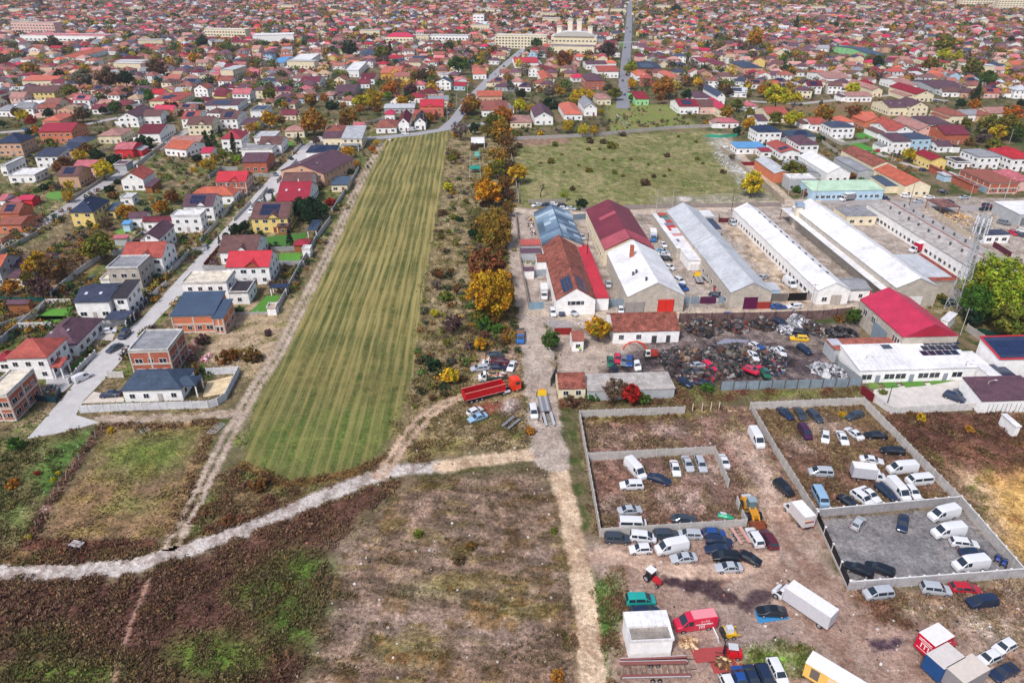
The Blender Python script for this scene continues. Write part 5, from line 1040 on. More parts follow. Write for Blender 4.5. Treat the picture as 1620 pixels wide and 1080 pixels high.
# ---------------- vehicles ----------------
def loft(st, close=True):
    """body from stations (x, z_bottom, z_belt, z_top, w_belt, w_top)"""
    mb = MB(); R = []
    for x, zb, zm, zt, wm, wt in st:
        R.append([(x, -wm*.93, zb), (x, -wm, zb+(zm-zb)*.55), (x, -wm*.985, zm), (x, -wt, zt), (x, -wt*.5, zt+.035), (x, wt*.5, zt+.035), (x, wt, zt), (x, wm*.985, zm), (x, wm, zb+(zm-zb)*.55), (x, wm*.93, zb)])
    for a, b in zip(R, R[1:]):
        n = len(a)
        for i in range(n):
            j = (i+1) % n; mb.face([b[i], a[i], a[j], b[j]])
    mb.face(R[0]); mb.face(R[-1][::-1]); return mb
def inset(q, t, off):
    c = sum((Vector(v) for v in q), Vector())/len(q); v = [Vector(a) for a in q]; n = (v[1]-v[0]).cross(v[2]-v[0]).normalized()
    return [tuple(a+(c-a)*t+n*off) for a in v]
def wheel(r=.33, w=.22):
    mb = MB(); mb.cyl((0, -w/2, 0), (0, w/2, 0), r, r, 14, C(34,34,38), 0); mb.cyl((0, -w/2-.012, 0), (0, w/2+.012, 0), r*.62, r*.62, 10, C(170,172,178), 1); me = mb.build('wheel'); me.materials.append(M['rubber']); me.materials.append(M['steel']); return me
WH_S, WH_L = wheel(), wheel(.48, .3)
GL = C(40,52,64)
SPEC = {}
def spec(k, st, ws, rw, sides, axles, L, hw, hz, tz):
    body = loft(st).build('body'); body.materials.append(M['paint'])
    def top(i, j, t=.1):
        a, b = st[i], st[j]; q = [(a[0], -a[5], a[3]), (a[0], a[5], a[3]), (b[0], b[5], b[3]), (b[0], -b[5], b[3])]
        v = [Vector(p) for p in q]; n = (v[1]-v[0]).cross(v[2]-v[0])
        if n.z < 0: q = q[::-1]
        return inset(q, t, .05)
    parts = [('windscreen', [top(*ws)])]
    if rw: parts.append(('rear_window', [top(*rw)]))
    for s in (-1, 1):
        fs = []
        for i, j in sides:
            a, b = st[i], st[j]
            lo = lambda v, f: (v[0], s*(v[4]*.985*(1-f)+v[5]*f), v[2]*(1-f)+v[3]*f)
            q = [lo(a, .06), lo(b, .06), lo(b, .9), lo(a, .9)]; v = [Vector(p) for p in q]; n = (v[1]-v[0]).cross(v[2]-v[0])
            if n.y*s < 0: q = q[::-1]
            fs.append(inset(q, .1, .015))
        if fs: parts.append(('side_window', fs))
    gm_ = []
    for nm, fs in parts:
        mb = MB()
        for f in fs: mb.face(f, GL)
        me = mb.build(nm); me.materials.append(M['glass']); gm_.append((nm, me))
    hl = MB().box((0, 0, 0), (.12, .34, .16), (.8, .8, .8)).build('headlight'); hl.materials.append(M['lamp'])
    tl = MB().box((0, 0, 0), (.1, .3, .16), C(190,30,36)).build('tail_light'); tl.materials.append(M['lamp'])
    SPEC[k] = dict(body=body, glass=gm_, axles=axles, hl=hl, tl=tl, L=L, hw=hw, hz=hz, tz=tz, w=st[len(st)//2][4])
spec('sedan', [(2.30,.36,.56,.60,.66,.56),(2.18,.24,.66,.70,.82,.72),(1.12,.22,.86,.93,.89,.76),(.36,.22,.90,1.38,.90,.62),(-.78,.22,.91,1.40,.90,.62),(-1.50,.22,.92,1.04,.89,.74),(-2.14,.26,.88,.98,.83,.70),(-2.32,.38,.70,.78,.70,.58)], (2,3), (4,5), [(2,3),(3,4),(4,5)], (1.38,-1.36), 4.6, .8, .62, .76)
spec('hatchback', [(2.0,.36,.60,.64,.66,.56),(1.9,.24,.70,.76,.80,.70),(1.0,.22,.90,.98,.86,.74),(.3,.22,.94,1.44,.87,.62),(-1.35,.22,.96,1.45,.87,.62),(-1.85,.26,.94,1.05,.83,.70),(-1.98,.38,.72,.8,.74,.62)], (2,3), (4,5), [(2,3),(3,4),(4,5)], (1.22,-1.22), 4.0, .78, .66, .86)
spec('estate', [(2.32,.36,.58,.62,.66,.56),(2.2,.24,.68,.72,.82,.72),(1.18,.22,.88,.95,.89,.76),(.45,.22,.92,1.42,.90,.64),(-.8,.22,.94,1.45,.90,.65),(-1.9,.22,.95,1.42,.88,.64),(-2.3,.28,.92,1.0,.85,.72),(-2.36,.38,.7,.78,.78,.66)], (2,3), (5,6), [(2,3),(3,4),(4,5)], (1.4,-1.36), 4.7, .8, .64, .8)
spec('suv', [(2.28,.42,.72,.78,.72,.62),(2.18,.32,.86,.92,.86,.76),(1.2,.3,1.06,1.14,.93,.80),(.5,.3,1.1,1.68,.94,.70),(-.8,.3,1.12,1.72,.94,.70),(-1.95,.3,1.12,1.68,.92,.70),(-2.25,.34,1.05,1.15,.88,.76),(-2.32,.45,.8,.9,.82,.7)], (2,3), (5,6), [(2,3),(3,4),(4,5)], (1.38,-1.38), 4.6, .82, .82, .95)
spec('mpv', [(2.3,.36,.68,.74,.7,.6),(2.2,.26,.86,.92,.86,.76),(1.55,.24,1.02,1.12,.92,.80),(.6,.24,1.06,1.68,.93,.70),(-1.0,.24,1.08,1.74,.93,.72),(-2.1,.24,1.08,1.70,.92,.72),(-2.35,.3,1.0,1.1,.88,.78),(-2.4,.42,.8,.88,.84,.72)], (2,3), (5,6), [(2,3),(3,4),(4,5)], (1.42,-1.42), 4.7, .82, .72, .95)
spec('van', [(2.85,.4,.86,.92,.78,.7),(2.72,.3,1.08,1.14,.92,.82),(2.1,.28,1.22,1.32,.97,.86),(1.3,.28,1.28,2.2,.99,.82),(.55,.28,1.28,2.34,1.0,.86),(-2.75,.28,1.3,2.38,1.0,.86),(-2.88,.34,1.25,2.2,.97,.84)], (2,3), None, [(2,3),(3,4)], (1.9,-1.65), 5.7, .85, .8, 1.0)
spec('minibus', [(2.5,.4,.9,.96,.78,.7),(2.42,.3,1.1,1.18,.9,.82),(2.05,.28,1.22,1.32,.94,.84),(1.55,.28,1.24,1.92,.95,.80),(0,.28,1.26,2.0,.96,.82),(-2.35,.28,1.26,1.98,.96,.82),(-2.45,.34,1.2,1.8,.94,.8)], (2,3), (5,6), [(2,3),(3,4),(4,5)], (1.7,-1.45), 5.0, .84, .8, .95)
spec('smallvan', [(2.1,.36,.68,.74,.7,.6),(2.0,.26,.84,.9,.82,.74),(1.3,.24,1.0,1.08,.88,.78),(.65,.24,1.04,1.68,.89,.7),(-.1,.24,1.06,1.8,.90,.74),(-2.1,.24,1.06,1.8,.90,.76),(-2.2,.3,1.0,1.6,.88,.74)], (2,3), None, [(2,3),(3,4)], (1.35,-1.35), 4.3, .8, .7, .9)
VC = dict(W=('white',(232,234,238)), S=('silver',(186,192,200)), G=('grey',(120,128,138)), D=('dark grey',(62,70,82)), K=('black',(28,31,40)), B=('blue',(36,78,150)), N=('navy',(34,48,78)), R=('red',(190,36,50)), M=('maroon',(96,34,48)), T=('teal',(38,168,160)), P=('purple',(74,30,72)), L=('pale blue',(150,186,216)), Y=('yellow',(244,196,30)), C=('crimson',(214,38,74)), O=('orange',(232,84,40)), F=('green',(40,110,84)))
KN = dict(sedan='saloon car', hatchback='hatchback', estate='estate car', suv='four wheel drive', mpv='people carrier', van='panel van', minibus='minibus', smallvan='small van')
CAT = dict(sedan='car', hatchback='car', estate='car', suv='car', mpv='car', van='van', minibus='van', smallvan='van')
VG = 'cars and vans parked about the yards and streets'
def car(k, z, rx, ry, fx, fy, c, extra='', wh=None, zoff=0.0, wheels=True, detail=True, desc=None, cat=None, roll=0.0):
    s = SPEC[k]; zc = .75 if s['L'] < 5 else 1.1
    a = P(*zp(z, rx, ry), zc+zoff); b = P(*zp(z, fx, fy), zc+zoff); m_ = (a+b)/2; rz = math.atan2(b[1]-a[1], b[0]-a[0])
    root = empty({'car': 'parked_car', 'van': 'parked_van'}.get(CAT[k]) if wheels else 'car_wreck', (m_[0], m_[1], zoff), rz)
    if roll: root.rotation_euler = (roll, 0, rz)
    cname, cc = VC[c]; link(s['body'], 'body', M['paint'], root, color=C(*cc))
    for nm, me in s['glass']: link(me, nm, M['glass'], root)
    if wheels:
        for ax in s['axles']:
            for sy in (-1, 1): link(WH_S, 'wheel', M['rubber'], root, (ax, sy*s['w']*.9, .33))
    for sy in (-1, 1):
        link(s['hl'], 'headlight', M['lamp'], root, (s['L']/2-.16, sy*(s['hw']-.22), s['hz'])); link(s['tl'], 'tail_light', M['lamp'], root, (-s['L']/2+.03, sy*(s['hw']-.14), s['tz']))
    px, py = toP(m_[0], m_[1]); OCC.append((m_[0], m_[1], 2.2))
    w_ = where(px, py) if wh is None else wh
    d = desc or ('%s %s%s' % (cname, extra+' ' if extra else '', KN[k])); tag(root, d, cat or CAT[k], w_, VG); return root
V = car
for k, z, a_, b_, c_, d_, col_, ex in (
 ('sedan','a',745,488,772,590,'W',''),('sedan','a',825,455,870,558,'S',''),('estate','a',922,462,960,556,'S','dark bonneted'),('sedan','a',1122,532,1084,440,'W',''),('van','a',430,498,520,592,'W',''),
 ('sedan','a',565,588,725,640,'N',''),('suv','a',525,660,365,662,'W',''),('sedan','a',358,842,510,828,'S',''),('minibus','a',340,925,570,930,'W','many windowed'),('sedan','a',730,895,905,902,'D',''),
 ('van','a',1302,268,1372,385,'W',''),('suv','a',1480,635,1582,728,'K',''),
 ('suv','c',272,45,418,52,'D',''),('mpv','c',448,32,612,48,'W','doorless'),('suv','c',620,25,765,22,'D','pick-up like'),('estate','c',930,20,780,14,'S',''),('hatchback','c',960,8,1108,10,'B',''),
 ('estate','c',985,55,1155,75,'N',''),('sedan','c',1135,125,992,122,'N',''),('suv','c',1190,182,1045,178,'K',''),('sedan','c',1235,250,1042,255,'S','sunroofed'),('hatchback','c',1240,168,1335,210,'K','tiny'),
 ('van','c',848,85,612,128,'W',''),('sedan','c',905,178,730,192,'S',''),('hatchback','c',592,118,430,126,'W','open bonneted'),('suv','c',1362,105,1285,-20,'W',''),('suv','c',1458,112,1388,0,'M',''),
 ('mpv','c',400,490,625,482,'T',''),('estate','c',452,575,632,562,'N',''),
 ('mpv','d',682,430,478,450,'S',''),('suv','d',892,398,1095,420,'S',''),('estate','d',1108,395,1302,408,'R',''),('mpv','d',1422,490,1218,510,'N',''),
 ('estate','d',1105,70,1288,88,'W',''),('sedan','d',1148,150,1375,152,'N',''),('van','d',1385,212,1092,245,'W','roof striped'),('estate','d',540,302,352,230,'K',''),('estate','d',695,298,495,225,'K',''),
 ('sedan','a',1498,112,1588,185,'N',''),('sedan','b',8,115,50,185,'D',''),('estate','b',92,130,175,205,'D',''),('estate','b',472,145,355,182,'D',''),('mpv','b',35,240,92,328,'P',''),
 ('hatchback','b',208,270,205,365,'W','upright'),('sedan','b',305,275,355,372,'W','long tailed'),('sedan','b',465,330,362,252,'W','silver trimmed'),('sedan','b',642,308,490,298,'K',''),('estate','b',762,420,605,405,'K',''),
 ('sedan','b',452,468,622,492,'W','low'),('van','b',888,530,615,545,'W',''),('mpv','b',258,572,82,562,'S',''),('minibus','b',970,610,780,628,'W',''),('minibus','b',142,680,205,800,'L','old'),
 ('van','b',655,615,805,775,'W','extra long'),('estate','b',578,655,705,760,'N',''),('sedan','b',470,680,582,770,'W','crumpled'),('sedan','b',325,748,430,815,'K',''),('suv','b',412,712,530,800,'W',''),
 ('hatchback','b',795,665,865,750,'W','stubby'),('van','b',1178,832,918,890,'W',''),('van','b',1215,968,948,1002,'W',''),('hatchback','b',402,980,478,878,'S',''),('sedan','b',768,868,750,990,'N',''),
 ('sedan','d',1160,895,1060,958,'W','unused'),('hatchback','d',1565,775,1402,860,'W',''),('hatchback','d',1445,865,1295,930,'W',''),('sedan','d',1550,965,1412,1030,'N',''),
 ('sedan','c',1205,1000,1245,1120,'B','bright'),('sedan','c',1285,990,1335,1110,'N',''),('estate','c',1375,980,1435,1110,'N',''),('estate','c',1455,930,1525,1070,'W',''),('hatchback','c',1120,1050,1165,1150,'W','small'),
 ('sedan','c',1550,568,1338,560,'K',''),
 ('suv','j',985,905,1080,940,'N',''),('sedan','j',1060,870,1128,928,'G','dented'),
 ('estate','h',825,140,845,218,'W',''),('sedan','h',895,142,918,208,'N',''),('estate','h',968,150,1042,205,'S',''),('hatchback','h',1415,140,1420,185,'W','half hidden'),
 ('suv','i',145,100,178,170,'N',''),('sedan','i',1190,132,1310,130,'B','dark'),('estate','i',1455,125,1325,130,'W',''),
 ('sedan','z',672,150,618,255,'W',''),('estate','z',372,215,188,235,'S',''),('hatchback','z',170,740,280,690,'W',''),('sedan','z',345,758,170,815,'L',''),('mpv','z',880,662,905,792,'W',''),
 ('sedan','z',380,75,520,75,'D','rear most'),('sedan','z',385,205,575,215,'N','open bonneted'),
 ('hatchback','e',985,778,990,832,'S',''),('sedan','e',405,122,340,135,'W',''),('sedan','e',430,125,495,122,'N',''),('hatchback','e',500,118,545,122,'W',''),('hatchback','e',560,130,620,130,'K',''),('sedan','e',635,150,700,162,'S',''),('hatchback','e',575,155,632,158,'W','grubby'),
 ('sedan','e',745,375,782,425,'S','narrow lane'),('sedan','e',815,255,835,300,'W','far parked'),
 ('hatchback','f',178,645,248,672,'W',''),('suv','f',262,755,335,800,'W',''),('hatchback','f',295,815,362,850,'B','dark'),('sedan','f',130,440,185,490,'W',''),('sedan','f',110,510,190,530,'L',''),('sedan','f',120,545,205,550,'W','battered'),('estate','f',135,580,225,592,'K',''),
 ('hatchback','f',620,870,600,790,'R',''),('sedan','f',572,885,660,905,'N',''),('suv','f',715,255,785,315,'S',''),('van','f',1190,755,1290,832,'W',''),('hatchback','f',985,755,1050,730,'S',''),
 ('hatchback','g',400,58,470,82,'N',''),('suv','g',585,50,645,58,'W',''),('sedan','g',850,62,765,62,'W',''),('sedan','g',765,95,672,95,'S',''),('sedan','g',1150,62,1062,66,'S',''),('hatchback','g',890,8,965,18,'N','tiny looking'),('hatchback','g',1270,130,1335,122,'N',''),('suv','g',1405,268,1498,292,'G',''),('hatchback','g',1488,345,1575,390,'C',''),('hatchback','g',1560,375,1640,395,'D',''),('hatchback','g',1580,340,1640,350,'W',''),
 ('hatchback','k',865,128,995,115,'W',''),('suv','k',1105,110,1018,198,'N',''),('sedan','k',1025,240,925,295,'D',''),('smallvan','k',645,545,762,490,'W',''),('sedan','k',1030,655,852,668,'N',''),
 ('hatchback','n',420,255,370,300,'G',''),('hatchback','p',1088,615,1140,650,'G','street parked'),('sedan','p',1090,770,1045,810,'K',''),('sedan','p',985,880,940,915,'W',''),('hatchback','p',900,960,865,1000,'W',''),('hatchback','p',1240,470,1280,490,'K',''),
 ('hatchback','o',240,468,300,448,'K',''),('sedan','o',130,535,200,515,'B',''),('sedan','o',200,520,270,505,'N',''),('hatchback','o',335,250,300,270,'W','')if 0 else ('hatchback','o',780,260,800,275,'N',''),
 ('hatchback','q',1340,110,1385,85,'L',''),('hatchback','q',1215,220,1262,195,'W',''),('sedan','q',1190,120,1235,95,'G','roadside')if 0 else ('sedan','q',1395,60,1430,40,'W','roadside'),('van','q',890,355,965,345,'W','roadside'),('hatchback','q',735,440,752,425,'W','lone'),('hatchback','q',1255,190,1280,178,'D',''),
 ('sedan','s',690,640,780,628,'W','')):
    V(k, z, a_, b_, c_, d_, col_, ex)
r_ = random.Random(5)
for i, (px, py) in enumerate([(988,150),(992,140),(985,128),(991,118),(988,105),(994,95),(989,76),(997,50),(992,45),(720,196),(731,178),(748,160),(756,146),(772,133),(783,118),(797,104),(815,90),(950,70),(1020,68),(1050,64),(560,216),(640,211),(1240,162),(1300,160),(1225,156),(1480,160),(40,204),(100,200),(1390,238),(1460,268),(1500,318),(1560,330),(1100,170),(1165,165)]):
    q = P(px, py); q2 = P(px+r_.uniform(-1, 1), py+2)
    V(r_.choice(['sedan','hatchback','suv','hatchback']), 'O', px, py, px+(r_.choice([-3, 3]) if py > 200 or 60 < py < 72 else r_.uniform(-.3, .3)), py+(.2 if py > 200 else r_.choice([-1, 1])*1.5), r_.choice('WSGDKNRB'), '')
# boxed vehicles ----------------------------------------------------------
def frame_of(z, rx, ry, fx, fy, h):
    a = P(*zp(z, rx, ry), h); b = P(*zp(z, fx, fy), h); return a, b, (a+b)/2, math.atan2(b[1]-a[1], b[0]-a[0]), float(np.linalg.norm(b-a))
def cab_mesh(w=1.9, h=2.0, col_=(1, 1, 1), L=1.9, nose=.7):
    st = [(L, .4, .85, .9, w*.42, w*.38), (L-.1, .3, 1.05, 1.12, w*.48, w*.43), (L-nose, .3, 1.2, 1.3, w*.5, w*.45), (L-nose-.55, .3, 1.25, h, w*.5, w*.42), (0, .3, 1.25, h+.06, w*.5, w*.43)]
    return loft(st), st
def truck(name, z, rx, ry, fx, fy, boxcol, cabcol, desc, cat, wh=None, L=7.0, w=2.3, bh=2.3, kind='box', h=1.6, bed=None, cabL=1.9, cabh=2.1, extra=None, axn=2, group='lorries and boxed vans'):
    a, b, m_, rz, l = frame_of(z, rx, ry, fx, fy, h); root = empty(name, (m_[0], m_[1], 0), rz); OCC.append((m_[0], m_[1], L/2))
    mbc, st = cab_mesh(w*.9, cabh, L=cabL); x0 = L/2-cabL
    cabo = link(mbc.build('cab'), 'cab', M['paint'], root, (x0, 0, 0), color=C(*cabcol))
    q = [(st[2][0], -st[2][5], st[2][3]), (st[2][0], st[2][5], st[2][3]), (st[3][0], st[3][5], st[3][3]), (st[3][0], -st[3][5], st[3][3])]
    me = MB(); me.face(inset(q, .08, .05), GL); link(me.build('windscreen'), 'windscreen', M['glass'], root, (x0, 0, 0))
    for s in (-1, 1):
        me = MB(); sx0, sx1 = .15, st[2][0]-.1; yy = w*.45*.985; y2 = w*.9*.43; q = [(sx0, s*(yy+.01), 1.28), (sx1, s*(yy+.01), 1.28), (st[3][0], s*(y2+.03), cabh-.12), (sx0, s*(y2+.03), cabh-.1)]
        if s > 0: q = q[::-1]
        me.face(q, GL); link(me.build('side_window'), 'side_window', M['glass'], root, (x0, 0, 0))
    bl = L-cabL-.15; bx = -L/2+bl/2
    link(MB().box((bx, 0, .62), (bl, w*.5, .25), C(50,50,56)).build('chassis'), 'chassis', M['plain'], root)
    if kind == 'box': cb = link(MB().box((bx, 0, .85+bh/2), (bl, w, bh), C(*boxcol)).box((bx, 0, .87+bh), (bl-.1, w-.1, .06), C(236,236,234)).build('cargo_box'), 'cargo_box', M['plain'], root)
    elif kind == 'bed':
        mb = MB(); mb.box((bx, 0, .85), (bl, w, .15), C(*(bed or (140,110,90))))
        for s in (-1, 1): mb.box((bx, s*(w/2), 1.1), (bl, .06, .45), C(*boxcol))
        mb.box((-L/2, 0, 1.1), (.06, w, .45), C(*boxcol)); mb.box((-L/2+bl, 0, 1.2), (.06, w, .7), C(*boxcol)); cb = link(mb.build('load_bed'), 'load_bed', M['plain'], root)
    elif kind == 'tow':
        mb = MB(); mb.box((bx, 0, .9), (bl, w, .12), C(130,132,138))
        for s in (-1, 1): mb.box((bx, s*(w/2-.05), 1.0), (bl, .1, .12), C(*boxcol)); mb.box((bx, s*w*.27, .975), (bl, .45, .04), C(170,172,180))
        cb = link(mb.build('tow_bed'), 'tow_bed', M['plain'], root)
        link(MB().box((x0+.5, 0, cabh+.16), (.3, 1.2, .14), C(240,150,30)).build('beacon_bar'), 'beacon_bar', M['lamp'], root)
    for ax in ([x0+cabL*.52, -L/2+1.3] if axn == 2 else [x0+cabL*.5, -L/2+1.0, -L/2+2.1]):
        for s in (-1, 1): link(WH_S if L < 8 else WH_L, 'wheel', M['rubber'], root, (ax, s*w*.43, .33 if L < 8 else .48))
    for s in (-1, 1): link(SPEC['van']['hl'], 'headlight', M['lamp'], root, (L/2-.08, s*w*.33, .8)); link(SPEC['van']['tl'], 'tail_light', M['lamp'], root, (-L/2-.02, s*w*.4, .75))
    px, py = toP(m_[0], m_[1]); tag(root, desc, cat, where(px, py) if wh is None else wh, group); return root, cb, L, w, bx, bl
def logo(text, size, parent, loc, rot, color=(.85, .85, .85), name='lettering'):
    cu = bpy.data.curves.new('t', 'FONT'); cu.body = text; cu.size = size; cu.align_x = 'CENTER'; cu.align_y = 'CENTER'; cu.extrude = .004; cu.offset = .012
    t = bpy.data.objects.new('t', cu); COL.objects.link(t); bpy.context.view_layer.update(); me = bpy.data.meshes.new_from_object(t.evaluated_get(bpy.context.evaluated_depsgraph_get())); bpy.data.objects.remove(t)
    me.color_attributes.new('Col', 'FLOAT_COLOR', 'POINT'); n = len(me.vertices); me.color_attributes['Col'].data.foreach_set('color', np.ones(n*4, np.float32))
    o = link(me, name, M['plain'], parent, loc, color=color); o.rotation_euler = rot; return o
# white lorry with long box
truck('box_lorry','d',200,585,-85,395,(206,206,214),(232,232,236),'white lorry with long grey sided box crossing the dirt yard','lorry',wh='',L=9.6,w=2.5,bh=2.6,h=2.2)
truck('box_lorry','b',400,560,632,585,(190,192,200),(234,236,240),'white lorry with grey cargo box among the vans','lorry',L=6.4,w=2.2,bh=2.3)
t_, cb, L_, w_, bx, bl = truck('box_lorry','O',1278,826,1249,793,(214,210,210),(232,234,236),'dusty white box van with blue and yellow tail stripes','van',wh='beside the compound wall gate',L=6.4,w=2.3,bh=2.4)
mb = MB()
for zz, cc in ((1.9, (36,50,130)), (2.08, (214,60,50)), (2.26, (240,200,40))): mb.box((-L_/2-.02, .0 if zz < 2.2 else .4, zz), (.03, 1.8 if zz < 2.2 else 1.0, .14), C(*cc))
link(mb.build('tail_stripes'), 'tail_stripes', M['plain'], t_)
truck('box_lorry','e',432,812,440,930,(206,204,206),(234,234,236),'white box van with orange roof panel in the western yard','van',wh='',L=6.6,w=2.2,bh=2.1)
truck('box_lorry','f',65,345,82,435,(228,228,228),(40,110,180),'white box lorry with blue cab between the halls','lorry',wh='',L=6.8,w=2.3,bh=2.3)
truck('box_lorry','g',185,52,35,72,(150,148,150),(236,236,238),'white lorry with grey tarpaulin box by the green shed','lorry',wh='',L=6.6,w=2.2,bh=2.2)
t_, cb, L_, w_, bx, bl = truck('delivery_lorry','g',812,480,632,505,(186,20,60),(236,238,240),'white lorry with crimson box and round gold emblem','lorry',wh='',L=6.8,w=2.3,bh=2.5)
link(MB().cyl((0, 0, 0), (0, .03, 0), .85, .85, 20, C(206,170,60)).cyl((0, .03, 0), (0, .05, 0), .62, .62, 20, C(120,30,40)).cyl((0, .05, 0), (0, .07, 0), .4, .4, 8, C(206,170,60)).build('emblem'), 'emblem', M['plain'], t_, (bx, w_/2, 2.2))
mb = MB().box((0, 0, 0), (1, 1, 1))
truck('flatbed_lorry','h',552,275,560,455,(70,80,92),(36,110,190),'blue cabbed flatbed lorry with caged load','lorry',wh='on the dirt lane',L=7.0,w=2.3,kind='bed')
r_, cb, L_, w_, bx, bl = truck('tow_truck','h',772,1000,735,838,(150,152,160),(250,206,20),'yellow cabbed recovery truck with empty grey bed','tow truck',wh='on the dirt lane',L=8.2,w=2.4,kind='tow',bh=1)
truck('tow_truck','f',485,785,435,690,(150,152,160),(250,206,20),'small yellow cabbed recovery truck','tow truck',wh='beside the pale metal hall',L=6.6,w=2.2,kind='tow')
truck('tow_truck','z',600,150,325,135,(120,40,50),(232,234,236),'white cabbed recovery truck carrying a dark red saloon','tow truck',wh='on the overgrown strip',L=7.0,w=2.2,kind='tow')
car('sedan','z',590,150,425,135,'M','',wh='loaded on the white recovery truck',zoff=1.0)
r_, cb, L_, w_, bx, bl = truck('flatbed_lorry','z',540,290,295,305,(40,84,76),(236,238,240),'white cabbed flatbed with green sides and junk load','lorry',wh='on the overgrown strip',L=6.6,w=2.2,kind='bed')
mb = MB(); rj = random.Random(4)
for i in range(30): mb.box((bx+rj.uniform(-bl*.45, bl*.45), rj.uniform(-.8, .8), 1.1+rj.uniform(0, .4)), (rj.uniform(.2, .8), rj.uniform(.2, .6), rj.uniform(.1, .4)), C(*rj.choice([(220,200,190),(180,70,60),(210,160,110),(230,230,230),(120,110,100)])), rz=rj.uniform(0, 3))
o = link(mb.build('junk_load'), 'junk_load', M['scrap'], r_)
# bottom right lorries
def cube_truck(z, px, py, ang, boxc, cabc, desc, L=7.2, w=2.6, bh=2.9, cab=True, name='box_lorry', roofc=(236,234,232), wh='in the bottom right corner row'):
    c = P(*zp(z, px, py), bh+.9); root = empty(name, (c[0], c[1], 0), ang); OCC.append((c[0], c[1], L/2)); bl = L-(2.1 if cab else 0); bx = -L/2+bl/2
    link(MB().box((bx, 0, .9+bh/2), (bl, w, bh), C(*boxc)).box((bx, 0, .93+bh), (bl, w, .06), C(*roofc)).build('cargo_box'), 'cargo_box', M['plain'], root)
    if cab:
        mbc, st = cab_mesh(w*.92, 2.3, L=1.95); link(mbc.build('cab'), 'cab', M['paint'], root, (L/2-1.95, 0, 0), color=C(*cabc))
        q = [(st[2][0], -st[2][5], st[2][3]), (st[2][0], st[2][5], st[2][3]), (st[3][0], st[3][5], st[3][3]), (st[3][0], -st[3][5], st[3][3])]; me = MB(); me.face(inset(q, .08, .05), GL); link(me.build('windscreen'), 'windscreen', M['glass'], root, (L/2-1.95, 0, 0))
    for ax in (L/2-1.0 if cab else L/2-1.4, -L/2+1.4):
        for s in (-1, 1): link(WH_L, 'wheel', M['rubber'], root, (ax, s*w*.42, .48))
    tag(root, desc, 'lorry' if cab else 'trailer', wh, 'lorries and boxed vans'); return root, bx, bl, w, bh
ca = math.atan2(*(lambda v: (v[1], v[0]))(P(*zp('d',1050,640), 3.8)-P(*zp('d',915,710), 3.8)))
t_, bx, bl, w_, bh = cube_truck('d', 1035, 715, ca, (214,16,60), (210,20,60), 'crimson box lorry with white lettering on its tail', L=6.2, w=2.7, bh=2.9)
R90 = math.pi/2
logo('ITI', 1.3, t_, (-3.1-.03, -.1, 2.2), (R90, 0, -R90)); logo('manhanthan', .42, t_, (-3.1-.03, 0, 3.3), (R90, 0, -R90)); mb = MB().box((-3.12, 0, 1.45), (.03, 2.1, .06), (.85, .85, .85)).box((-3.12, 0, 2.95), (.03, 2.1, .06), (.85, .85, .85)); link(mb.build('white_lines'), 'white_lines', M['plain'], t_)
logo('ITI', .8, t_, (bx+.6, -w_/2-.02, 2.2), (R90, 0, 0)); link(MB().box((bx, -w_/2-.01, 2.9), (bl*.8, .03, .08), (.85, .75, .8)).build('white_stripe'), 'white_stripe', M['plain'], t_)
cube_truck('d', 1100, 865, ca, (30,78,136), (60,120,180), 'blue sided box lorry with a stained white roof', L=6.6, w=2.8, bh=2.8, roofc=(214,208,204))
cube_truck('d', 1225, 975, ca, (150,148,152), (120,120,128), 'grey sided box trailer with dirty cream roof', L=5.4, w=2.8, bh=2.8, cab=False, name='box_trailer', roofc=(216,206,196))
b1 = P(*zp('d',185,905), 3.6); b2 = P(*zp('d',470,1075), 3.6); aw = math.atan2(b2[1]-b1[1], b2[0]-b1[0]); c = P(*zp('d',375,1068), 3.4)
root = empty('curtain_trailer', (c[0], c[1], 0), aw); mb = MB().box((0, 0, 2.2), (11, 2.5, 2.6), C(240,196,104)).box((0, 0, 3.55), (11.1, 2.6, .12), C(240,240,242)); link(mb.build('trailer_box'), 'trailer_box', M['plain'], root)
mb = MB(); [mb.box((-4+i*2.4, -1.27, 2.3), (1.2, .04, 1.8), C(*((232,214,190) if i % 2 else (110,104,100)))) for i in range(4)]; link(mb.build('side_panels'), 'side_panels', M['plain'], root)
for ax in (3.5, 4.6, -3.5):
    for s in (-1, 1): link(WH_L, 'wheel', M['rubber'], root, (ax, s*1.05, .48))
tag(root, 'white roofed yellow sided trailer cut by the bottom edge', 'trailer', 'beside the green verge')
# the red lettered van
rv = car('van','c',1045,622,748,662,'C','',wh='',desc='crimson panel van with white lettering beside the portable office'); rv.scale = (1.12, 1.08, 1.08)
link(MB().box((-1.1, 0, 2.43), (3.3, 1.5, .05), C(238,150,160)).build('roof_panel'), 'roof_panel', M['paint'], rv)
logo('manhanthan', .5, rv, (-.9, 1.02, 1.55), (R90, 0, math.pi)); logo('ITI', .75, rv, (-.6, 1.03, .95), (R90, 0, math.pi))
mb = MB(); 
for x, h_ in ((-1.5, .3), (-1.3, .2), (-1.1, .35), (-.8, .2), (-.5, .32)): mb.box((x, .985, 1.88+h_/2), (.06, .03, h_), (.85, .85, .85))
link(mb.build('skyline_mark'), 'skyline_mark', M['plain'], rv)
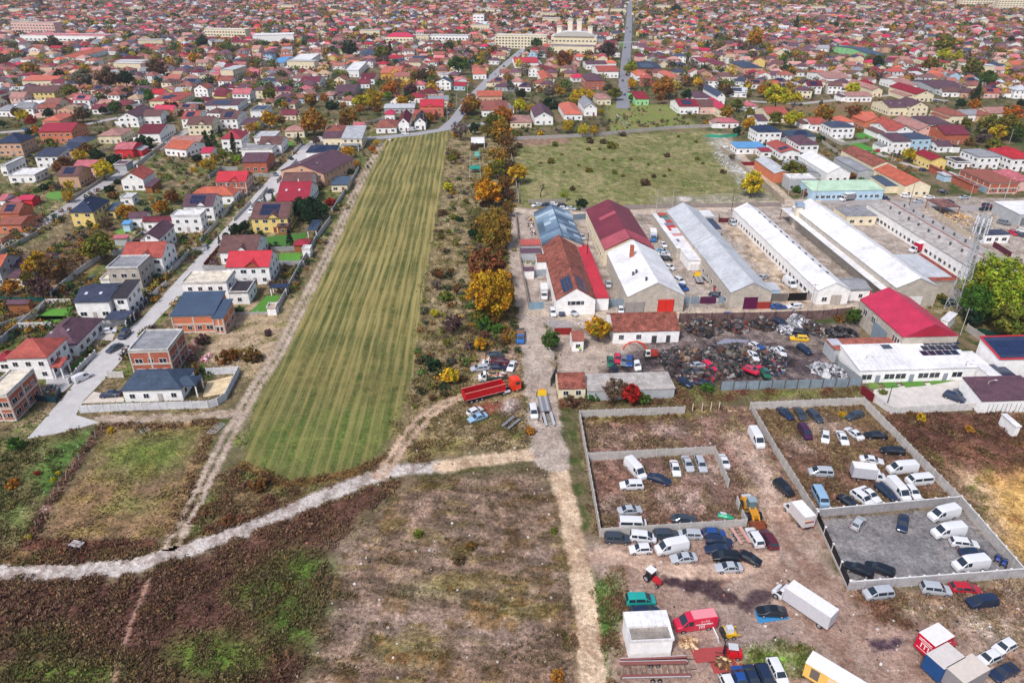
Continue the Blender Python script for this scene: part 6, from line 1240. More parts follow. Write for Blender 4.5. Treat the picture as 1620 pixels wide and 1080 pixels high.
# red tipper lorry
a = P(*zp('z',100,560), 1.6); b = P(*zp('z',735,400), 1.6); m_ = (a+b)/2; rz = math.atan2(b[1]-a[1], b[0]-a[0]); L = float(np.linalg.norm(b-a)); print('tipper L', L)
root = empty('tipper_lorry', (m_[0], m_[1], 0), rz); OCC.append((m_[0], m_[1], 6)); s_ = L/15.0
tl_ = 10.6*s_; tx = -L/2+tl_/2
mb = MB(); rd = C(196,22,34)
for s in (-1, 1): mb.box((tx, s*1.2, 2.2), (tl_, .08, 1.9), rd); mb.box((tx, s*1.22, 3.17), (tl_, .14, .1), C(236,150,140)); mb.box((tx, s*1.24, 1.32), (tl_, .06, .08), C(236,190,190))
mb.box((-L/2+.04, 0, 2.2), (.08, 2.4, 1.9), rd); mb.box((-L/2+tl_-.04, 0, 2.2), (.08, 2.4, 1.9), rd); mb.box((tx, 0, 1.3), (tl_-.1, 2.3, .12), C(84,58,48)); link(mb.build('tipper_body'), 'tipper_body', M['plain'], root)
link(MB().box((tx, 0, 1.0), (tl_, 1.0, .3), C(50,40,44)).box((L/2-2.6, 0, .85), (5, .9, .3), C(50,40,44)).build('chassis'), 'chassis', M['plain'], root)
mb = MB().box((L/2-1.25, 0, 2.0), (2.2, 2.4, 2.6), C(244,62,24), top=.94).box((L/2-1.7, 0, 3.4), (1.2, 2.1, .3), C(244,74,34), top=.85); link(mb.build('cab'), 'cab', M['paint'], root)
mb = MB(); mb.box((L/2-.15, 0, 2.4), (.06, 2.1, .9), GL); link(mb.build('windscreen'), 'windscreen', M['glass'], root)
for s in (-1, 1): link(MB().box((L/2-1.0, s*1.19, 2.45), (1.0, .05, .7), GL).build('side_window'), 'side_window', M['glass'], root)
for s in (-1, 1): link(MB().cyl((L/2-4.4, s*1.0, .8), (L/2-3.0, s*1.0, .8), .34, .34, 12, C(210,212,218)).build('fuel_tank'), 'fuel_tank', M['steel'], root)
for ax in (L/2-1.2, L/2-4.6, -L/2+1.4, -L/2+2.7, -L/2+4.0):
    for s in (-1, 1): link(WH_L, 'wheel', M['rubber'], root, (ax, s*1.02, .48))
tag(root, 'long red tipper lorry with orange cab and empty body', 'lorry', 'at the field strip')
# trailers ------------------------------------------------------------------
def trailer(z, ax_, ay_, bx_, by_, w, desc, wh='', deck=(170,160,160), L=None, name='car_trailer', hgt=.6, ladder=True):
    a = P(*zp(z, ax_, ay_), hgt); b = P(*zp(z, bx_, by_), hgt); m_ = (a+b)/2; rz = math.atan2(b[1]-a[1], b[0]-a[0]); L = float(np.linalg.norm(b-a)); root = empty(name, (m_[0], m_[1], 0), rz)
    mb = MB()
    for s in (-1, 1): mb.box((0, s*(w/2-.28), hgt), (L, .5, .1), C(*deck)); mb.box((0, s*(w/2), hgt+.05), (L, .06, .16), C(200,202,208))
    for i in range(int(L/.8)): mb.box((-L/2+.4+i*.8, 0, hgt-.06), (.08, w, .06), C(90,86,90))
    link(mb.build('deck'), 'deck', M['plain'], root); link(MB().cyl((L/2, 0, hgt-.1), (L/2+1.2, 0, hgt-.15), .05, .05, 6, C(60,60,60)).build('drawbar'), 'drawbar', M['steel'], root)
    for x in (-.5, .5):
        for s in (-1, 1): link(WH_S, 'wheel', M['rubber'], root, (x, s*(w/2+.1), .33))
    tag(root, desc, 'trailer', wh, 'empty car trailers'); return root
trailer('z',1085,880,1040,715,2.2,'pale empty car trailer behind the yellow recovery truck',deck=(180,190,196))
trailer('c',370,985,850,975,2.6,'double ramp car transporter trailer with rust brown decks',deck=(136,84,80),hgt=1.0)
trailer('c',368,925,840,905,.9,'rust brown loading ramp lying beside the transporter trailer',deck=(140,86,82),name='loading_ramp',hgt=.9)
trailer('a',1260,1075,1185,960,2.0,'pinkish flat trailer scattered with brown debris by white suv',deck=(206,150,140))
trailer('f',560,780,510,725,1.8,'small empty car trailer beside the yellow recovery truck',deck=(170,178,182))
trailer('z',570,905,705,795,2.0,'tilted grey car trailer in the dead weeds',deck=(130,132,136))
trailer('A',318,545,275,535,1.2,'small broken grey trailer frame in the dry weeds',wh='below the small field')
# work machines ------------------------------------------------------------
def machine(name, z, px, py, rz, build, desc, cat, wh):
    c = P(*zp(z, px, py), .8); root = empty(name, (c[0], c[1], 0), rz); build(root); tag(root, desc, cat, wh); OCC.append((c[0], c[1], 3)); return root
def loader(r):
    y = C(214,150,40)
    link(MB().box((-1.6, 0, 1.3), (2.6, 2.0, 1.1), y, top=.9).box((-2.6, 0, 1.35), (.6, 1.9, 1.3), C(200,206,212), top=.9).build('engine_cover'), 'engine_cover', M['paint'], r)
    link(MB().box((-.1, 0, 2.3), (1.5, 1.5, 1.6), C(90,120,130), top=.86).box((-.1, 0, 3.15), (1.5, 1.5, .12), C(150,170,180)).build('cab'), 'cab', M['glass'], r)
    mb = MB()
    for s in (-1, 1): mb.cyl((.6, s*.55, 1.8), (2.4, s*.55, 1.5), .18, .18, 6, y); mb.cyl((2.4, s*.55, 1.5), (3.5, s*.55, .6), .16, .16, 6, y)
    mb.box((1.5, 0, 1.1), (2.0, 1.2, .8), y); mb.box((2.4, 0, 1.5), (.3, 1.3, .3), y); link(mb.build('lift_arms'), 'lift_arms', M['paint'], r)
    mb = MB(); mb.box((3.9, 0, .2), (1.0, 2.9, .12), C(132,70,48)); mb.box((3.5, 0, .65), (.12, 2.9, 1.0), C(132,70,48), ry=-.3)
    for s in (-1, 1): mb.box((3.85, s*1.42, .5), (1.0, .08, .7), C(120,62,44))
    link(mb.build('bucket'), 'bucket', M['plain'], r)
    wl = wheel(.78, .55)
    for ax in (1.7, -1.5):
        for s in (-1, 1): link(wl, 'wheel', M['rubber'], r, (ax, s*1.05, .78))
a = P(*zp('a',1250,740), 1.2); b = P(*zp('a',1330,930), .3); machine('wheel_loader','a',1292,835, math.atan2(b[1]-a[1], b[0]-a[0]), loader, 'yellow wheel loader with a rusty front bucket', 'loader', 'in the gap of the compound walls')
def excavator(r):
    o_ = C(222,74,38)
    for s in (-1, 1): link(MB().box((0, s*1.1, .45), (4.0, .6, .8), C(40,38,40), top=.9).build('track'), 'track', M['rubber'], r)
    link(MB().box((.9, 0, 1.7), (2.6, 2.5, 1.2), C(170,60,50), top=.95).box((1.9, 0, 1.8), (.9, 2.4, 1.1), C(150,50,44)).build('engine_house'), 'engine_house', M['plain'], r)
    link(MB().box((-1.0, -.75, 2.1), (1.6, 1.1, 2.0), C(226,226,220), top=.92).box((-1.82, -.75, 2.3), (.05, .9, 1.2), GL).box((-1.0, -1.3, 2.3), (1.2, .05, 1.1), GL).build('cab'), 'cab', M['plain'], r)
    pts = [(-.8, .3, 2.2), (-2.6, .3, 5.0), (-4.8, .3, 5.9), (-7.2, .3, 5.6), (-8.7, .3, 4.2), (-9.0, .3, 2.9)]; mb = MB()
    for i, (p_, q_) in enumerate(zip(pts, pts[1:])): mb.cyl(p_, q_, .38-.04*i, .36-.04*i, 6, o_)
    mb.cyl((-1.4, .3, 2.0), (-4.2, .3, 5.1), .12, .09, 6, C(150,150,156)); link(mb.build('boom'), 'boom', M['paint'], r)
    mb = MB()
    for k in range(5): an = k*1.256; mb.cyl((-9.0, .3, 2.8), (-9.0+math.cos(an)*.8, .3+math.sin(an)*.8, 2.0), .14, .1, 5, C(190,190,194)); mb.cyl((-9.0+math.cos(an)*.8, .3+math.sin(an)*.8, 2.0), (-9.0+math.cos(an)*.2, .3+math.sin(an)*.2, 1.2), .1, .04, 5, C(190,190,194))
    link(mb.build('grab_claw'), 'grab_claw', M['plain'], r)
mx_ = machine('excavator','Z',740,440, math.radians(4), excavator, 'orange scrap excavator with curved boom and grab claw', 'excavator', 'in the scrapyard'); mx_.scale = (.78, .78, .78)
def forklift(r):
    link(MB().box((-.4, 0, .75), (2.0, 1.2, .8), C(206,24,34)).box((-1.2, 0, .95), (.6, 1.2, .9), C(220,30,40), top=.85).build('body'), 'body', M['paint'], r)
    mb = MB()
    for x, y in ((.5, -.5), (.5, .5), (-.9, -.5), (-.9, .5)): mb.cyl((x, y, 1.1), (x*.8, y, 2.15), .045, .045, 5, C(30,30,34))
    mb.box((-.15, 0, 2.17), (1.4, 1.15, .07), C(200,204,208)); link(mb.build('overhead_guard'), 'overhead_guard', M['plain'], r)
    mb = MB()
    for s in (-1, 1): mb.box((1.0, s*.35, 1.4), (.14, .14, 2.6), C(36,36,44)); mb.box((1.6, s*.3, .15), (1.1, .12, .06), C(60,60,64))
    mb.box((1.0, 0, 2.0), (.1, .8, .12), C(36,36,44)); link(mb.build('mast'), 'mast', M['plain'], r)
    for ax in (.6, -.9):
        for s in (-1, 1): link(WH_S, 'wheel', M['rubber'], r, (ax, s*.55, .33))
machine('forklift','c',1155,865, math.radians(172), forklift, 'red forklift truck on the sawdust strewn red mat', 'forklift', '')
def minitractor(r):
    link(MB().box((.9, 0, .95), (1.5, .8, .7), C(196,34,50), top=.85).box((-.1, 0, .7), (1.6, .7, .5), C(60,50,54)).build('body'), 'body', M['paint'], r)
    link(MB().box((-.5, 0, 1.55), (1.2, 1.2, 1.2), C(40,44,50), top=.9).build('cab'), 'cab', M['glass'], r); link(MB().box((-.5, 0, 2.25), (1.4, 1.35, .14), C(232,234,236)).build('cab_roof'), 'cab_roof', M['plain'], r)
    wl = wheel(.62, .35)
    for s in (-1, 1): link(wl, 'wheel', M['rubber'], r, (-.7, s*.75, .62)); link(WH_S, 'wheel', M['rubber'], r, (1.3, s*.55, .36))
a = P(*zp('c',560,310), 1); b = P(*zp('c',640,370), 1); machine('tractor','c',598,330, math.atan2(b[1]-a[1], b[0]-a[0]), minitractor, 'small red tractor with white cab roof on the dirt', 'tractor', 'north of the teal people carrier')
def bobcat(r):
    link(MB().box((0, 0, .8), (2.0, 1.4, .8), C(232,184,30)).box((-.9, 0, 1.0), (.5, 1.5, .8), C(50,50,50)).build('body'), 'body', M['paint'], r)
    link(MB().box((.1, 0, 1.55), (1.1, 1.0, .9), C(210,214,220), top=.85).build('cab'), 'cab', M['plain'], r)
    mb = MB()
    for s in (-1, 1): mb.box((.4, s*.75, 1.1), (2.4, .14, .2), C(232,184,30), ry=.2)
    link(mb.build('lift_arms'), 'lift_arms', M['paint'], r); link(MB().box((-1.9, 0, .6), (.15, 2.0, 1.2), C(236,236,240), ry=-.25).build('white_panel'), 'white_panel', M['plain'], r)
    for ax in (-.6, .6):
        for s in (-1, 1): link(WH_S, 'wheel', M['rubber'], r, (ax, s*.72, .36))
machine('skid_loader','c',1135,720, math.radians(8), bobcat, 'compact yellow and black skid loader by a white panel', 'loader', 'below the red lettered van')
def jetski(r):
    st = [(1.5,.15,.3,.34,.1,.06),(1.0,.1,.45,.5,.45,.3),(.2,.1,.5,.75,.55,.3),(-.6,.1,.5,.85,.55,.25),(-1.4,.12,.45,.5,.5,.35)]
    link(loft(st).build('hull'), 'hull', M['paint'], r, color=C(30,170,130)); link(MB().box((-.5, 0, .95), (1.1, .4, .2), C(200,206,212)).build('seat'), 'seat', M['plain'], r)
machine('jet_ski','a',1120,870, math.radians(-20), jetski, 'emerald green jet ski on the compound ground', 'jet ski', 'near the wheel loader')
def atv(r):
    link(MB().box((0, 0, .75), (1.4, .7, .35), C(30,60,140), top=.7).box((.6, 0, 1.0), (.12, .9, .08), C(30,30,34)).build('body'), 'body', M['paint'], r)
    for ax in (-.6, .6):
        for s in (-1, 1): link(WH_S, 'wheel', M['rubber'], r, (ax, s*.42, .33))
for px, py in ((1440,185),(1482,215)): machine('quad_bike','d',px,py, .9, atv, 'blue quad bike against the gravel compound wall', 'quad bike', '')
# wrecks in the scrapyard
WR = [('z',0,0)]
wr = [('Z',50,500,60,600,'F'),('Z',175,440,180,560,'C'),('Z',285,480,285,590,'G'),('Z',405,450,385,650,'B'),('Z',515,520,555,720,'W'),('Z',90,600,120,700,'K'),
 ('i',520,640,620,625,'S'),('i',640,615,690,660,'C'),('i',600,700,670,745,'C'),('i',400,760,500,800,'N'),('i',560,770,680,800,'N'),('i',975,655,1060,690,'C'),('i',1060,670,1120,650,'C'),('i',1110,660,1165,740,'F'),('i',1010,520,1060,580,'W'),('i',1080,480,1150,530,'B'),
 ('i',1060,540,1120,600,'W'),('i',1140,560,1220,590,'N'),('i',1230,470,1310,560,'W'),('i',1210,240,1310,280,'N'),('i',1380,340,1500,360,'K'),('i',1440,470,1510,520,'N'),('i',1180,500,1240,520,'S'),('i',1020,450,1090,490,'W'),('i',480,700,560,690,'K'),('i',860,270,830,290,'R')]
rr = random.Random(9)
for i, (z, a_, b_, c_, d_, cc) in enumerate(wr):
    car(rr.choice(['hatchback','sedan','estate']), z, a_, b_, c_, d_, cc, 'wrecked', wheels=False, zoff=rr.choice([0, .1, .8, 1.2]), roll=rr.uniform(-.25, .25), wh='on the scrap heaps', cat='wreck')
car('estate','i',1500,405,1355,395,'Y','stripped',wheels=False,wh='below the white sacks',desc='stripped yellow estate shell under a black car',cat='wreck')
# junk heaps
def heap(name, poly_c, rx, ry, hmax, n, cols, label, seed, z='i', size=(.25, 1.2)):
    r = random.Random(seed); mb = MB(); c = P(*zp(z, *poly_c)); sx = np.linalg.norm(P(*zp(z, poly_c[0]+rx, poly_c[1]))-c); sy = np.linalg.norm(P(*zp(z, poly_c[0], poly_c[1]-ry))-c)
    for i in range(n):
        a = r.uniform(0, 6.28); q = math.sqrt(r.random()); x, y = math.cos(a)*q*sx, math.sin(a)*q*sy; zt = hmax*(1-q*q)*r.uniform(.25, 1)*(.6+.8*float(vn(np.array(x*.3+seed*9.), np.array(y*.3)))); s = r.uniform(*size)*(1 if r.random() < .75 else 1.7)
        if r.random() < .22: e = s*1.4; an = r.uniform(0, 6.28); mb.cyl((x, y, zt), (x+math.cos(an)*e, y+math.sin(an)*e, zt+r.uniform(-.3, .6)*e), .07, .05, 4, C(*r.choice(cols))); continue
        mb.box((x, y, zt+.1), (s, s*r.uniform(.2, .8), s*r.uniform(.08, .5)), C(*r.choice(cols)), rz=r.uniform(0, 3.1), rx=r.uniform(-.9, .9), ry=r.uniform(-.7, .7))
    o = link(mb.build(name), name, M['scrap'], None, (c[0], c[1], 0)); tag(o, label, 'scrap heap', kind='stuff'); OCC.append((c[0], c[1], sx)); return o
SCR = [(44,42,46),(30,30,33),(64,60,62),(86,82,84),(150,146,144),(50,54,64),(112,84,70),(36,44,50),(84,56,48),(56,58,56),(40,38,40),(104,70,56)]
heap('scrap_heap',(600,320),150,70,2.6,900,SCR,'black and grey scrap heap beside the tiled office',1)
heap('scrap_heap',(880,300),120,60,2.2,700,SCR+[(130,44,44)],'scrap heap with red bits along the rusty fence',2)
heap('scrap_heap',(1120,300),110,40,1.8,420,SCR,'low dark scrap heap right of the rusty fence heap',3)
heap('scrap_heap',(450,550),140,65,2.0,800,SCR+[(160,130,96)],'scrap heap with tan pieces beside the puddle',4)
heap('scrap_heap',(860,550),170,80,2.6,1100,SCR+[(120,110,90),(96,88,74)],'big mixed scrap heap in the middle of the yard',5)
heap('scrap_heap',(560,740),170,60,2.2,800,SCR+[(50,66,84),(110,36,48)],'dark car body heap at the yard lower edge',6)
heap('scrap_heap',(1130,600),170,110,2.8,900,SCR+[(140,40,54),(40,70,120),(190,190,194)],'colourful crushed body heap near the yellow shell',7)
heap('scrap_heap',(830,690),120,50,1.6,400,SCR,'low grey scrap heap behind the blue metal fence',8)
heap('scrap_heap',(720,560),110,90,1.9,600,SCR,'dark tangled scrap between the two middle heaps',21)
heap('scrap_heap',(320,600),90,70,1.2,350,SCR,'thin dark scrap spread left of the puddle',22)
heap('scrap_heap',(980,640),120,60,2.0,500,SCR,'dark metal tangle in front of the crushed bodies',23)
heap('sack_heap',(1400,265),75,60,2.2,420,[(206,208,214),(186,188,196),(160,162,168),(90,90,96)],'heap of bulging white sacks by the rusty fence',9,size=(.4,1.0))
heap('sack_heap',(1310,340),70,40,1.1,200,[(206,208,214),(180,182,190),(60,60,66)],'scattered white sacks left of the yellow shell',10,size=(.4,.9))
heap('scrap_heap',(1530,330),90,60,1.8,300,SCR+[(232,232,236)],'scrap and sacks at the right end of the fence',11)
heap('scrap_heap',(1590,680),50,40,1.2,160,[(190,192,198),(150,154,160),(80,80,86)],'white car panel heap in the yard corner',12)
heap('scrap_heap',(150,440),130,45,1.6,300,[(40,40,46),(24,24,28),(70,66,74)],'black tyre heap beside the crimson hall',13,z='j')
heap('scrap_heap',(90,730),120,50,1.4,260,[(200,200,206),(170,172,178),(90,90,96)],'white sheet scrap heap by the panel fence',14,z='j')
heap('rubble_heap',(880,480),30,20,.7,160,[(220,210,204),(196,180,172),(150,130,120)],'pale rubble patch with rubbish on the strip',15,z='z')if 0 else None
for q, (zz, px, py, rx, ry, n, cols, lab) in enumerate((('c',1100,940,60,30,120,[(150,110,76),(90,66,50),(214,180,130)],'cut logs and sawdust on the red mat'),('c',850,800,60,30,90,[(196,160,120),(150,110,80),(226,200,160)],'timber offcuts beside the portable office'),('e',330,290,40,40,80,[(220,190,60),(200,200,200),(150,40,50),(60,60,66)],'yellow and white clutter in the western yard'),
   ('e',350,350,30,60,80,[(80,80,90),(150,60,60),(220,220,220)],'machine parts along the patchwork hall'),('e',310,600,60,40,110,[(60,160,160),(200,200,206),(180,150,90),(60,120,90)],'teal and grey clutter behind the tiled annex'),('g',1050,250,150,50,260,[(226,190,140),(210,170,120),(180,140,100)],'stacks of pale timber inside the fenced yard'),
   ('l',560,280,60,60,80,[(220,150,160),(206,96,70),(232,232,232)],'pink and white brick pallets behind the brick shell'),('l',690,360,40,40,50,[(214,130,140),(232,232,236)],'wrapped brick pallets near the rust bushes'),('u',920,320,40,50,120,[(200,200,204),(120,50,60),(90,90,96)],'junk pile below the straight town street'),
   ('s',60,650,90,100,260,[(214,214,216),(190,190,194),(150,146,140)],'scattered white rubbish at the meadow edge'),('t',1430,960,130,30,120,[(226,170,170),(232,232,232),(190,90,80)],'pink block pallets before the brick ruin'),('i',180,385,170,12,90,[(226,226,228),(60,60,66),(150,150,156)],'white appliances lined along the tiled office'),
   ('m',870,600,40,30,40,[(60,100,90),(90,90,96)],'green pool and garden clutter by the block house'),('k',430,620,70,30,70,[(60,120,100),(200,80,70),(220,220,220),(60,60,66)],'skip load of builder waste at the grey gate'))):
    heap('debris', (px, py), rx, ry, .7, n, cols, lab, 30+q, z=zz, size=(.2, .8))
mb = MB(); q = [P(*zp('c',*v)) for v in ((865,845),(960,830),(1130,820),(1215,980),(1235,990),(1035,1015),(1000,930),(905,940))]; mb.face([(v[0], v[1], .05) for v in q][::-1], C(172,76,76)); o = link(mb.build('ground_mat'), 'ground_mat', M['soil']if 0 else M['plain']); tag(o, 'red mat spread on the yard under logs and forklift', 'mat')
mb = MB(); q = [P(*zp('c',*v)) for v in ((1318,570),(1555,590),(1568,625),(1350,655))]; mb.face([(v[0], v[1], .05) for v in q][::-1], C(60,140,196)); o = link(mb.build('tarpaulin'), 'tarpaulin', M['plain']); tag(o, 'bright blue tarpaulin under the black saloon', 'tarpaulin')
# ---------------- walls and fences ----------------
def fence(pts, h, color, label, where_='', name='boundary_fence', m='conc', th=.12, posts=True, pc=None, step=2.0, cap=None, z=None, capc=None, group='yard walls and fences', cat='wall'):
    q = [P(*(zp(z, *v) if z else v)) for v in pts]; o0 = q[0]; root = empty(name, (o0[0], o0[1], 0)); mb = MB(); pos = []
    for a, b in zip(q, q[1:]):
        d = b-a; l = float(np.linalg.norm(d)); rz = math.atan2(d[1], d[0]); m_ = (a+b)/2-o0; mb.box((m_[0], m_[1], h/2), (l, th, h), C(*color), rz=rz)
        if capc: mb.box((m_[0], m_[1], h+.04), (l, th+.12, .08), C(*capc), rz=rz)
        n = max(1, int(round(l/step)))
        for i in range(n): pos.append((*(a+d*i/n-o0), rz))
    pos.append((*(q[-1]-o0), pos[-1][2])); link(mb.build('panels'), 'panels', M[m], root)
    if posts:
        pm = MB().box((0, 0, (h+.15)/2), (.2, .24, h+.15), C(*(pc or color)))
        if cap: pm.box((0, 0, h+.19), (.34, .36, .1), C(*cap))
        pm = pm.build('post'); pm.materials.append(M['plain'])
        if len(pos) <= 60:
            for x, y, rz in pos: link(pm, 'post', M['plain'], root, (x, y, 0), rz)
    tag(root, label, cat, where_, group); return root
CG = (196,192,188)
fence([(916.5,661),(949,849)], 2.0, CG, 'grey concrete panel wall', 'along the west side of the overgrown plot')
fence([(916.5,661),(1082,654.5)], 2.0, CG, 'grey concrete panel wall', 'along the north side of the overgrown plot')
fence([(930,728.5),(1129,718)], 2.0, CG, 'grey concrete panel wall', 'along the north side of the inner compound')
fence([(1129,718),(1151,771)], 2.0, CG, 'short grey concrete panel wall', 'closing the east side of the inner compound')
fence([(949,849),(1179,834)], 2.0, CG, 'grey concrete panel wall', 'behind the row of parked wrecks')
fence([(1164,796),(1168,808)], 2.0, (214,210,206), 'detached pale wall panel', 'left of the wheel loader', posts=False)
fence([(1179,834),(1172,818)], 2.0, (206,202,198), 'short return wall panel', 'beside the jet ski', posts=False)
fence([(1186,648),(1224,715),(1260,772),(1289,820)], 2.0, CG, 'grey concrete panel wall', 'between the dirt track and the weedy eastern compound')
fence([(1186,648),(1364,640)], 2.0, (206,202,198), 'pale concrete panel wall', 'along the north side of the eastern compound')
fence([(1364,640),(1516,798)], 2.0, (206,202,198), 'pale concrete panel wall', 'along the brown wasteland')
fence([(1516,798),(1616,915)], 2.0, CG, 'white capped concrete wall', 'between gravel compound and sandy wasteland', capc=(226,226,226), cap=(236,236,236), step=2.6)
fence([(1289,819),(1516,798)], 2.0, (170,168,170), 'white capped grey wall', 'between weedy and gravel compounds', capc=(226,226,226), cap=(236,236,236), step=2.6)
fence([(1341,934),(1616,913)], 2.0, (190,188,190), 'white capped grey wall', 'along the south of the gravel compound', capc=(226,226,226), cap=(236,236,236), step=2.6)
fence([(1289,819),(1341,934)], .5, (196,190,184), 'low concrete plinth wall', 'west of the gravel compound', posts=False)
fence([(1291,822),(1342,932)], 1.9, (34,32,38), 'black sliding gate panels between white capped posts', 'beside the gravel compound', name='metal_gate', m='plain', cat='gate', th=.06, pc=(206,204,204), cap=(240,240,240), step=4.2)
fence([(1379,633),(1410,655),(1546,648)], 1.9, (224,222,220), 'white panel fence', 'in front of the concrete forecourt', step=2.5)
fence([(1361,622),(1380,636)], 2.2, (120,28,44), 'dark red sliding gate', 'at the corner of the forecourt', m='plain', name='metal_gate', cat='gate', posts=False)
fence([(1139,617),(1220,615),(1300,613),(1361,611)], 2.3, (140,156,168), 'blue grey sheet metal fence with rust streaks', 'along the scrapyard south side', m='sheet', name='metal_fence', cat='fence', pc=(90,84,84), step=3.2)
fence([(1074,510),(1200,508),(1300,505),(1344,500)], 2.8, (120,96,94), 'tall patchy rust and grey sheet fence', 'along the scrapyard north side', m='rust', name='metal_fence', cat='fence', pc=(70,56,56), step=4.2)
fence([(1143,508),(1155,508)], 2.9, (36,110,200), 'bright blue sheet in the rusty fence', '', m='sheet', name='metal_fence', cat='fence', posts=False, th=.2)
fence([(877,529),(904,529)], 2.0, (140,28,30), 'dark red sheet gate', 'right of the round green tree', m='sheet', name='metal_gate', cat='gate', posts=False)
fence([(862,555),(877,570)], 2.0, (186,180,172), 'open light barred gate leaf', 'below the round green tree', m='sheet', name='metal_gate', cat='gate', posts=False)
fence([(871,612),(881,590)], 2.4, (60,66,74), 'dark sheet gate leaf', 'left of the mossy cottage', m='sheet', name='metal_gate', cat='gate', posts=False)
fence([(1316,556),(1324,583),(1361,611)], 2.3, (150,156,160), 'grey sheet fence', 'at the east end of the scrapyard', m='sheet', name='metal_fence', cat='fence', step=3)
fence([(816,345),(824,420),(837,489)], 2.0, (170,160,150), 'weathered concrete wall', 'along the dirt lane', step=3)
fence([(837,490),(860,488)], 2.2, (136,168,190), 'light blue grey sheet gate', 'at the lane corner', m='sheet', name='metal_gate', cat='gate', posts=False)
fence([(860,488),(882,485)], 2.0, (196,192,188), 'short grey wall', 'between blue gate and mossy tiled hall', posts=False)
fence([(830,438),(866,436)], 2.2, (150,160,170), 'grey metal inner fence', 'across the western yard', m='sheet', name='metal_fence', cat='fence', posts=False)
fence([(963,485),(994,485)], 2.4, (132,150,164), 'wide grey sheet gate', 'left of the red gated hall', m='sheet', name='metal_gate', cat='gate', posts=False)
fence([(1080,481),(1105,481)], 2.4, (140,156,170), 'grey sheet fence', 'right of the red gated hall', m='sheet', name='metal_fence', cat='fence', posts=False)
fence([(1107,480),(1132,480)], 2.2, (84,30,74), 'plum coloured double gate', 'between the halls', m='sheet', name='metal_gate', cat='gate', posts=False)
fence([(1136,480),(1158,479)], 2.2, (140,160,176), 'pale blue sheet fence', 'left of the purple gated hall', m='sheet', name='metal_fence', cat='fence', posts=False)
fence([(1219,476),(1245,476)], 2.4, (120,112,108), 'brown grey sheet fence', 'right of the purple gated hall', m='sheet', name='metal_fence', cat='fence', posts=False)
fence([(1246,476),(1275,475)], 2.5, (20,18,20), 'black wide gate', 'right of the purple gated hall', m='plain', name='metal_gate', cat='gate', posts=False)
fence([(1276,475),(1296,474)], 2.2, (150,140,134), 'weathered sheet fence', 'left of the long white hall gable', m='sheet', name='metal_fence', cat='fence', posts=False)
fence([(907,348),(948,345)], 2.2, (120,140,156), 'blue grey bar fence', 'between patchwork and dark red halls', m='sheet', name='metal_fence', cat='fence', step=2.5)
fence([(919,335),(1000,331),(1100,329),(1235,327)], 1.8, (160,150,146), 'long grey block wall', 'along the service lane south of the meadow', step=6)
fence([(836,322),(895,320)], 1.6, (170,164,156), 'grey block wall', 'behind the row of parked cars', step=4)
fence([(1137,345),(1137,352),(1160,352)], 1.8, (96,40,44), 'dark red sheet pen', 'at the corner of the long white hall', m='rust', name='metal_fence', cat='fence', posts=False)
fence([(803,222),(812,262),(821,322)], 2.0, (176,168,160), 'old concrete wall', 'along the west side of the meadow', step=4)
fence([(806,222),(880,219),(949,215),(1010,209),(1069,204),(1140,201)], 1.9, (182,178,176), 'long weathered concrete wall', 'along the north side of the meadow', step=5)
fence([(1140,236),(1165,258),(1190,280),(1214,302),(1240,324)], 1.8, (180,168,152), 'weathered concrete wall', 'along the east side of the meadow', step=4)
fence([(1117,217),(1140,218),(1166,216),(1171,209)], 1.6, (50,160,130), 'green mesh windbreak', 'at the meadow north east corner', m='plain', name='mesh_fence', cat='fence', posts=False, th=.06)
fence([(1156,203),(1174,201)], 1.9, (170,162,156), 'short grey wall', 'behind the green mesh', posts=False)
fence([(1172,262),(1202,262)], 1.8, (130,26,40), 'dark red gate', 'in front of the blue roofed row house', m='plain', name='metal_gate', cat='gate', posts=False)
fence([(1466,329),(1470,334),(1545,385)], 1.8, (220,206,184), 'cream block wall', 'along the fenced timber yard', step=3)
fence([(1570,390),(1598,408)], 2.0, (96,30,56), 'plum sheet fence', 'by the cracked roof hall', m='sheet', name='metal_fence', cat='fence', posts=False)
fence([(1553,332),(1574,332)], 1.8, (190,30,44), 'bright red sheet gate', 'at the side street', m='sheet', name='metal_gate', cat='gate', posts=False)
fence([(1528,523),(1565,548)], 2.0, (190,184,178), 'pale concrete wall', 'beside the mast lane', step=3)
fence([(1545,527),(1590,540)], 1.8, (20,60,50), 'dark green mesh fence', 'right of the mast lane', m='plain', name='mesh_fence', cat='fence', posts=False, th=.06)
fence([(1492,278),(1560,306)], 2.0, (150,176,192), 'light blue corrugated fence', 'in front of the brick ruin', m='sheet', name='metal_fence', cat='fence', posts=False)
fence([(1300,226),(1322,242),(1345,262)], 1.6, (196,188,180), 'pale garden wall', 'right of the plum roofed white house', step=4)
fence([(1296,212),(1330,230),(1375,224)], 1.6, (196,190,184), 'pale garden wall', 'in front of the slate hipped house', step=4)
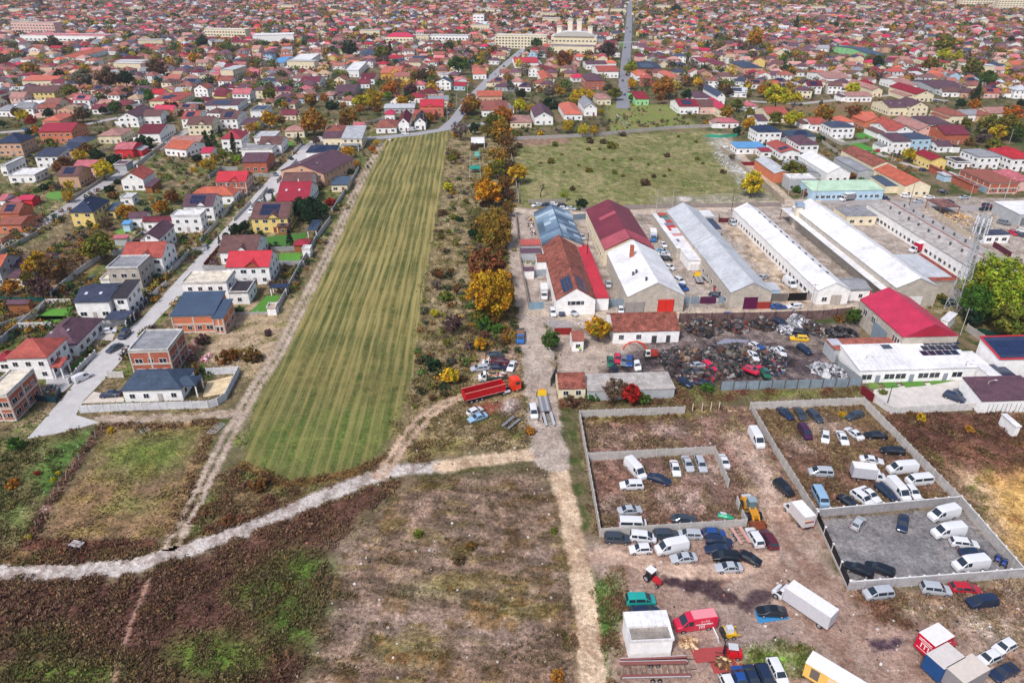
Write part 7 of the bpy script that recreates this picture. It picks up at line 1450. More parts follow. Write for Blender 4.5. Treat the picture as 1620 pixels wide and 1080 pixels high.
# left estate
fence([(128,653),(200,649),(265,647),(330,645),(345,641),(358,632)], 1.9, (222,224,228), 'curved white panel fence', 'south of the blue roofed bungalow', step=1.7)
fence([(358,632),(379,590)], 1.9, (222,224,228), 'white panel fence', 'east of the blue roofed bungalow', step=1.7)
fence([(328,593),(379,590)], 1.9, (222,224,228), 'white panel fence', 'north of the sand garden', step=1.7)
fence([(172,597),(196,597)], 1.7, (216,212,208), 'short cream fence', 'at the blue roofed bungalow drive', step=2)
fence([(50,633),(90,637),(97,621)], 1.6, (24,60,72), 'dark teal gate fence', 'around the builders skip', m='plain', name='metal_fence', cat='fence', posts=False)
fence([(109,608),(130,583),(152,562)], 1.4, (206,206,208), 'white and grey slatted street fence', 'before the coral roofed villa', pc=(236,236,236), step=2.6, cap=(240,240,240))
fence([(0,548),(31,522)], 2.0, (186,188,192), 'grey panel fence', 'at the left edge lawn')
fence([(31,520),(84,519)], 1.9, (226,226,226), 'white rendered wall', 'behind the plum brown bungalow', posts=False)
fence([(155,517),(202,514)], 1.7, (222,222,222), 'white wall with teal gate post', 'beside the carport', posts=False)
fence([(201,520),(220,494),(240,472)], 1.5, (60,70,88), 'dark slat fence between white posts', 'before the charcoal roofed villa', m='plain', pc=(230,230,230), cap=(240,240,240), step=3)
fence([(30,519),(70,484)], 1.5, (226,222,218), 'low white wall with shrubs', 'beside the rectangular lawn', posts=False)
fence([(74,482),(114,482)], 1.9, (226,222,218), 'white rendered wall', 'behind the terrace', posts=False)
fence([(82,470),(125,434),(168,404)], 1.9, (206,208,214), 'long white panel fence', 'behind the charcoal roofed villa', step=2)
fence([(168,404),(192,404)], 1.9, (206,208,214), 'short white panel fence', 'behind the block house', step=2)
fence([(0,477),(73,478)], 1.6, (30,90,84), 'green mesh fence', 'behind the garden pavilion', m='plain', name='mesh_fence', cat='fence', posts=False, th=.06)
fence([(3,386),(30,368),(68,345)], 1.8, (232,150,124), 'salmon garden wall with blue gate', 'along the second street', step=5)
fence([(437,497),(455,462),(478,420),(500,382),(523,350)], 1.9, (200,200,204), 'long grey panel fence', 'between gardens and the farm track')
fence([(368,498),(437,497)], .8, (190,188,184), 'low grey wall', 'below the curved lawn', posts=False)
fence([(438,420),(482,420)], 1.7, (186,186,188), 'grey panel fence', 'between the two lawns')
fence([(430,398),(478,396)], 1.7, (170,170,172), 'grey panel fence', 'north of the square lawn')
fence([(322,427),(362,428)], 1.7, (176,178,182), 'grey panel fence', 'beside the flat roofed villa')
fence([(324,423),(348,394)], 1.6, (110,50,50), 'brown slat fence', 'before the brown roofed house', m='wood', cat='fence', name='slat_fence')
fence([(526,337),(542,312),(556,290),(568,268)], 1.8, (200,202,208), 'pale wall', 'along the upper farm track', step=3)
fence([(332,283),(351,270),(376,270)], 1.9, (176,176,176), 'grey block wall', 'behind the raw brick house', step=3)
fence([(376,280),(432,280)], 1.8, (170,168,168), 'grey block wall', 'before the raw brick house', step=3)
fence([(372,320),(397,308)], 1.4, (110,100,100), 'brown slat fence', 'beside the orange roofed bungalow', m='plain', pc=(222,222,222), step=3)
fence([(370,350),(397,322)], 1.4, (214,208,204), 'cream street wall', 'before the solar roofed white villa', step=3)
fence([(106,322),(140,300),(165,284),(192,268)], 1.3, (200,190,180), 'white slatted fence with brick posts', 'along the second street', pc=(150,80,66), step=2.6)
fence([(463,245),(480,228)], 1.4, (226,222,220), 'white street wall', 'at the upper street', step=3)
fence([(212,267),(262,228)], 1.6, (214,206,196), 'cream street wall', 'by the red house', step=4)
fence([(90,290),(90,300),(190,322)], .1, (150,130,110), 'x', posts=False) if 0 else None
for pl, c_, n_ in (([(243,470),(264,452)],(222,220,220),'white street wall'),([(262,421),(284,419)],(190,190,194),'grey plot wall'),([(268,436),(300,402)],(214,212,210),'pale street wall'),([(306,399),(328,397)],(186,186,190),'grey plot wall'),([(318,384),(346,352)],(226,222,220),'white street wall'),([(352,345),(392,298)],(214,206,200),'cream street wall'),([(352,392),(374,366)],(150,110,104),'brown street wall'),([(398,331),(424,300)],(220,216,212),'white street wall'),([(438,290),(470,256)],(204,200,198),'pale street wall'),
 ([(0,404),(60,372)],(190,184,178),'pale lane wall'),([(192,402),(226,372)],(196,196,200),'grey garden wall'),([(226,372),(262,372)],(196,196,200),'grey garden wall'),([(72,484),(60,500),(0,520)],(206,204,202),'pale garden wall'),([(376,300),(410,300)],(176,174,172),'block garden wall'),([(486,232),(520,226)],(216,212,208),'pale roadside wall'),([(574,200),(610,188)],(210,206,202),'pale lane wall'),([(500,262),(520,250),(540,236)],(206,202,200),'pale garden wall'),
 ([(140,246),(200,232)],(204,196,188),'cream garden wall'),([(60,250),(110,236)],(196,190,184),'pale garden wall'),([(1245,225),(1300,250),(1330,272)],(206,200,194),'pale plot wall'),([(1380,262),(1425,280)],(200,194,190),'pale plot wall'),([(1500,255),(1545,268)],(204,200,196),'white plot wall'),([(1412,215),(1440,226)],(204,200,196),'white plot wall')):
    cx_, cy_ = pl[0]; fence(pl, 1.6, c_, n_, where(cx_, cy_), step=3)
# left small field posts
for nm, pts, n in (('row',((45,855),(75,800),(105,758),(130,720),(165,672)),11),):
    for i in range(n):
        t = i/(n-1)*(len(pts)-1); k = min(int(t), len(pts)-2); f = t-k; px = pts[k][0]*(1-f)+pts[k+1][0]*f; py = pts[k][1]*(1-f)+pts[k+1][1]*f; q = P(px, py)
        o = link(MB().cyl((0, 0, 0), (.25, 0, 1.5), .07, .06, 5, C(190,186,180)).build('fence_post'), 'fence_post', M['plain'], None, (q[0], q[1], 0)); tag(o, 'leaning pale fence post', 'fence post', 'west of the small field', 'old fence posts round the small field')
for px, py in ((1095,651),(1110,650),(1124,649),(1137,648)):
    q = P(px, py); o = link(MB().box((0, 0, 1.1), (.16, .16, 2.2), C(226,214,190)).build('fence_post'), 'fence_post', M['plain'], None, (q[0], q[1], 0)); tag(o, 'bare pale concrete post without panels', 'fence post', 'north of the overgrown plot', 'bare wall posts north of the plot')
# frames lying in the grass
for (z, a, b, w, lab) in (('A',(530,72),(568,105),1.6,'white slatted metal frame lying in the grass'),('A',(820,112),(860,75),1.8,'dark ladder like metal frame near the farm track')):
    p0, p1 = P(*zp(z, *a)), P(*zp(z, *b)); m_ = (p0+p1)/2; l = float(np.linalg.norm(p1-p0)); root = empty('steel_frame', (m_[0], m_[1], .15), math.atan2(p1[1]-p0[1], p1[0]-p0[0])); mb = MB()
    for s in (-1, 1): mb.box((0, s*w/2, 0), (l, .12, .12), C(200,204,210))
    for i in range(6): mb.box((-l/2+l*i/5, 0, 0), (.12, w, .1), C(190,194,200))
    link(mb.build('frame'), 'frame', M['steel'], root); tag(root, lab, 'metal frame')
# greenhouse frame and white canopy in the strip
q0, q1 = P(744,287), P(761,287); q2 = P(758,242); l = float(np.linalg.norm(q2-q1)); root = empty('greenhouse', (*((q0+q2)/2), 0), math.radians(2.7)); mb = MB(); w = float(np.linalg.norm(q1-q0))
for s in (-1, 1): mb.box((s*w/2, 0, 1.9), (.12, l, .12), C(196,206,204))
for i in range(10):
    y = -l/2+l*i/9; mb.box((0, y, 1.912), (w, .1, .1), C(196,206,204))
    for s in (-1, 1): mb.box((s*w/2, y, .95), (.1, .1, 1.9), C(196,206,204))
link(mb.build('frame'), 'frame', M['steel'], root); link(MB().box((0, -l*.18, 1.99), (w, l*.12, .04), C(40,150,130)).box((w*.2, l*.3, 1.99), (w*.5, l*.2, .04), C(110,180,160)).build('cover'), 'cover', M['plain'], root); tag(root, 'long narrow greenhouse frame with teal cover scraps', 'greenhouse', 'among the autumn trees')
house('q', (1432,470,1550,470,1556,418), 2.6, 'slab', 0, 'white', 'white', 'O', 'white canopy roof on posts', 'canopy', 'sheet', wh='behind the greenhouse frame', group=None, lvl=0)
# mast --------------------------------------------------------------------
b = P(1509, 491); mast = empty('lattice_mast', (b[0], b[1], 0), .4); Hm = 28.6
def leg(i, z): r = 2.6*(1-min(z, 20)/20*.66); a = math.pi/4+i*math.pi/2; return (math.cos(a)*r, math.sin(a)*r, z)
for i in range(4):
    mb = MB(); mb.cyl(leg(i, 0), leg(i, 20), .13, .1, 5, C(200,206,212)); mb.cyl(leg(i, 20), leg(i, 20)[:2]+(Hm,), .1, .08, 5, C(200,206,212)); link(mb.build('leg'), 'leg', M['steel'], mast)
mb = MB(); zs = [0, 3, 5.8, 8.4, 10.8, 13, 15, 17, 18.6, 20, 21.6, 23.2, 24.8, 26.4, 27.6, Hm]
for a_, b_ in zip(zs, zs[1:]):
    for i in range(4):
        j = (i+1) % 4; A = lambda k, z: leg(k, z) if z <= 20 else leg(k, 20)[:2]+(z,)
        mb.cyl(A(i, a_), A(j, b_), .055, .055, 4, C(196,202,208), caps=False); mb.cyl(A(j, a_), A(i, b_), .055, .055, 4, C(196,202,208), caps=False); mb.cyl(A(i, b_), A(j, b_), .05, .05, 4, C(196,202,208), caps=False)
link(mb.build('bracing'), 'bracing', M['steel'], mast)
rr = random.Random(3); PAN = MB().box((0, 0, 0), (.35, .2, 2.2), C(226,228,230)).box((0, .3, 0), (.06, .5, .06), C(120,124,130)).build('panel_antenna'); PAN.materials.append(M['plain']); DSH = MB().cyl((0, 0, 0), (.25, 0, 0), .6, .5, 12, C(214,216,220)).build('dish'); DSH.materials.append(M['plain'])
for z_, n in ((21.5, 3), (24.6, 9), (27, 9)):
    for i in range(n): a = i*2*math.pi/n+.2; link(PAN if n > 3 else DSH, 'panel_antenna' if n > 3 else 'dish', M['plain'], mast, (math.cos(a)*1.75, math.sin(a)*1.75, z_), a-math.pi/2 if n > 3 else a)
for z_ in (23.6, 25.6): link(MB().box((0, 0, 0), (3.2, 3.2, .08), C(150,154,160)).build('platform'), 'platform', M['steel'], mast, (0, 0, z_))
for i in range(3): link(MB().cyl((0, 0, 0), (0, 0, 3.4), .05, .03, 5, C(200,204,208)).build('whip_antenna'), 'whip_antenna', M['steel'], mast, (.6*math.cos(i*2), .6*math.sin(i*2), Hm))
tag(mast, 'tall galvanised lattice mast crowded with antennas', 'mast', 'behind the crimson hall')
# poles ----------------------------------------------------------------
def pole(px, py, h, desc, wh, lamp=True, c=(150,144,136), arm=1.2):
    q = P(px, py); r = empty('street_lamp' if lamp else 'utility_pole', (q[0], q[1], 0)); link(MB().cyl((0, 0, 0), (0, 0, h), .13, .09, 6, C(*c)).build('pole'), 'pole', M['plain'], r)
    mb = MB()
    if lamp: mb.cyl((0, 0, h), (arm, 0, h+.3), .05, .04, 5, C(*c)); mb.box((arm+.2, 0, h+.3), (.6, .25, .12), C(220,222,226)); link(mb.build('lamp_head'), 'lamp_head', M['plain'], r)
    else: mb.box((0, 0, h-.5), (1.8, .1, .1), C(120,110,104)); [mb.cyl((x, 0, h-.45), (x, 0, h-.2), .05, .05, 5, C(220,220,220)) for x in (-.8, 0, .8)]; link(mb.build('crossarm'), 'crossarm', M['plain'], r)
    tag(r, desc, 'street lamp' if lamp else 'utility pole', wh, 'lamps and utility poles'); return r
for px, py, h, d, wh, l in ((868.5,521,8,'slim grey pole','left of the puddle by the round tree',False),(1090,493,8,'lamp pole','on the lane before the red gated hall',True),(1282,488,8,'grey pole','on the lane by the black gate',False),(1519,530,8,'leaning wooden pole','beside the mast lane',False),
   (821,324,9,'pale concrete pole','at the meadow south west corner',False),(1038,337,9,'grey pole','behind the striped lean-to',False),(1063,330,8,'white pole','on the meadow wall',False),(1157,334,9,'dark pole','at the corner of the long white hall',True),
   (1247,308,9,'twin lattice pole','left of the pale green shed',False),(1268,322,9,'pale concrete pole','in front of the pale green shed',False),(1289,318,8,'white lamp pole','before the pale green shed',True),(1438,325,9,'dark pole','on the side street',True),(1530,327,9,'grey pole','at the timber yard corner',True),(1588,317,9,'grey pole','at the brick ruin',True),(1410,255,8,'white pole','by the tile range',False),(1596,228,8,'white pole','behind the bright red hipped roof',False),
   (69,343,9,'dark wooden pole','on the second street',False),(160,205,9,'dark wooden pole','behind the orange brick house',False),(607,205,9,'white concrete pole','near the terracotta hipped cottage',False),(671,204,9,'white concrete pole','before the charcoal gabled house',False),(708,192,9,'grey lamp pole','on the main road bend',True),(723,170,9,'grey lamp pole','halfway up the main road',True),(740,152,9,'grey lamp pole','higher up the main road',True),
   (893,165,10,'tall dark pole','left of the orange hipped bungalow',False),(1403,640,5,'thin dark lamp pole','on the concrete forecourt',True),(1364,590,5,'thin lamp pole','at the row house corner',True),(1520,600,5,'thin grey lamp pole','before the row house right end',True),(1554,632,5,'white lamp pole','by the plum roofed outbuilding',True),(880,600,5,'dark rusty pole','at the mossy cottage corner',False),(378,133,9,'white pole','in the far left rooftops',False),(1307,150,9,'white pole','by the large yellow tree',False),(1516,150,9,'white pole','left of the dark pointed conifer',False)):
    pole(px, py, h, d, wh, l, (90,84,84) if 'dark' in d else (190,184,178))
q = P(928, 420); r_ = empty('flue_pipe', (q[0], q[1], 3)); link(MB().cyl((0, 0, 0), (0, 0, 8.5), .14, .14, 6, C(60,50,54)).box((0, 0, .1), (1, 1, .3), C(200,80,70)).build('pipe'), 'pipe', M['plain'], r_); link(MB().cyl((0, 0, 8.5), (0, 0, 9), .4, .3, 8, C(200,200,206)).build('cowl'), 'cowl', M['steel'], r_); tag(r_, 'tall dark flue pipe with silver cowl', 'flue pipe', 'on the bright crimson lean-to roof')
q = P(1258, 360); r_ = empty('water_tower', (q[0], q[1], 0)); link(MB().box((0, 0, 4), (2.2, 2.2, 8), C(232,224,206)).build('tower'), 'tower', M['wall'], r_); link(MB().box((0, 0, 9), (2.6, 2.6, 1.4), C(150,170,190)).build('tank'), 'tank', M['plain'], r_); tag(r_, 'small cream water tower with grey tank', 'water tower', 'between the long white halls')
# person ------------------------------------------------------------------
def person(px, py, top, legs, desc, wh, rz=0.0, bag=False):
    q = P(px, py); me = bpy.data.meshes.new('person'); 
    V_ = [(0,0,.95),(0,0,1.2),(0,0,1.42),(0,0,1.52),(0,-.01,1.62),(0,-.01,1.72),(-.19,0,1.42),(-.27,.02,1.15),(-.25,-.12,.93),(-.25,-.18,.86),(.19,0,1.42),(.27,.02,1.15),(.25,-.14,.95),(.25,-.2,.88),(-.1,0,.88),(-.12,-.02,.48),(-.12,.02,.08),(-.12,-.14,.05),(.1,0,.88),(.13,.06,.48),(.13,.12,.08),(.13,-.03,.05)]
    E_ = [(0,1),(1,2),(2,3),(3,4),(4,5),(2,6),(6,7),(7,8),(8,9),(2,10),(10,11),(11,12),(12,13),(0,14),(14,15),(15,16),(16,17),(0,18),(18,19),(19,20),(20,21)]
    Rr = [.15,.145,.15,.055,.1,.085,.075,.05,.04,.03,.075,.05,.04,.03,.1,.07,.05,.04,.1,.07,.05,.04]
    me.from_pydata(V_, E_, []); o = bpy.data.objects.new('person', me); COL.objects.link(o); md = o.modifiers.new('skin', 'SKIN'); o.modifiers.new('sub', 'SUBSURF').levels = 1
    for i, r in enumerate(Rr): me.skin_vertices[0].data[i].radius = (r*1.15, r*.85)
    me.skin_vertices[0].data[0].use_root = True
    bpy.context.view_layer.update(); m2 = bpy.data.meshes.new_from_object(o.evaluated_get(bpy.context.evaluated_depsgraph_get())); bpy.data.objects.remove(o)
    ca = m2.color_attributes.new('Col', 'FLOAT_COLOR', 'POINT')
    for i, v in enumerate(m2.vertices):
        z = v.co.z; c = C(*legs) if z < .92 else C(*top)
        if z > 1.5: c = C(206,160,136) if z < 1.68 and v.co.y < 0 else C(50,40,36)
        if z < .92 and abs(v.co.x) > .2: c = C(206,160,136)
        if z < .1: c = C(30,28,30)
        ca.data[i].color = (*c, 1)
    o = link(m2, 'person', M['plain'], None, (q[0], q[1], 0), rz); tag(o, desc, 'person', wh); return o
person(917, 557, (190,240,40), (50,50,60), 'person in lime yellow vest and dark trousers', 'standing before the guard house')
person(1038, 537, (70,60,66), (40,40,46), 'person in dark jacket standing', 'by the tiled office door', 1.2)
person(1042, 538, (50,60,80), (40,44,50), 'person in navy jacket standing', 'by the tiled office door', -1)
# ---------------- trees ----------------
def crown(seed, n=110, m=24, leaf=.09, squash=.85, hole=.35, shape='round'):
    """a crown of leaf-sized faces grouped in clumps; unit radius"""
    r = np.random.default_rng(seed); cs = []; 
    while len(cs) < n:
        v = r.normal(size=3); v /= np.linalg.norm(v); q = r.uniform(.35, 1.0)**.6
        lump = .58+.62*float(vn(np.array(v[0]*2.0+seed*3.1+9), np.array(v[1]*2.0+v[2]*1.7+9)))
        if shape == 'cone': z = r.uniform(-1, 1.1); rad = (1.1-z)/2.1*.75*math.sqrt(r.uniform(.3, 1)); a = r.uniform(0, 6.28); c = np.array((math.cos(a)*rad, math.sin(a)*rad, z*1.4))
        else: c = v*q*lump; c[2] *= squash
        if shape != 'cone' and c[2] < -.62: continue
        cs.append(c)
    cs = np.array(cs); K = n*m; ci = np.repeat(np.arange(n), m); cl_r = r.uniform(.08, .24, n)
    off = r.normal(size=(K, 3)); off /= np.linalg.norm(off, axis=1)[:, None]; pos = cs[ci]+off*(cl_r[ci]*r.uniform(.2, 1, K)**.5)[:, None]
    u = r.normal(size=(K, 3)); u /= np.linalg.norm(u, axis=1)[:, None]; w = np.cross(u, off+.3*r.normal(size=(K, 3))); w /= np.linalg.norm(w, axis=1)[:, None]+1e-9
    s = leaf*r.uniform(.6, 1.3, K)[:, None]; co = np.stack([pos-u*s-w*s*.6, pos+u*s-w*s*.6, pos+u*s+w*s*.6, pos-u*s+w*s*.6], 1).reshape(-1, 3).astype(np.float32)
    tone = (r.uniform(.5, 1.4, n)[ci]*r.uniform(.7, 1.3, K)); hue = r.normal(0, .13, n)[ci]; c4 = np.ones((K, 4, 4), np.float32)
    c4[:, :, 0] = (tone*(1+hue))[:, None]; c4[:, :, 1] = (tone*(1-hue*.4))[:, None]; c4[:, :, 2] = tone[:, None]*.9
    me = bpy.data.meshes.new('crown'); nv = K*4; me.vertices.add(nv); me.vertices.foreach_set('co', co.ravel()); me.loops.add(nv); me.loops.foreach_set('vertex_index', np.arange(nv, dtype=np.int32)); me.polygons.add(K); me.polygons.foreach_set('loop_start', np.arange(0, nv, 4, dtype=np.int32)); me.update(calc_edges=True)
    ca = me.color_attributes.new('Col', 'FLOAT_COLOR', 'POINT'); ca.data.foreach_set('color', c4.ravel()); me.materials.append(M['leaf']); return me
CR = {'round': [crown(i, 120, 34, .058) for i in range(5)], 'loose': [crown(20+i, 95, 18, .055) for i in range(4)], 'bush': [crown(40+i, 60, 22, .085, .7) for i in range(4)], 'cone': [crown(60+i, 100, 20, .06, shape='cone') for i in range(2)], 'big': [crown(80+i, 300, 46, .031) for i in range(2)]}
def trunkmesh(seed):
    r = random.Random(seed); mb = MB(); bk = C(96,80,70); mb.cyl((0, 0, -1.25), (.03, 0, -.55), .07, .05, 7, bk)
    for i in range(6): a = i*1.05+r.random(); e = r.uniform(.35, .7); mb.cyl((.03, 0, -.6+r.uniform(0, .1)), (math.cos(a)*e, math.sin(a)*e, r.uniform(-.1, .45)), .035, .012, 5, bk)
    mb.cyl((.03, 0, -.55), (0, 0, .6), .05, .015, 6, bk); me = mb.build('trunk'); me.materials.append(M['bark']); return me
TK = [trunkmesh(i) for i in range(3)]
TC = dict(gold=(204,158,38), orange=(188,124,46), rust=(134,94,54), amber=(166,126,48), yellow=(214,188,48), olive=(124,124,52), green=(78,112,46), dark=(42,70,46), brown=(112,92,70), purple=(104,80,86), red=(176,44,42), lime=(140,164,48), grey=(134,124,120))
TW = dict(gold='golden', orange='orange', rust='rust coloured', amber='amber', yellow='yellow', olive='olive', green='green', dark='dark green', brown='brown', purple='purple brown', red='red', lime='lime green', grey='grey bare')
TN = 0
def tree(px, py, wpx, c, kind='round', wh=None, desc=None, h=None, group='trees and bushes'):
    """px,py: middle of the crown in the photograph; wpx its width"""
    global TN
    s = .0098*(py-YH); R = wpx/s/2; kz = {'round': 1.15, 'loose': 1.15, 'big': .95, 'bush': .5, 'cone': 1.45}[kind]; zc = R*kz if h is None else h
    q = P(px, py, zc); rr = random.Random(int(px*31+py*17)); TN += 1
    name = {'bush': 'bush', 'cone': 'conifer'}.get(kind, 'tree'); root = empty(name, (q[0], q[1], 0), rr.uniform(0, 6.28)); OCC.append((q[0], q[1], R*.8)); j = [rr.uniform(.85, 1.15) for _ in range(3)]; cc = C(*TC[c], k=.74)
    link(rr.choice(CR[kind]), 'crown', M['leaf'], root, (0, 0, zc), rr.uniform(0, 6.28), tuple(min(1, a*b) for a, b in zip(cc, j)), (R, R*rr.uniform(.88, 1.1), R*rr.uniform(.85, 1.05)))
    if kind != 'bush': link(rr.choice(TK), 'trunk', M['bark'], root, (0, 0, zc), 0, (1, 1, 1), (R, R, zc/1.25))
    d = desc or ('%s %s%s' % (TW[c], {'round': 'round crowned ', 'loose': 'loose crowned ', 'bush': 'low ', 'cone': 'pointed ', 'big': 'large dense '}[kind], name))
    tag(root, d, name, where(px, py, d if False else None) if wh is None else wh, group); return root
T = tree
STRIP = 'on the strip beside the striped field'
T(778,463,84,'gold','big','on the overgrown strip',"biggest golden crowned tree"); T(785,362,60,'amber','big'); T(770,418,58,'rust'); T(798,440,30,'brown','loose'); T(772,303,42,'gold'); T(792,205,32,'amber'); T(800,222,30,'rust','loose'); T(789,245,34,'amber','loose'); T(786,266,30,'olive','loose'); T(798,288,30,'rust','loose'); T(806,262,28,'brown','loose'); T(819,272,32,'gold'); T(795,182,30,'orange'); T(778,190,26,'olive')
T(872,537,32,'green','round','at the lane corner'); T(948,517,42,'gold','round','left of the tiled office'); T(997,620,36,'red','round','at the end of the sagging shed'); T(972,614,42,'brown','loose'); T(1055,618,26,'lime','bush'); T(1119,613,24,'green','bush'); T(938,626,26,'green','bush'); T(1018,630,30,'green','bush'); T(905,634,28,'brown','bush')
T(1582,455,104,'lime','big','at the right edge beside the mast','big lime green leafy tree',h=8); T(1618,480,80,'lime','big','cut by the right edge','big lime green tree behind the first',h=8); T(1552,478,60,'green','big','beside the mast','green tree at the foot of the lime one',h=6); T(1600,505,60,'olive'); T(1540,500,30,'dark')
T(1352,498,26,'green'); T(1328,504,18,'rust','bush'); T(1190,288,38,'yellow','round','in the meadow corner','round yellow tree'); T(1257,268,34,'olive'); T(1280,305,24,'rust','bush'); T(1262,300,18,'green','bush'); T(1490,470,18,'olive','bush'); T(1500,478,22,'dark','bush')
for x, y, w in ((180,495,13),(445,485,12),(695,460,14),(785,468,12),(845,495,16),(920,415,12),(415,605,13),(680,668,12),(865,685,9),(565,800,11),(1085,760,15),(1145,712,10),(1258,670,7),(925,710,7),(1240,565,10),(1455,590,8),(790,590,6),(850,600,6),(980,590,7),(1320,430,6),(1445,468,6),(340,620,5),(610,635,6),(505,685,5),(1105,630,5),(1220,710,7),(1495,620,6),(760,520,5),(490,560,5),(680,520,8)): T(*zp('u',x,y), w*1.15, 'brown' if w > 8 and (x+y) % 2 else 'olive', 'bush')
T(*zp('u',635,905), 20, 'dark'); T(*zp('u',510,850),14,'lime','loose')
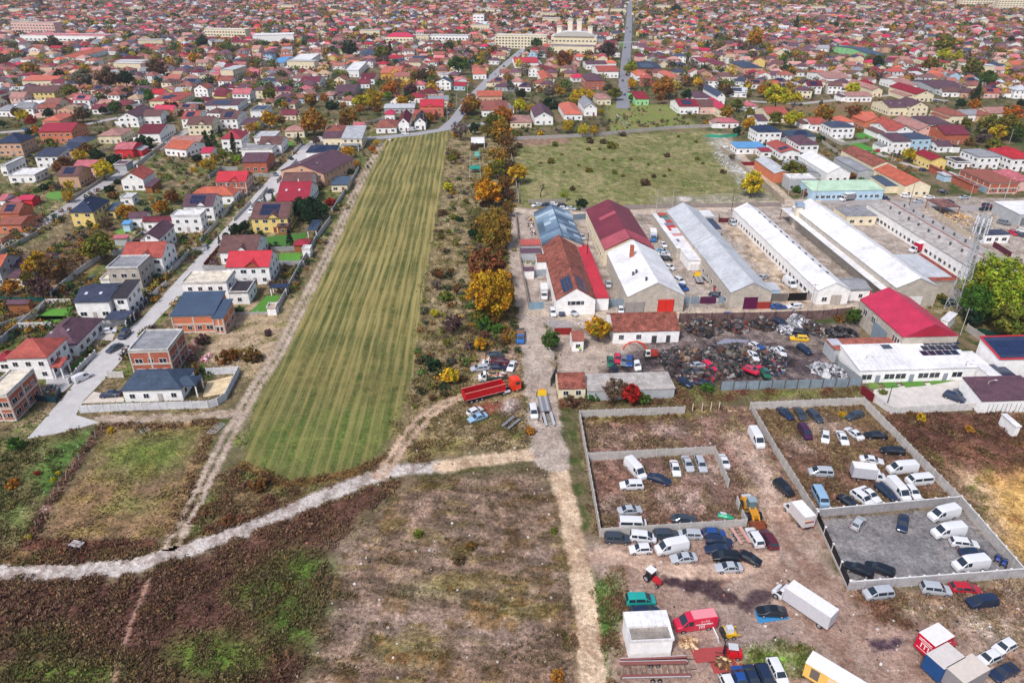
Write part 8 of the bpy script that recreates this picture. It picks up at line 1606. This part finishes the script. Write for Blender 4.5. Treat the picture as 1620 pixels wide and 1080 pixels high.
for z, x, y, w, c, k in (('m',930,290,50,'olive','round'),('m',850,340,26,'yellow','round'),('m',345,455,42,'gold','round'),('m',490,490,46,'rust','loose'),('m',110,670,26,'orange','round'),('m',370,670,44,'purple','loose'),('m',260,600,26,'olive','round'),('m',560,560,26,'brown','loose'),('m',1000,80,22,'brown','loose'),('m',920,110,12,'yellow','bush'),('m',810,210,10,'dark','bush'),('m',860,70,20,'olive','bush'),
 ('o',970,575,33,'yellow','round'),('o',600,540,28,'rust','round'),('o',760,460,26,'gold','loose'),('o',810,395,24,'rust','round'),('o',925,450,24,'dark','round'),('o',1070,490,30,'dark','bush'),('o',655,735,20,'yellow','loose'),('o',640,835,20,'gold','loose'),('o',1190,980,26,'gold','round'),('o',1520,940,24,'orange','round'),('o',1075,835,20,'rust','bush'),('o',1030,770,20,'dark','bush'),('o',1110,705,14,'dark','bush'),('o',220,70,20,'yellow','round'),('o',290,120,18,'red','round'),('o',770,55,24,'brown','round'),('o',330,210,14,'gold','round'),('o',270,235,12,'dark','round'),('o',20,155,12,'dark','round'),('o',455,50,16,'dark','round'),('o',470,330,16,'olive','bush'),('o',500,360,14,'olive','bush'),('o',420,760,16,'dark','bush'),('o',350,790,12,'green','bush'),('o',60,890,14,'olive','bush'),('o',1400,970,12,'dark','bush'),('o',1260,990,18,'olive','loose'),('o',1365,330,34,'dark','bush'),('o',765,205,10,'orange','round'),('o',805,205,10,'orange','round'),('o',1580,110,14,'olive','bush'),
 ('p',460,310,20,'dark','cone'),('p',430,290,14,'dark','cone'),('p',520,290,16,'dark','cone'),('p',585,228,12,'dark','cone'),('p',715,350,20,'dark','cone'),('p',1050,100,28,'gold','round'),('p',1170,120,18,'rust','loose'),('p',870,190,20,'gold','loose'),('p',930,180,18,'yellow','loose'),('p',1480,125,38,'amber','round'),('p',480,530,26,'gold','loose'),('p',540,480,20,'amber','loose'),('p',610,440,24,'olive','loose'),('p',390,530,14,'rust','bush'),('p',335,590,12,'gold','bush'),('p',360,480,20,'dark','bush'),('p',1350,950,34,'dark','round'),('p',1450,930,36,'dark','round'),('p',1540,960,30,'dark','round'),('p',1420,1010,30,'dark','round'),('p',25,945,22,'gold','round'),('p',130,840,24,'rust','round'),('p',90,830,18,'olive','bush'),('p',1335,300,14,'dark','cone'),('p',1500,300,12,'purple','round'),('p',1010,860,8,'dark','cone'),('p',1090,850,9,'dark','cone'),('p',740,490,18,'lime','bush'),('p',60,200,0+16,'olive','bush'),('p',110,110,14,'olive','bush'),
 ('n',1120,190,20,'dark','cone'),('n',660,120,22,'dark','round'),('n',730,95,20,'dark','round'),('n',580,175,14,'dark','bush'),('n',770,170,24,'dark','bush'),('n',520,210,9,'dark','cone'),('n',1310,215,10,'green','bush'),('n',690,805,18,'green','bush'),('n',940,990,12,'purple','bush'),('n',60,850,8,'green','bush'),('n',740,60,8,'purple','round'),
 ('l',850,350,34,'rust','bush'),('l',900,330,26,'amber','bush'),('l',1060,330,34,'rust','bush'),('l',1110,360,22,'brown','bush'),('l',650,200,26,'purple','bush'),('l',1210,150,14,'purple','bush'),
 ('q',385,235,28,'amber','round'),('q',350,290,18,'rust','round'),('q',80,280,36,'amber','round'),('q',1080,245,17,'orange','round'),('q',1340,345,30,'grey','loose'),('q',1310,390,18,'gold','bush'),('q',1460,335,19,'dark','round'),('q',1575,350,22,'olive','round'),('q',1235,835,16,'yellow','round'),('q',1270,890,10,'gold','bush'),('q',1300,575,18,'rust','bush'),('q',1550,860,25,'gold','round'),('q',1490,830,14,'orange','round'),('q',1390,960,10,'olive','loose'),('q',375,535,20,'gold','round'),('q',625,460,12,'yellow','loose'),('q',585,515,12,'orange','round'),('q',440,640,16,'orange','bush'),('q',400,710,14,'dark','bush'),('q',105,440,14,'purple','round'),('q',1440,70,14,'rust','loose'),('q',1390,170,20,'rust','round'),('q',1450,140,24,'amber','round'),('q',610,120,22,'gold','round'),('q',560,110,18,'yellow','round'),('q',480,170,18,'orange','loose'),('q',650,60,14,'yellow','round'),('q',720,60,14,'lime','round'),('q',180,80,14,'orange','round'),('q',340,140,16,'orange','loose'),('q',240,140,26,'dark','bush'),('q',840,100,20,'gold','round'),('q',630,175,16,'rust','round'),('q',1250,145,10,'orange','round'),('q',1190,1060,16,'brown','bush'),('q',1330,770,10,'green','bush'),('q',240,870,9,'lime','bush'),('q',130,850,14,'dark','bush'),('q',230,970,20,'red','bush'),
 ('r',145,435,24,'olive','bush'),('r',170,540,36,'purple','loose'),('r',90,715,28,'dark','bush'),('r',160,752,30,'yellow','round'),('r',98,500,16,'yellow','loose'),('r',105,380,20,'grey','loose'),('r',200,120,15,'dark','bush'),('r',185,400,20,'rust','loose'),('r',210,440,16,'olive','loose'),('r',300,548,32,'green','bush'),('r',355,565,24,'green','bush'),('r',300,590,20,'brown','bush'),('r',125,90,16,'rust','bush'),('r',155,170,10,'olive','bush'),('r',275,150,24,'dark','bush'),('r',280,190,26,'olive','bush'),('r',35,805,12,'brown','bush'),('r',275,120,16,'olive','bush'),('r',360,240,22,'rust','loose'),('r',225,45,10,'olive','loose'),('r',385,560,14,'olive','bush'),
 ('A',145,265,11,'red','bush'),('A',48,308,22,'orange','bush'),('A',225,265,9,'yellow','bush'),('A',205,290,10,'yellow','bush'),('A',430,100,13,'yellow','bush'),('A',108,515,14,'yellow','bush'),('A',65,150,34,'green','bush'),('A',330,170,16,'brown','bush'),('A',1010,310,34,'rust','bush'),('A',880,450,20,'rust','bush'),
 ('B',1085,1050,26,'orange','bush'),('B',1070,490,14,'olive','bush'),('B',700,600,22,'brown','bush'),('B',545,500,18,'olive','bush'),('B',750,545,20,'rust','bush'),('B',980,100,22,'orange','bush'),
 ('b',890,180,20,'gold','bush'),('b',820,160,16,'rust','bush'),('b',960,105,10,'olive','bush'),('b',330,160,16,'gold','bush'),('b',1230,260,18,'amber','bush'),('b',620,0,0+14,'olive','bush'),
 ('t',1010,225,20,'olive','round'),('t',400,560,23,'yellow','round'),('t',1500,125,28,'orange','round'),('t',1480,250,38,'olive','round'),('t',1350,325,24,'yellow','round'),('t',1190,400,26,'purple','bush'),('t',1040,445,18,'rust','bush'),('t',1300,455,30,'olive','bush'),('t',1250,230,30,'olive','round'),('t',60,825,16,'olive','round'),('t',1440,690,18,'rust','bush'),('t',950,20,16,'dark','round'),('t',1090,30,18,'orange','round'),('t',1560,330,26,'green','round'),('t',980,690,9,'orange','bush'),('t',250,960,8,'green','bush'),('t',1590,20,14,'dark','round'),
 ('s',1110,125,30,'amber','round'),('s',1430,115,30,'rust','loose'),('s',310,230,22,'gold','round'),('s',590,175,22,'olive','round'),('s',760,180,26,'yellow','round'),('s',840,170,18,'yellow','round'),('s',180,310,14,'dark','round'),('s',70,110,22,'amber','round'),('s',180,30,20,'olive','round'),('s',310,120,18,'olive','round'),('s',1080,400,14,'dark','bush'),('s',1400,800,18,'rust','bush'),('s',30,750,12,'brown','bush'),('s',120,590,12,'brown','loose'),
 ('u',600,150,24,'yellow','round'),('u',870,120,20,'olive','round'),('u',690,130,16,'yellow','round'),('u',200,125,18,'dark','round'),('u',640,380,20,'yellow','loose'),('u',720,385,17,'gold','loose'),('u',530,350,22,'gold','loose'),('u',170,415,18,'olive','bush'),('u',340,410,14,'yellow','bush'),('u',1230,75,26,'amber','round'),('u',1200,150,18,'rust','round'),('u',990,155,12,'green','round'),('u',190,205,24,'yellow','round'),('u',280,230,18,'gold','bush'),('u',400,110,20,'grey','round'),('u',480,110,16,'gold','round'),('u',60,320,22,'gold','loose'),('u',770,255,10,'gold','round'),('u',1520,335,14,'amber','bush'),('u',990,50,16,'gold','round'),('u',1380,130,18,'dark','round'),('u',820,85,16,'brown','round'),('u',420,200,30,'dark','bush'),('u',540,210,20,'green','bush'),
 ('y',60,600,38,'yellow','round'),('y',175,615,21,'yellow','round'),('y',1330,575,18,'dark','cone'),('y',1400,490,26,'green','round'),('y',1300,420,28,'olive','round'),('y',1120,270,28,'olive','round'),('y',1120,340,20,'yellow','round'),('y',1200,355,18,'yellow','round'),('y',1030,400,24,'olive','round'),('y',1540,250,12,'dark','round'),('y',540,560,22,'yellow','round'),('y',700,390,20,'dark','round'),('y',180,150,14,'dark','cone'),
 ('w',850,310,13,'dark','cone'),('w',1280,400,28,'green','round'),('w',590,300,24,'dark','round'),('w',790,330,22,'olive','round'),('w',80,590,22,'olive','round'),('w',730,600,20,'gold','round'),('w',850,560,24,'orange','round'),('w',660,640,24,'yellow','round'),('w',1350,660,24,'orange','round'),('w',1050,470,20,'brown','round'),
 ('x',755,425,22,'lime','round'),('x',430,600,24,'yellow','round'),('x',960,545,32,'amber','round'),('x',610,310,26,'purple','round'),('x',330,370,26,'rust','round'),('x',1540,240,24,'gold','round'),('x',155,270,16,'green','round'),('x',1035,55,14,'dark','round'),
 ('v',185,430,22,'amber','round'),('v',540,440,20,'yellow','round'),('v',440,570,24,'olive','round'),('v',520,490,28,'grey','round'),('v',670,490,30,'brown','round'),('v',370,475,20,'dark','round'),('v',790,490,26,'dark','round'),('v',990,430,28,'brown','round'),('v',340,270,22,'brown','round'),('v',1230,365,20,'gold','round'),('v',1280,260,18,'dark','round')):
    T(*zp(z, x, y), w, c, k)
rp = random.Random(21)
for poly, n, ks, w0, w1 in (([(746,338),(798,338),(816,540),(748,550)], 30, ['olive','gold','amber','green','olive','brown','rust','dark'], 13, 26), ([(748,215),(806,212),(818,332),(764,332)], 16, ['rust','amber','olive','olive','brown','gold'], 14, 26), ([(712,215),(742,215),(738,560),(668,560),(700,320)], 13, ['brown','olive','rust','grey'], 8, 18), ([(660,560),(735,560),(735,620),(650,660)], 10, ['olive','dark','brown'], 9, 17)):
    xs = [v[0] for v in poly]; ys = [v[1] for v in poly]; k_ = 0
    while k_ < n:
        px, py = rp.uniform(min(xs), max(xs)), rp.uniform(min(ys), max(ys))
        if inpoly(px, py, poly): k_ += 1; T(px, py, rp.uniform(w0, w1), rp.choice(ks), rp.choice(['round', 'loose', 'bush', 'bush']))
# bare tree on the meadow
q = P(*zp('u',338,862)); root = empty('bare_tree', (q[0], q[1], 0)); mb = MB(); rb = random.Random(2); bk = C(70,58,54)
def limb(p, d, l, r, lv):
    e = p+d*l; mb.cyl(p, e, r, r*.6, 5, bk)
    if lv == 0: return
    for _ in range(3 if lv > 1 else 4):
        nd = (d+Vector((rb.uniform(-.8, .8), rb.uniform(-.8, .8), rb.uniform(-.1, .5)))).normalized(); limb(e, nd, l*rb.uniform(.55, .8), r*.55, lv-1)
limb(Vector((0, 0, 0)), Vector((.05, 0, 1)), 2.0, .28, 4); link(mb.build('branches'), 'branches', M['bark'], root); tag(root, 'leafless dark tree with twisted limbs', 'tree', 'in the meadow south west corner')
# ---------------- the town beyond ----------------
LOG = ['hand trees %d' % TN]
OCC_ = np.array(OCC); HOUSES = sum(1 for o in REG if o['category'] == 'house'); NT = sum(1 for o in REG if o['category'] == 'tree')
def free(x, y, r): return not (np.hypot(OCC_[:, 0]-x, OCC_[:, 1]-y) < OCC_[:, 2]*.85+r).any()
ROADS = [([(470,236),(520,224),(600,218),(660,212),(702,205),(720,190),(742,160),(772,128),(805,98),(826,80),(850,62)], 7), ([(985,172),(988,130),(991,82),(994,55),(996,20),(997,2)], 8), ([(900,73),(990,67),(1080,64),(1180,70)], 8), ([(1180,160),(1260,165),(1330,158),(1420,150),(1500,160)], 6), ([(0,210),(60,205),(120,200),(170,190),(230,178)], 6)]
ROADW = [([tuple(P(*v)) for v in r], w) for r, w in ROADS]
def rdist(x, y):
    X, Y = np.array([x]), np.array([y]); return min(float(pdist(X, Y, r)[0])-w/2 for r, w in ROADW)
def limit(px): return 190 if px < 480 else 170 if px < 700 else 146 if px < 1140 else 160
blockedP = [[(940,165),(1140,165),(1140,215),(940,215)], [(880,60),(945,60),(945,92),(880,92)]]
rt = random.Random(11); cand = []
A0 = math.radians(-8.2); cu, su = math.cos(A0), math.sin(A0)
for iy in range(0, 125):
    for ix in range(-130, 131):
        u = ix*15.6+(7 if iy % 2 else 0); v = 360+iy*(15.5 if iy % 3 else 15.5)+(iy//3)*7
        x = u*cu-v*su*1.0+rt.uniform(-2.2, 2.2); y = u*su+v*cu+rt.uniform(-2.2, 2.2)
        if y < 330 or y > 2350: continue
        px, py = toP(x, y)
        if px < -60 or px > 1680 or py > limit(px): continue
        if rdist(x, y) < 7: continue
        cand.append((py, px, x, y))
cand.sort(key=lambda c: -c[0]); houses = []; holes = []
RK = ['tile']*8+['salmon']*7+['terracotta']*4+['brown']*8+['purple']*9+['maroon']*5+['pink']*4+['coral']*2+['crimson']*2+['orange']*1+['slate']*4+['grey']*3+['lgrey']*2+['red']*1+['tan']*2+['magenta']*1
WK = ['white']*14+['cream']*6+['pink']*3+['tan']*3+['yellow']*1+['grey']*2+['brick']*1+['lblue']*1
for py, px, x, y in cand:
    if py > 45 and not free(x, y, 5.5): continue
    if py > 55 and any(inpoly(px, py, b_) for b_ in blockedP): continue
    leafy = float(vn(np.array(x*.012+40), np.array(y*.012+7)))
    if rt.random() < (.10+.42*max(0, leafy-.45)*2): holes.append((py, px, x, y)); continue
    houses.append((py, px, x, y))
NI = max(0, 298-HOUSES)
LOG.append('hand houses %d far %d ind %d' % (HOUSES, len(houses), NI))
def hspec(r, leaf=None):
    k = r.choice(['hip', 'hip', 'gx', 'gy', 'hip', 'gx']); w = r.uniform(8.5, 13.5); d = r.uniform(8, 11.5); he = r.choice([3.1, 3.2, 3.4, 3.6, 5.6]); return k, w, d, he, r.uniform(1.8, 3.0), r.choice(RK), r.choice(WK)
for i, (py, px, x, y) in enumerate(houses[:NI]):
    k, w, d, he, ri, rc, wc = hspec(rt)
    a = A0+rt.choice([0, 0, .0, math.radians(12)])+rt.uniform(-.05, .05)
    house('O', (px, py, w, d), he, k, ri, rc, wc, rt.choice(['', 'c', 'c', 's', '']) if True else '', ang=a, lvl=1 if py > 120 else 1)
far = houses[NI:]
def flatmesh(name, parts, m, label, cat, verts, faces_n, cols, uvq=None):
    pass
# far houses in one object -------------------------------------------------
mbw = []; 
def addq(pts, c, store): store.append((pts, c))
QF = []
for py, px, x, y in far:
    k, w, d, he, ri, rc, wc = hspec(rt); a = A0+rt.choice([0, 0, math.radians(14), math.radians(90)])+rt.uniform(-.1, .1); ca, sa = math.cos(a), math.sin(a); hw, hd = w/2, d/2
    if rt.random() < .012: he, ri, w = 9, .3, 26; hw = 13; rc = 'lgrey'; wc = 'cream'
    jr = rt.uniform(.8, 1.2); rcol = tuple(min(.85, v*jr) for v in C(*RC[rc])); wcol = C(*WC[wc]); gl = C(70,76,90)
    def L(px_, py_, z): return (x+px_*ca-py_*sa, y+px_*sa+py_*ca, z)
    o = .4
    for (ax, ay), (bx_, by_) in (((-hw+o, -hd+o), (hw-o, -hd+o)), ((hw-o, -hd+o), (hw-o, hd-o)), ((hw-o, hd-o), (-hw+o, hd-o)), ((-hw+o, hd-o), (-hw+o, -hd+o))): QF.append(([L(ax, ay, 0), L(bx_, by_, 0), L(bx_, by_, he+.1), L(ax, ay, he+.1)], wcol))
    n = int(w/3)
    for fl in range(1 if he < 5 else 2):
        for i in range(n): q = -hw+1.4+i*(w-2.8)/max(1, n-1); QF.append(([L(q-.5, -hd+o-.04, 1+fl*2.8), L(q+.5, -hd+o-.04, 1+fl*2.8), L(q+.5, -hd+o-.04, 2.3+fl*2.8), L(q-.5, -hd+o-.04, 2.3+fl*2.8)], gl))
    if k == 'gx' or k == 'gy':
        if k == 'gx': QF.append(([L(-hw, -hd, he), L(hw, -hd, he), L(hw, 0, he+ri), L(-hw, 0, he+ri)], rcol)); QF.append(([L(hw, hd, he), L(-hw, hd, he), L(-hw, 0, he+ri), L(hw, 0, he+ri)], rcol)); tri = (((hw-o, -hd, he), (hw-o, hd, he), (hw-o, 0, he+ri-.1)), ((-hw+o, hd, he), (-hw+o, -hd, he), (-hw+o, 0, he+ri-.1)))
        else: QF.append(([L(hw, -hd, he), L(hw, hd, he), L(0, hd, he+ri), L(0, -hd, he+ri)], rcol)); QF.append(([L(-hw, hd, he), L(-hw, -hd, he), L(0, -hd, he+ri), L(0, hd, he+ri)], rcol)); tri = (((-hw, -hd+o, he), (hw, -hd+o, he), (0, -hd+o, he+ri-.1)), ((hw, hd-o, he), (-hw, hd-o, he), (0, hd-o, he+ri-.1)))
        for t in tri: QF.append(([L(*v) for v in t], wcol))
    else:
        r_h = min(hw, hd)*.97
        if hw >= hd: A_, B_ = L(-(hw-r_h), 0, he+ri), L(hw-r_h, 0, he+ri); QF += [([L(-hw, -hd, he), L(hw, -hd, he), B_, A_], rcol), ([L(hw, hd, he), L(-hw, hd, he), A_, B_], rcol), ([L(hw, -hd, he), L(hw, hd, he), B_], rcol), ([L(-hw, hd, he), L(-hw, -hd, he), A_], rcol)]
        else: A_, B_ = L(0, -(hd-r_h), he+ri), L(0, hd-r_h, he+ri); QF += [([L(hw, -hd, he), L(hw, hd, he), B_, A_], rcol), ([L(-hw, hd, he), L(-hw, -hd, he), A_, B_], rcol), ([L(-hw, -hd, he), L(hw, -hd, he), A_], rcol), ([L(hw, hd, he), L(-hw, hd, he), B_], rcol)]
    if rt.random() < .4 and he < 5: # wing
        s = rt.choice([-1, 1]); x0, x1 = s*(hw-.5), s*(hw+rt.uniform(3, 5)); xa, xb = min(x0, x1), max(x0, x1); c2 = rcol if rt.random() < .6 else C(*RC[rt.choice(RK)]); h2_ = he-.4; y0, y1 = -hd*.8, hd*.5; ym = (y0+y1)/2
        QF += [([L(xa, y0, 0), L(xb, y0, 0), L(xb, y0, h2_), L(xa, y0, h2_)], wcol), ([L(xa, y0, h2_), L(xb, y0, h2_), L(xb, ym, h2_+1.3), L(xa, ym, h2_+1.3)], c2), ([L(xb, y1, h2_), L(xa, y1, h2_), L(xa, ym, h2_+1.3), L(xb, ym, h2_+1.3)], c2), ([L(s*abs(x1), y0, 0), L(s*abs(x1), y1, 0), L(s*abs(x1), y1, h2_), L(s*abs(x1), ym, h2_+1.2), L(s*abs(x1), y0, h2_)], wcol)]
    if rt.random() < .5: # outbuilding
        q = rt.uniform(-6, 6); s = rt.uniform(1.5, 3); c2 = C(*RC[rt.choice(RK)]); zz = 2.4
        QF.append(([L(q-s, hd+1, zz), L(q+s, hd+1, zz), L(q+s, hd+1+s*1.4, zz+.8), L(q-s, hd+1+s*1.4, zz+.8)], c2)); QF.append(([L(q-s, hd+1, 0), L(q+s, hd+1, 0), L(q+s, hd+1, zz), L(q-s, hd+1, zz)], wcol))
pts = [p for f, c in QF for p in f]; fc = []; n = 0
for f, c in QF: fc.append(tuple(range(n, n+len(f)))); n += len(f)
me = bpy.data.meshes.new('distant_houses'); me.from_pydata(pts, [], fc); ca = me.color_attributes.new('Col', 'FLOAT_COLOR', 'POINT'); c4 = np.ones((n, 4), np.float32); i = 0
for f, c in QF: c4[i:i+len(f), :3] = c; i += len(f)
ca.data.foreach_set('color', c4.ravel()); o = link(me, 'distant_houses', M['wall']); tag(o, 'dense mass of far tiled roofs reaching the upper edge', 'houses', kind='stuff')
# trees of the town ---------------------------------------------------------
tc = []
for py, px, x, y in holes:
    for _ in range(3): tc.append((x+rt.uniform(-5, 5), y+rt.uniform(-5, 5), rt.uniform(2.6, 5.2)))
for py, px, x, y in houses:
    for _ in range(rt.choice([1, 2, 2, 3])): a = rt.uniform(0, 6.28); tc.append((x+math.cos(a)*8.2, y+math.sin(a)*7.6, rt.uniform(1.6, 3.9)))
TP = ['gold']*3+['orange']*1+['rust']*3+['amber']*4+['olive']*8+['brown']*4+['dark']*6+['green']*5+['yellow']*1+['purple']*3+['grey']*2
tc2 = []
for x, y, R in tc:
    px, py = toP(x, y)
    if rdist(x, y) < 1.5+R*.5 or (py > 45 and not free(x, y, R*.1)): continue
    tc2.append((py*1.0+R*6, px, py, x, y, R))
tc2.sort(reverse=True); near_ = tc2[:max(0, 298-NT)]; rest = tc2[len(near_):]; LOG.append('town trees %d ind %d' % (len(tc2), len(near_)))
for _, px, py, x, y, R in near_:
    zc = R*1.1; q = (px, py); c = rt.choice(TP); TNn = tree(*toP(x, y, zc), R*2*.0098*(toP(x, y, zc)[1]-YH), c, rt.choice(['round', 'round', 'loose']))
def leafmass(name, label, cat, arr, cols_, Km, sf, seed, zk=1.0):
    """many crowns as one object: quads in balls; arr = x, y, radius"""
    rg = np.random.default_rng(seed); ci = np.repeat(np.arange(len(arr)), Km); Kt = len(ci)
    v = rg.normal(size=(Kt, 3)); v /= np.linalg.norm(v, axis=1)[:, None]; v *= rg.uniform(.45, 1.0, Kt)[:, None]; Rr = arr[ci, 2]
    pos = np.stack([arr[ci, 0]+v[:, 0]*Rr, arr[ci, 1]+v[:, 1]*Rr, Rr*zk+v[:, 2]*Rr*.9*min(1, zk+.2)], 1)
    u = rg.normal(size=(Kt, 3)); u /= np.linalg.norm(u, axis=1)[:, None]; w = np.cross(u, v); w /= np.linalg.norm(w, axis=1)[:, None]+1e-9; s = (Rr*sf[ci]*rg.uniform(.6, 1.3, Kt))[:, None]
    co = np.stack([pos-u*s-w*s*.7, pos+u*s-w*s*.7, pos+u*s+w*s*.7, pos-u*s+w*s*.7], 1).reshape(-1, 3).astype(np.float32); nv = Kt*4
    me = bpy.data.meshes.new(name); me.vertices.add(nv); me.vertices.foreach_set('co', co.ravel()); me.loops.add(nv); me.loops.foreach_set('vertex_index', np.arange(nv, dtype=np.int32)); me.polygons.add(Kt); me.polygons.foreach_set('loop_start', np.arange(0, nv, 4, dtype=np.int32)); me.update(calc_edges=True)
    c4 = np.ones((Kt, 4, 4), np.float32); c4[:, :, :3] = (cols_[ci]*rg.uniform(.65, 1.3, Kt)[:, None])[:, None, :]; ca = me.color_attributes.new('Col', 'FLOAT_COLOR', 'POINT'); ca.data.foreach_set('color', c4.ravel())
    o = link(me, name, M['leaf']); tag(o, label, cat, kind='stuff')
arr = np.array([(x, y, R) for _, _, _, x, y, R in rest]); big = np.array([a[2] for a in rest]) > 70
leafmass('distant_trees', 'autumn trees scattered between the far roofs of the town', 'trees', arr, np.array([C(*TC[rt.choice(TP)], k=.76) for _ in rest]), np.where(big, 130, 34), np.where(big, .12, .24), 5)
# garden shrubs of the estates and dead brush of the wasteland
gs = []
for poly, n in (([(-60,640),(-60,190),(240,185),(600,175),(600,235),(540,350),(470,460),(400,600),(330,600),(150,560),(0,620)], 6500), ([(712,206),(806,205),(820,560),(745,600),(650,640),(668,480),(700,300)], 420), ([(1140,150),(1680,150),(1680,300),(1350,290),(1240,300),(1170,205)], 1500), ([(700,140),(1140,140),(1150,200),(810,216),(700,200)], 1000)):
    xs = [p_[0] for p_ in poly]; ys = [p_[1] for p_ in poly]
    for _ in range(n):
        px, py = rt.uniform(min(xs), max(xs)), rt.uniform(min(ys), max(ys))
        if not inpoly(px, py, poly): continue
        x, y = P(px, py); 
        if float(vn(np.array(x*.09), np.array(y*.09), 4)) < .33 or not free(x, y, .6) or rdist(x, y) < 1.5: continue
        if any(inpoly(px, py, s_) for s_ in STREETS) or inpoly(px, py, [(230,500),(470,470),(440,575),(400,640),(320,585)]): continue
        gs.append((x, y, rt.uniform(.5, 1.7)))
leafmass('garden_shrubs', 'low autumn shrubs and hedges filling the gardens between houses', 'shrubs', np.array(gs), np.array([C(*TC[rt.choice(['olive', 'olive', 'dark', 'green', 'rust', 'amber', 'brown', 'purple', 'dark'])], k=.74) for _ in gs]), np.full(len(gs), 46), np.full(len(gs), .17), 8, .6)
r9 = np.random.default_rng(12); pt = (np.where(tuft > .45, tuft, 0)*sm(n2, .45, .6)*((GX > -60) & (GX < 1690) & (GY > 180) & (GY < 1120))).ravel(); pt /= pt.sum(); ii = r9.choice(pt.size, 5200, p=pt)
ba = np.stack([WX.ravel()[ii]+r9.normal(0, .3, 5200), WY.ravel()[ii]+r9.normal(0, .5, 5200), r9.uniform(.25, .95, 5200)**1.3], 1); tb = np.array([C(*t, k=.7) for t in ((120,82,70),(96,62,56),(150,122,96),(120,110,66),(104,70,64),(140,96,60))])[r9.integers(0, 6, 5200)]
leafmass('dead_brush', 'clumps of dead brown brush over the wasteland', 'brush', ba, col.reshape(-1, 3)[ii]*.5+tb*.5, np.full(5200, 22), np.full(5200, .2), 14, .45)
lp = [([(650,700),(735,560),(845,560),(870,760),(640,760)], 190), ([(900,640),(1240,640),(1290,850),(940,1080)], 200), ([(1120,215),(1236,320),(1040,322)], 160), ([(1240,900),(1620,930),(1620,1080),(1100,1080)], 160), ([(430,770),(860,745),(920,1080),(450,1080)], 150), ([(0,690),(160,680),(40,860),(0,860)], 60), ([(240,480),(440,480),(400,610),(300,600)], 140), ([(820,495),(1360,495),(1360,510),(880,600),(840,600)], 160)]
mb = MB()
for poly, n in lp:
    xs = [v[0] for v in poly]; ys = [v[1] for v in poly]
    for _ in range(n):
        px, py = rt.uniform(min(xs), max(xs)), rt.uniform(min(ys), max(ys))
        if inpoly(px, py, poly): x, y = P(px, py); s = rt.uniform(.1, .45); mb.box((x, y, .08), (s, s*rt.uniform(.4, 1), rt.uniform(.05, .2)), C(*rt.choice([(226,226,226),(206,204,200),(190,180,170),(90,80,76),(60,56,56),(170,120,100)])), rz=rt.uniform(0, 3))
o = link(mb.build('litter'), 'litter', M['plain']); tag(o, 'scattered litter stones and rubbish over yards and wasteland', 'litter', kind='stuff')
# haze
if HAZE:
    hz = MB().box((0, 1700, 45), (8000, 7000, 96), (1, 1, 1)).build('haze'); hm = bpy.data.materials.new('haze'); hm.use_nodes = True; t = hm.node_tree; t.nodes.remove(t.nodes['Principled BSDF']); pv = t.nodes.new('ShaderNodeVolumePrincipled')
    pv.inputs['Color'].default_value = (.86, .86, .94, 1); pv.inputs['Density'].default_value = HAZE; pv.inputs['Anisotropy'].default_value = .2; t.links.new(pv.outputs[0], t.nodes['Material Output'].inputs['Volume']); hz.materials.append(hm)
    o = bpy.data.objects.new('haze', hz); COL.objects.link(o); o['kind'] = 'stuff'; o['label'] = 'thin pale haze over the far town'; o['category'] = 'haze'
finish_labels()
LOG.append('shrubs %d top %d' % (len(gs), len(REG)))
DBG = 0
if DBG: open('/tmp/log.txt', 'w').write('\n'.join(LOG+[o['label'] for o in REG if len(o['label'].split()) > 16]+['---']+[o['category']+' | '+o['label'] for o in REG]))
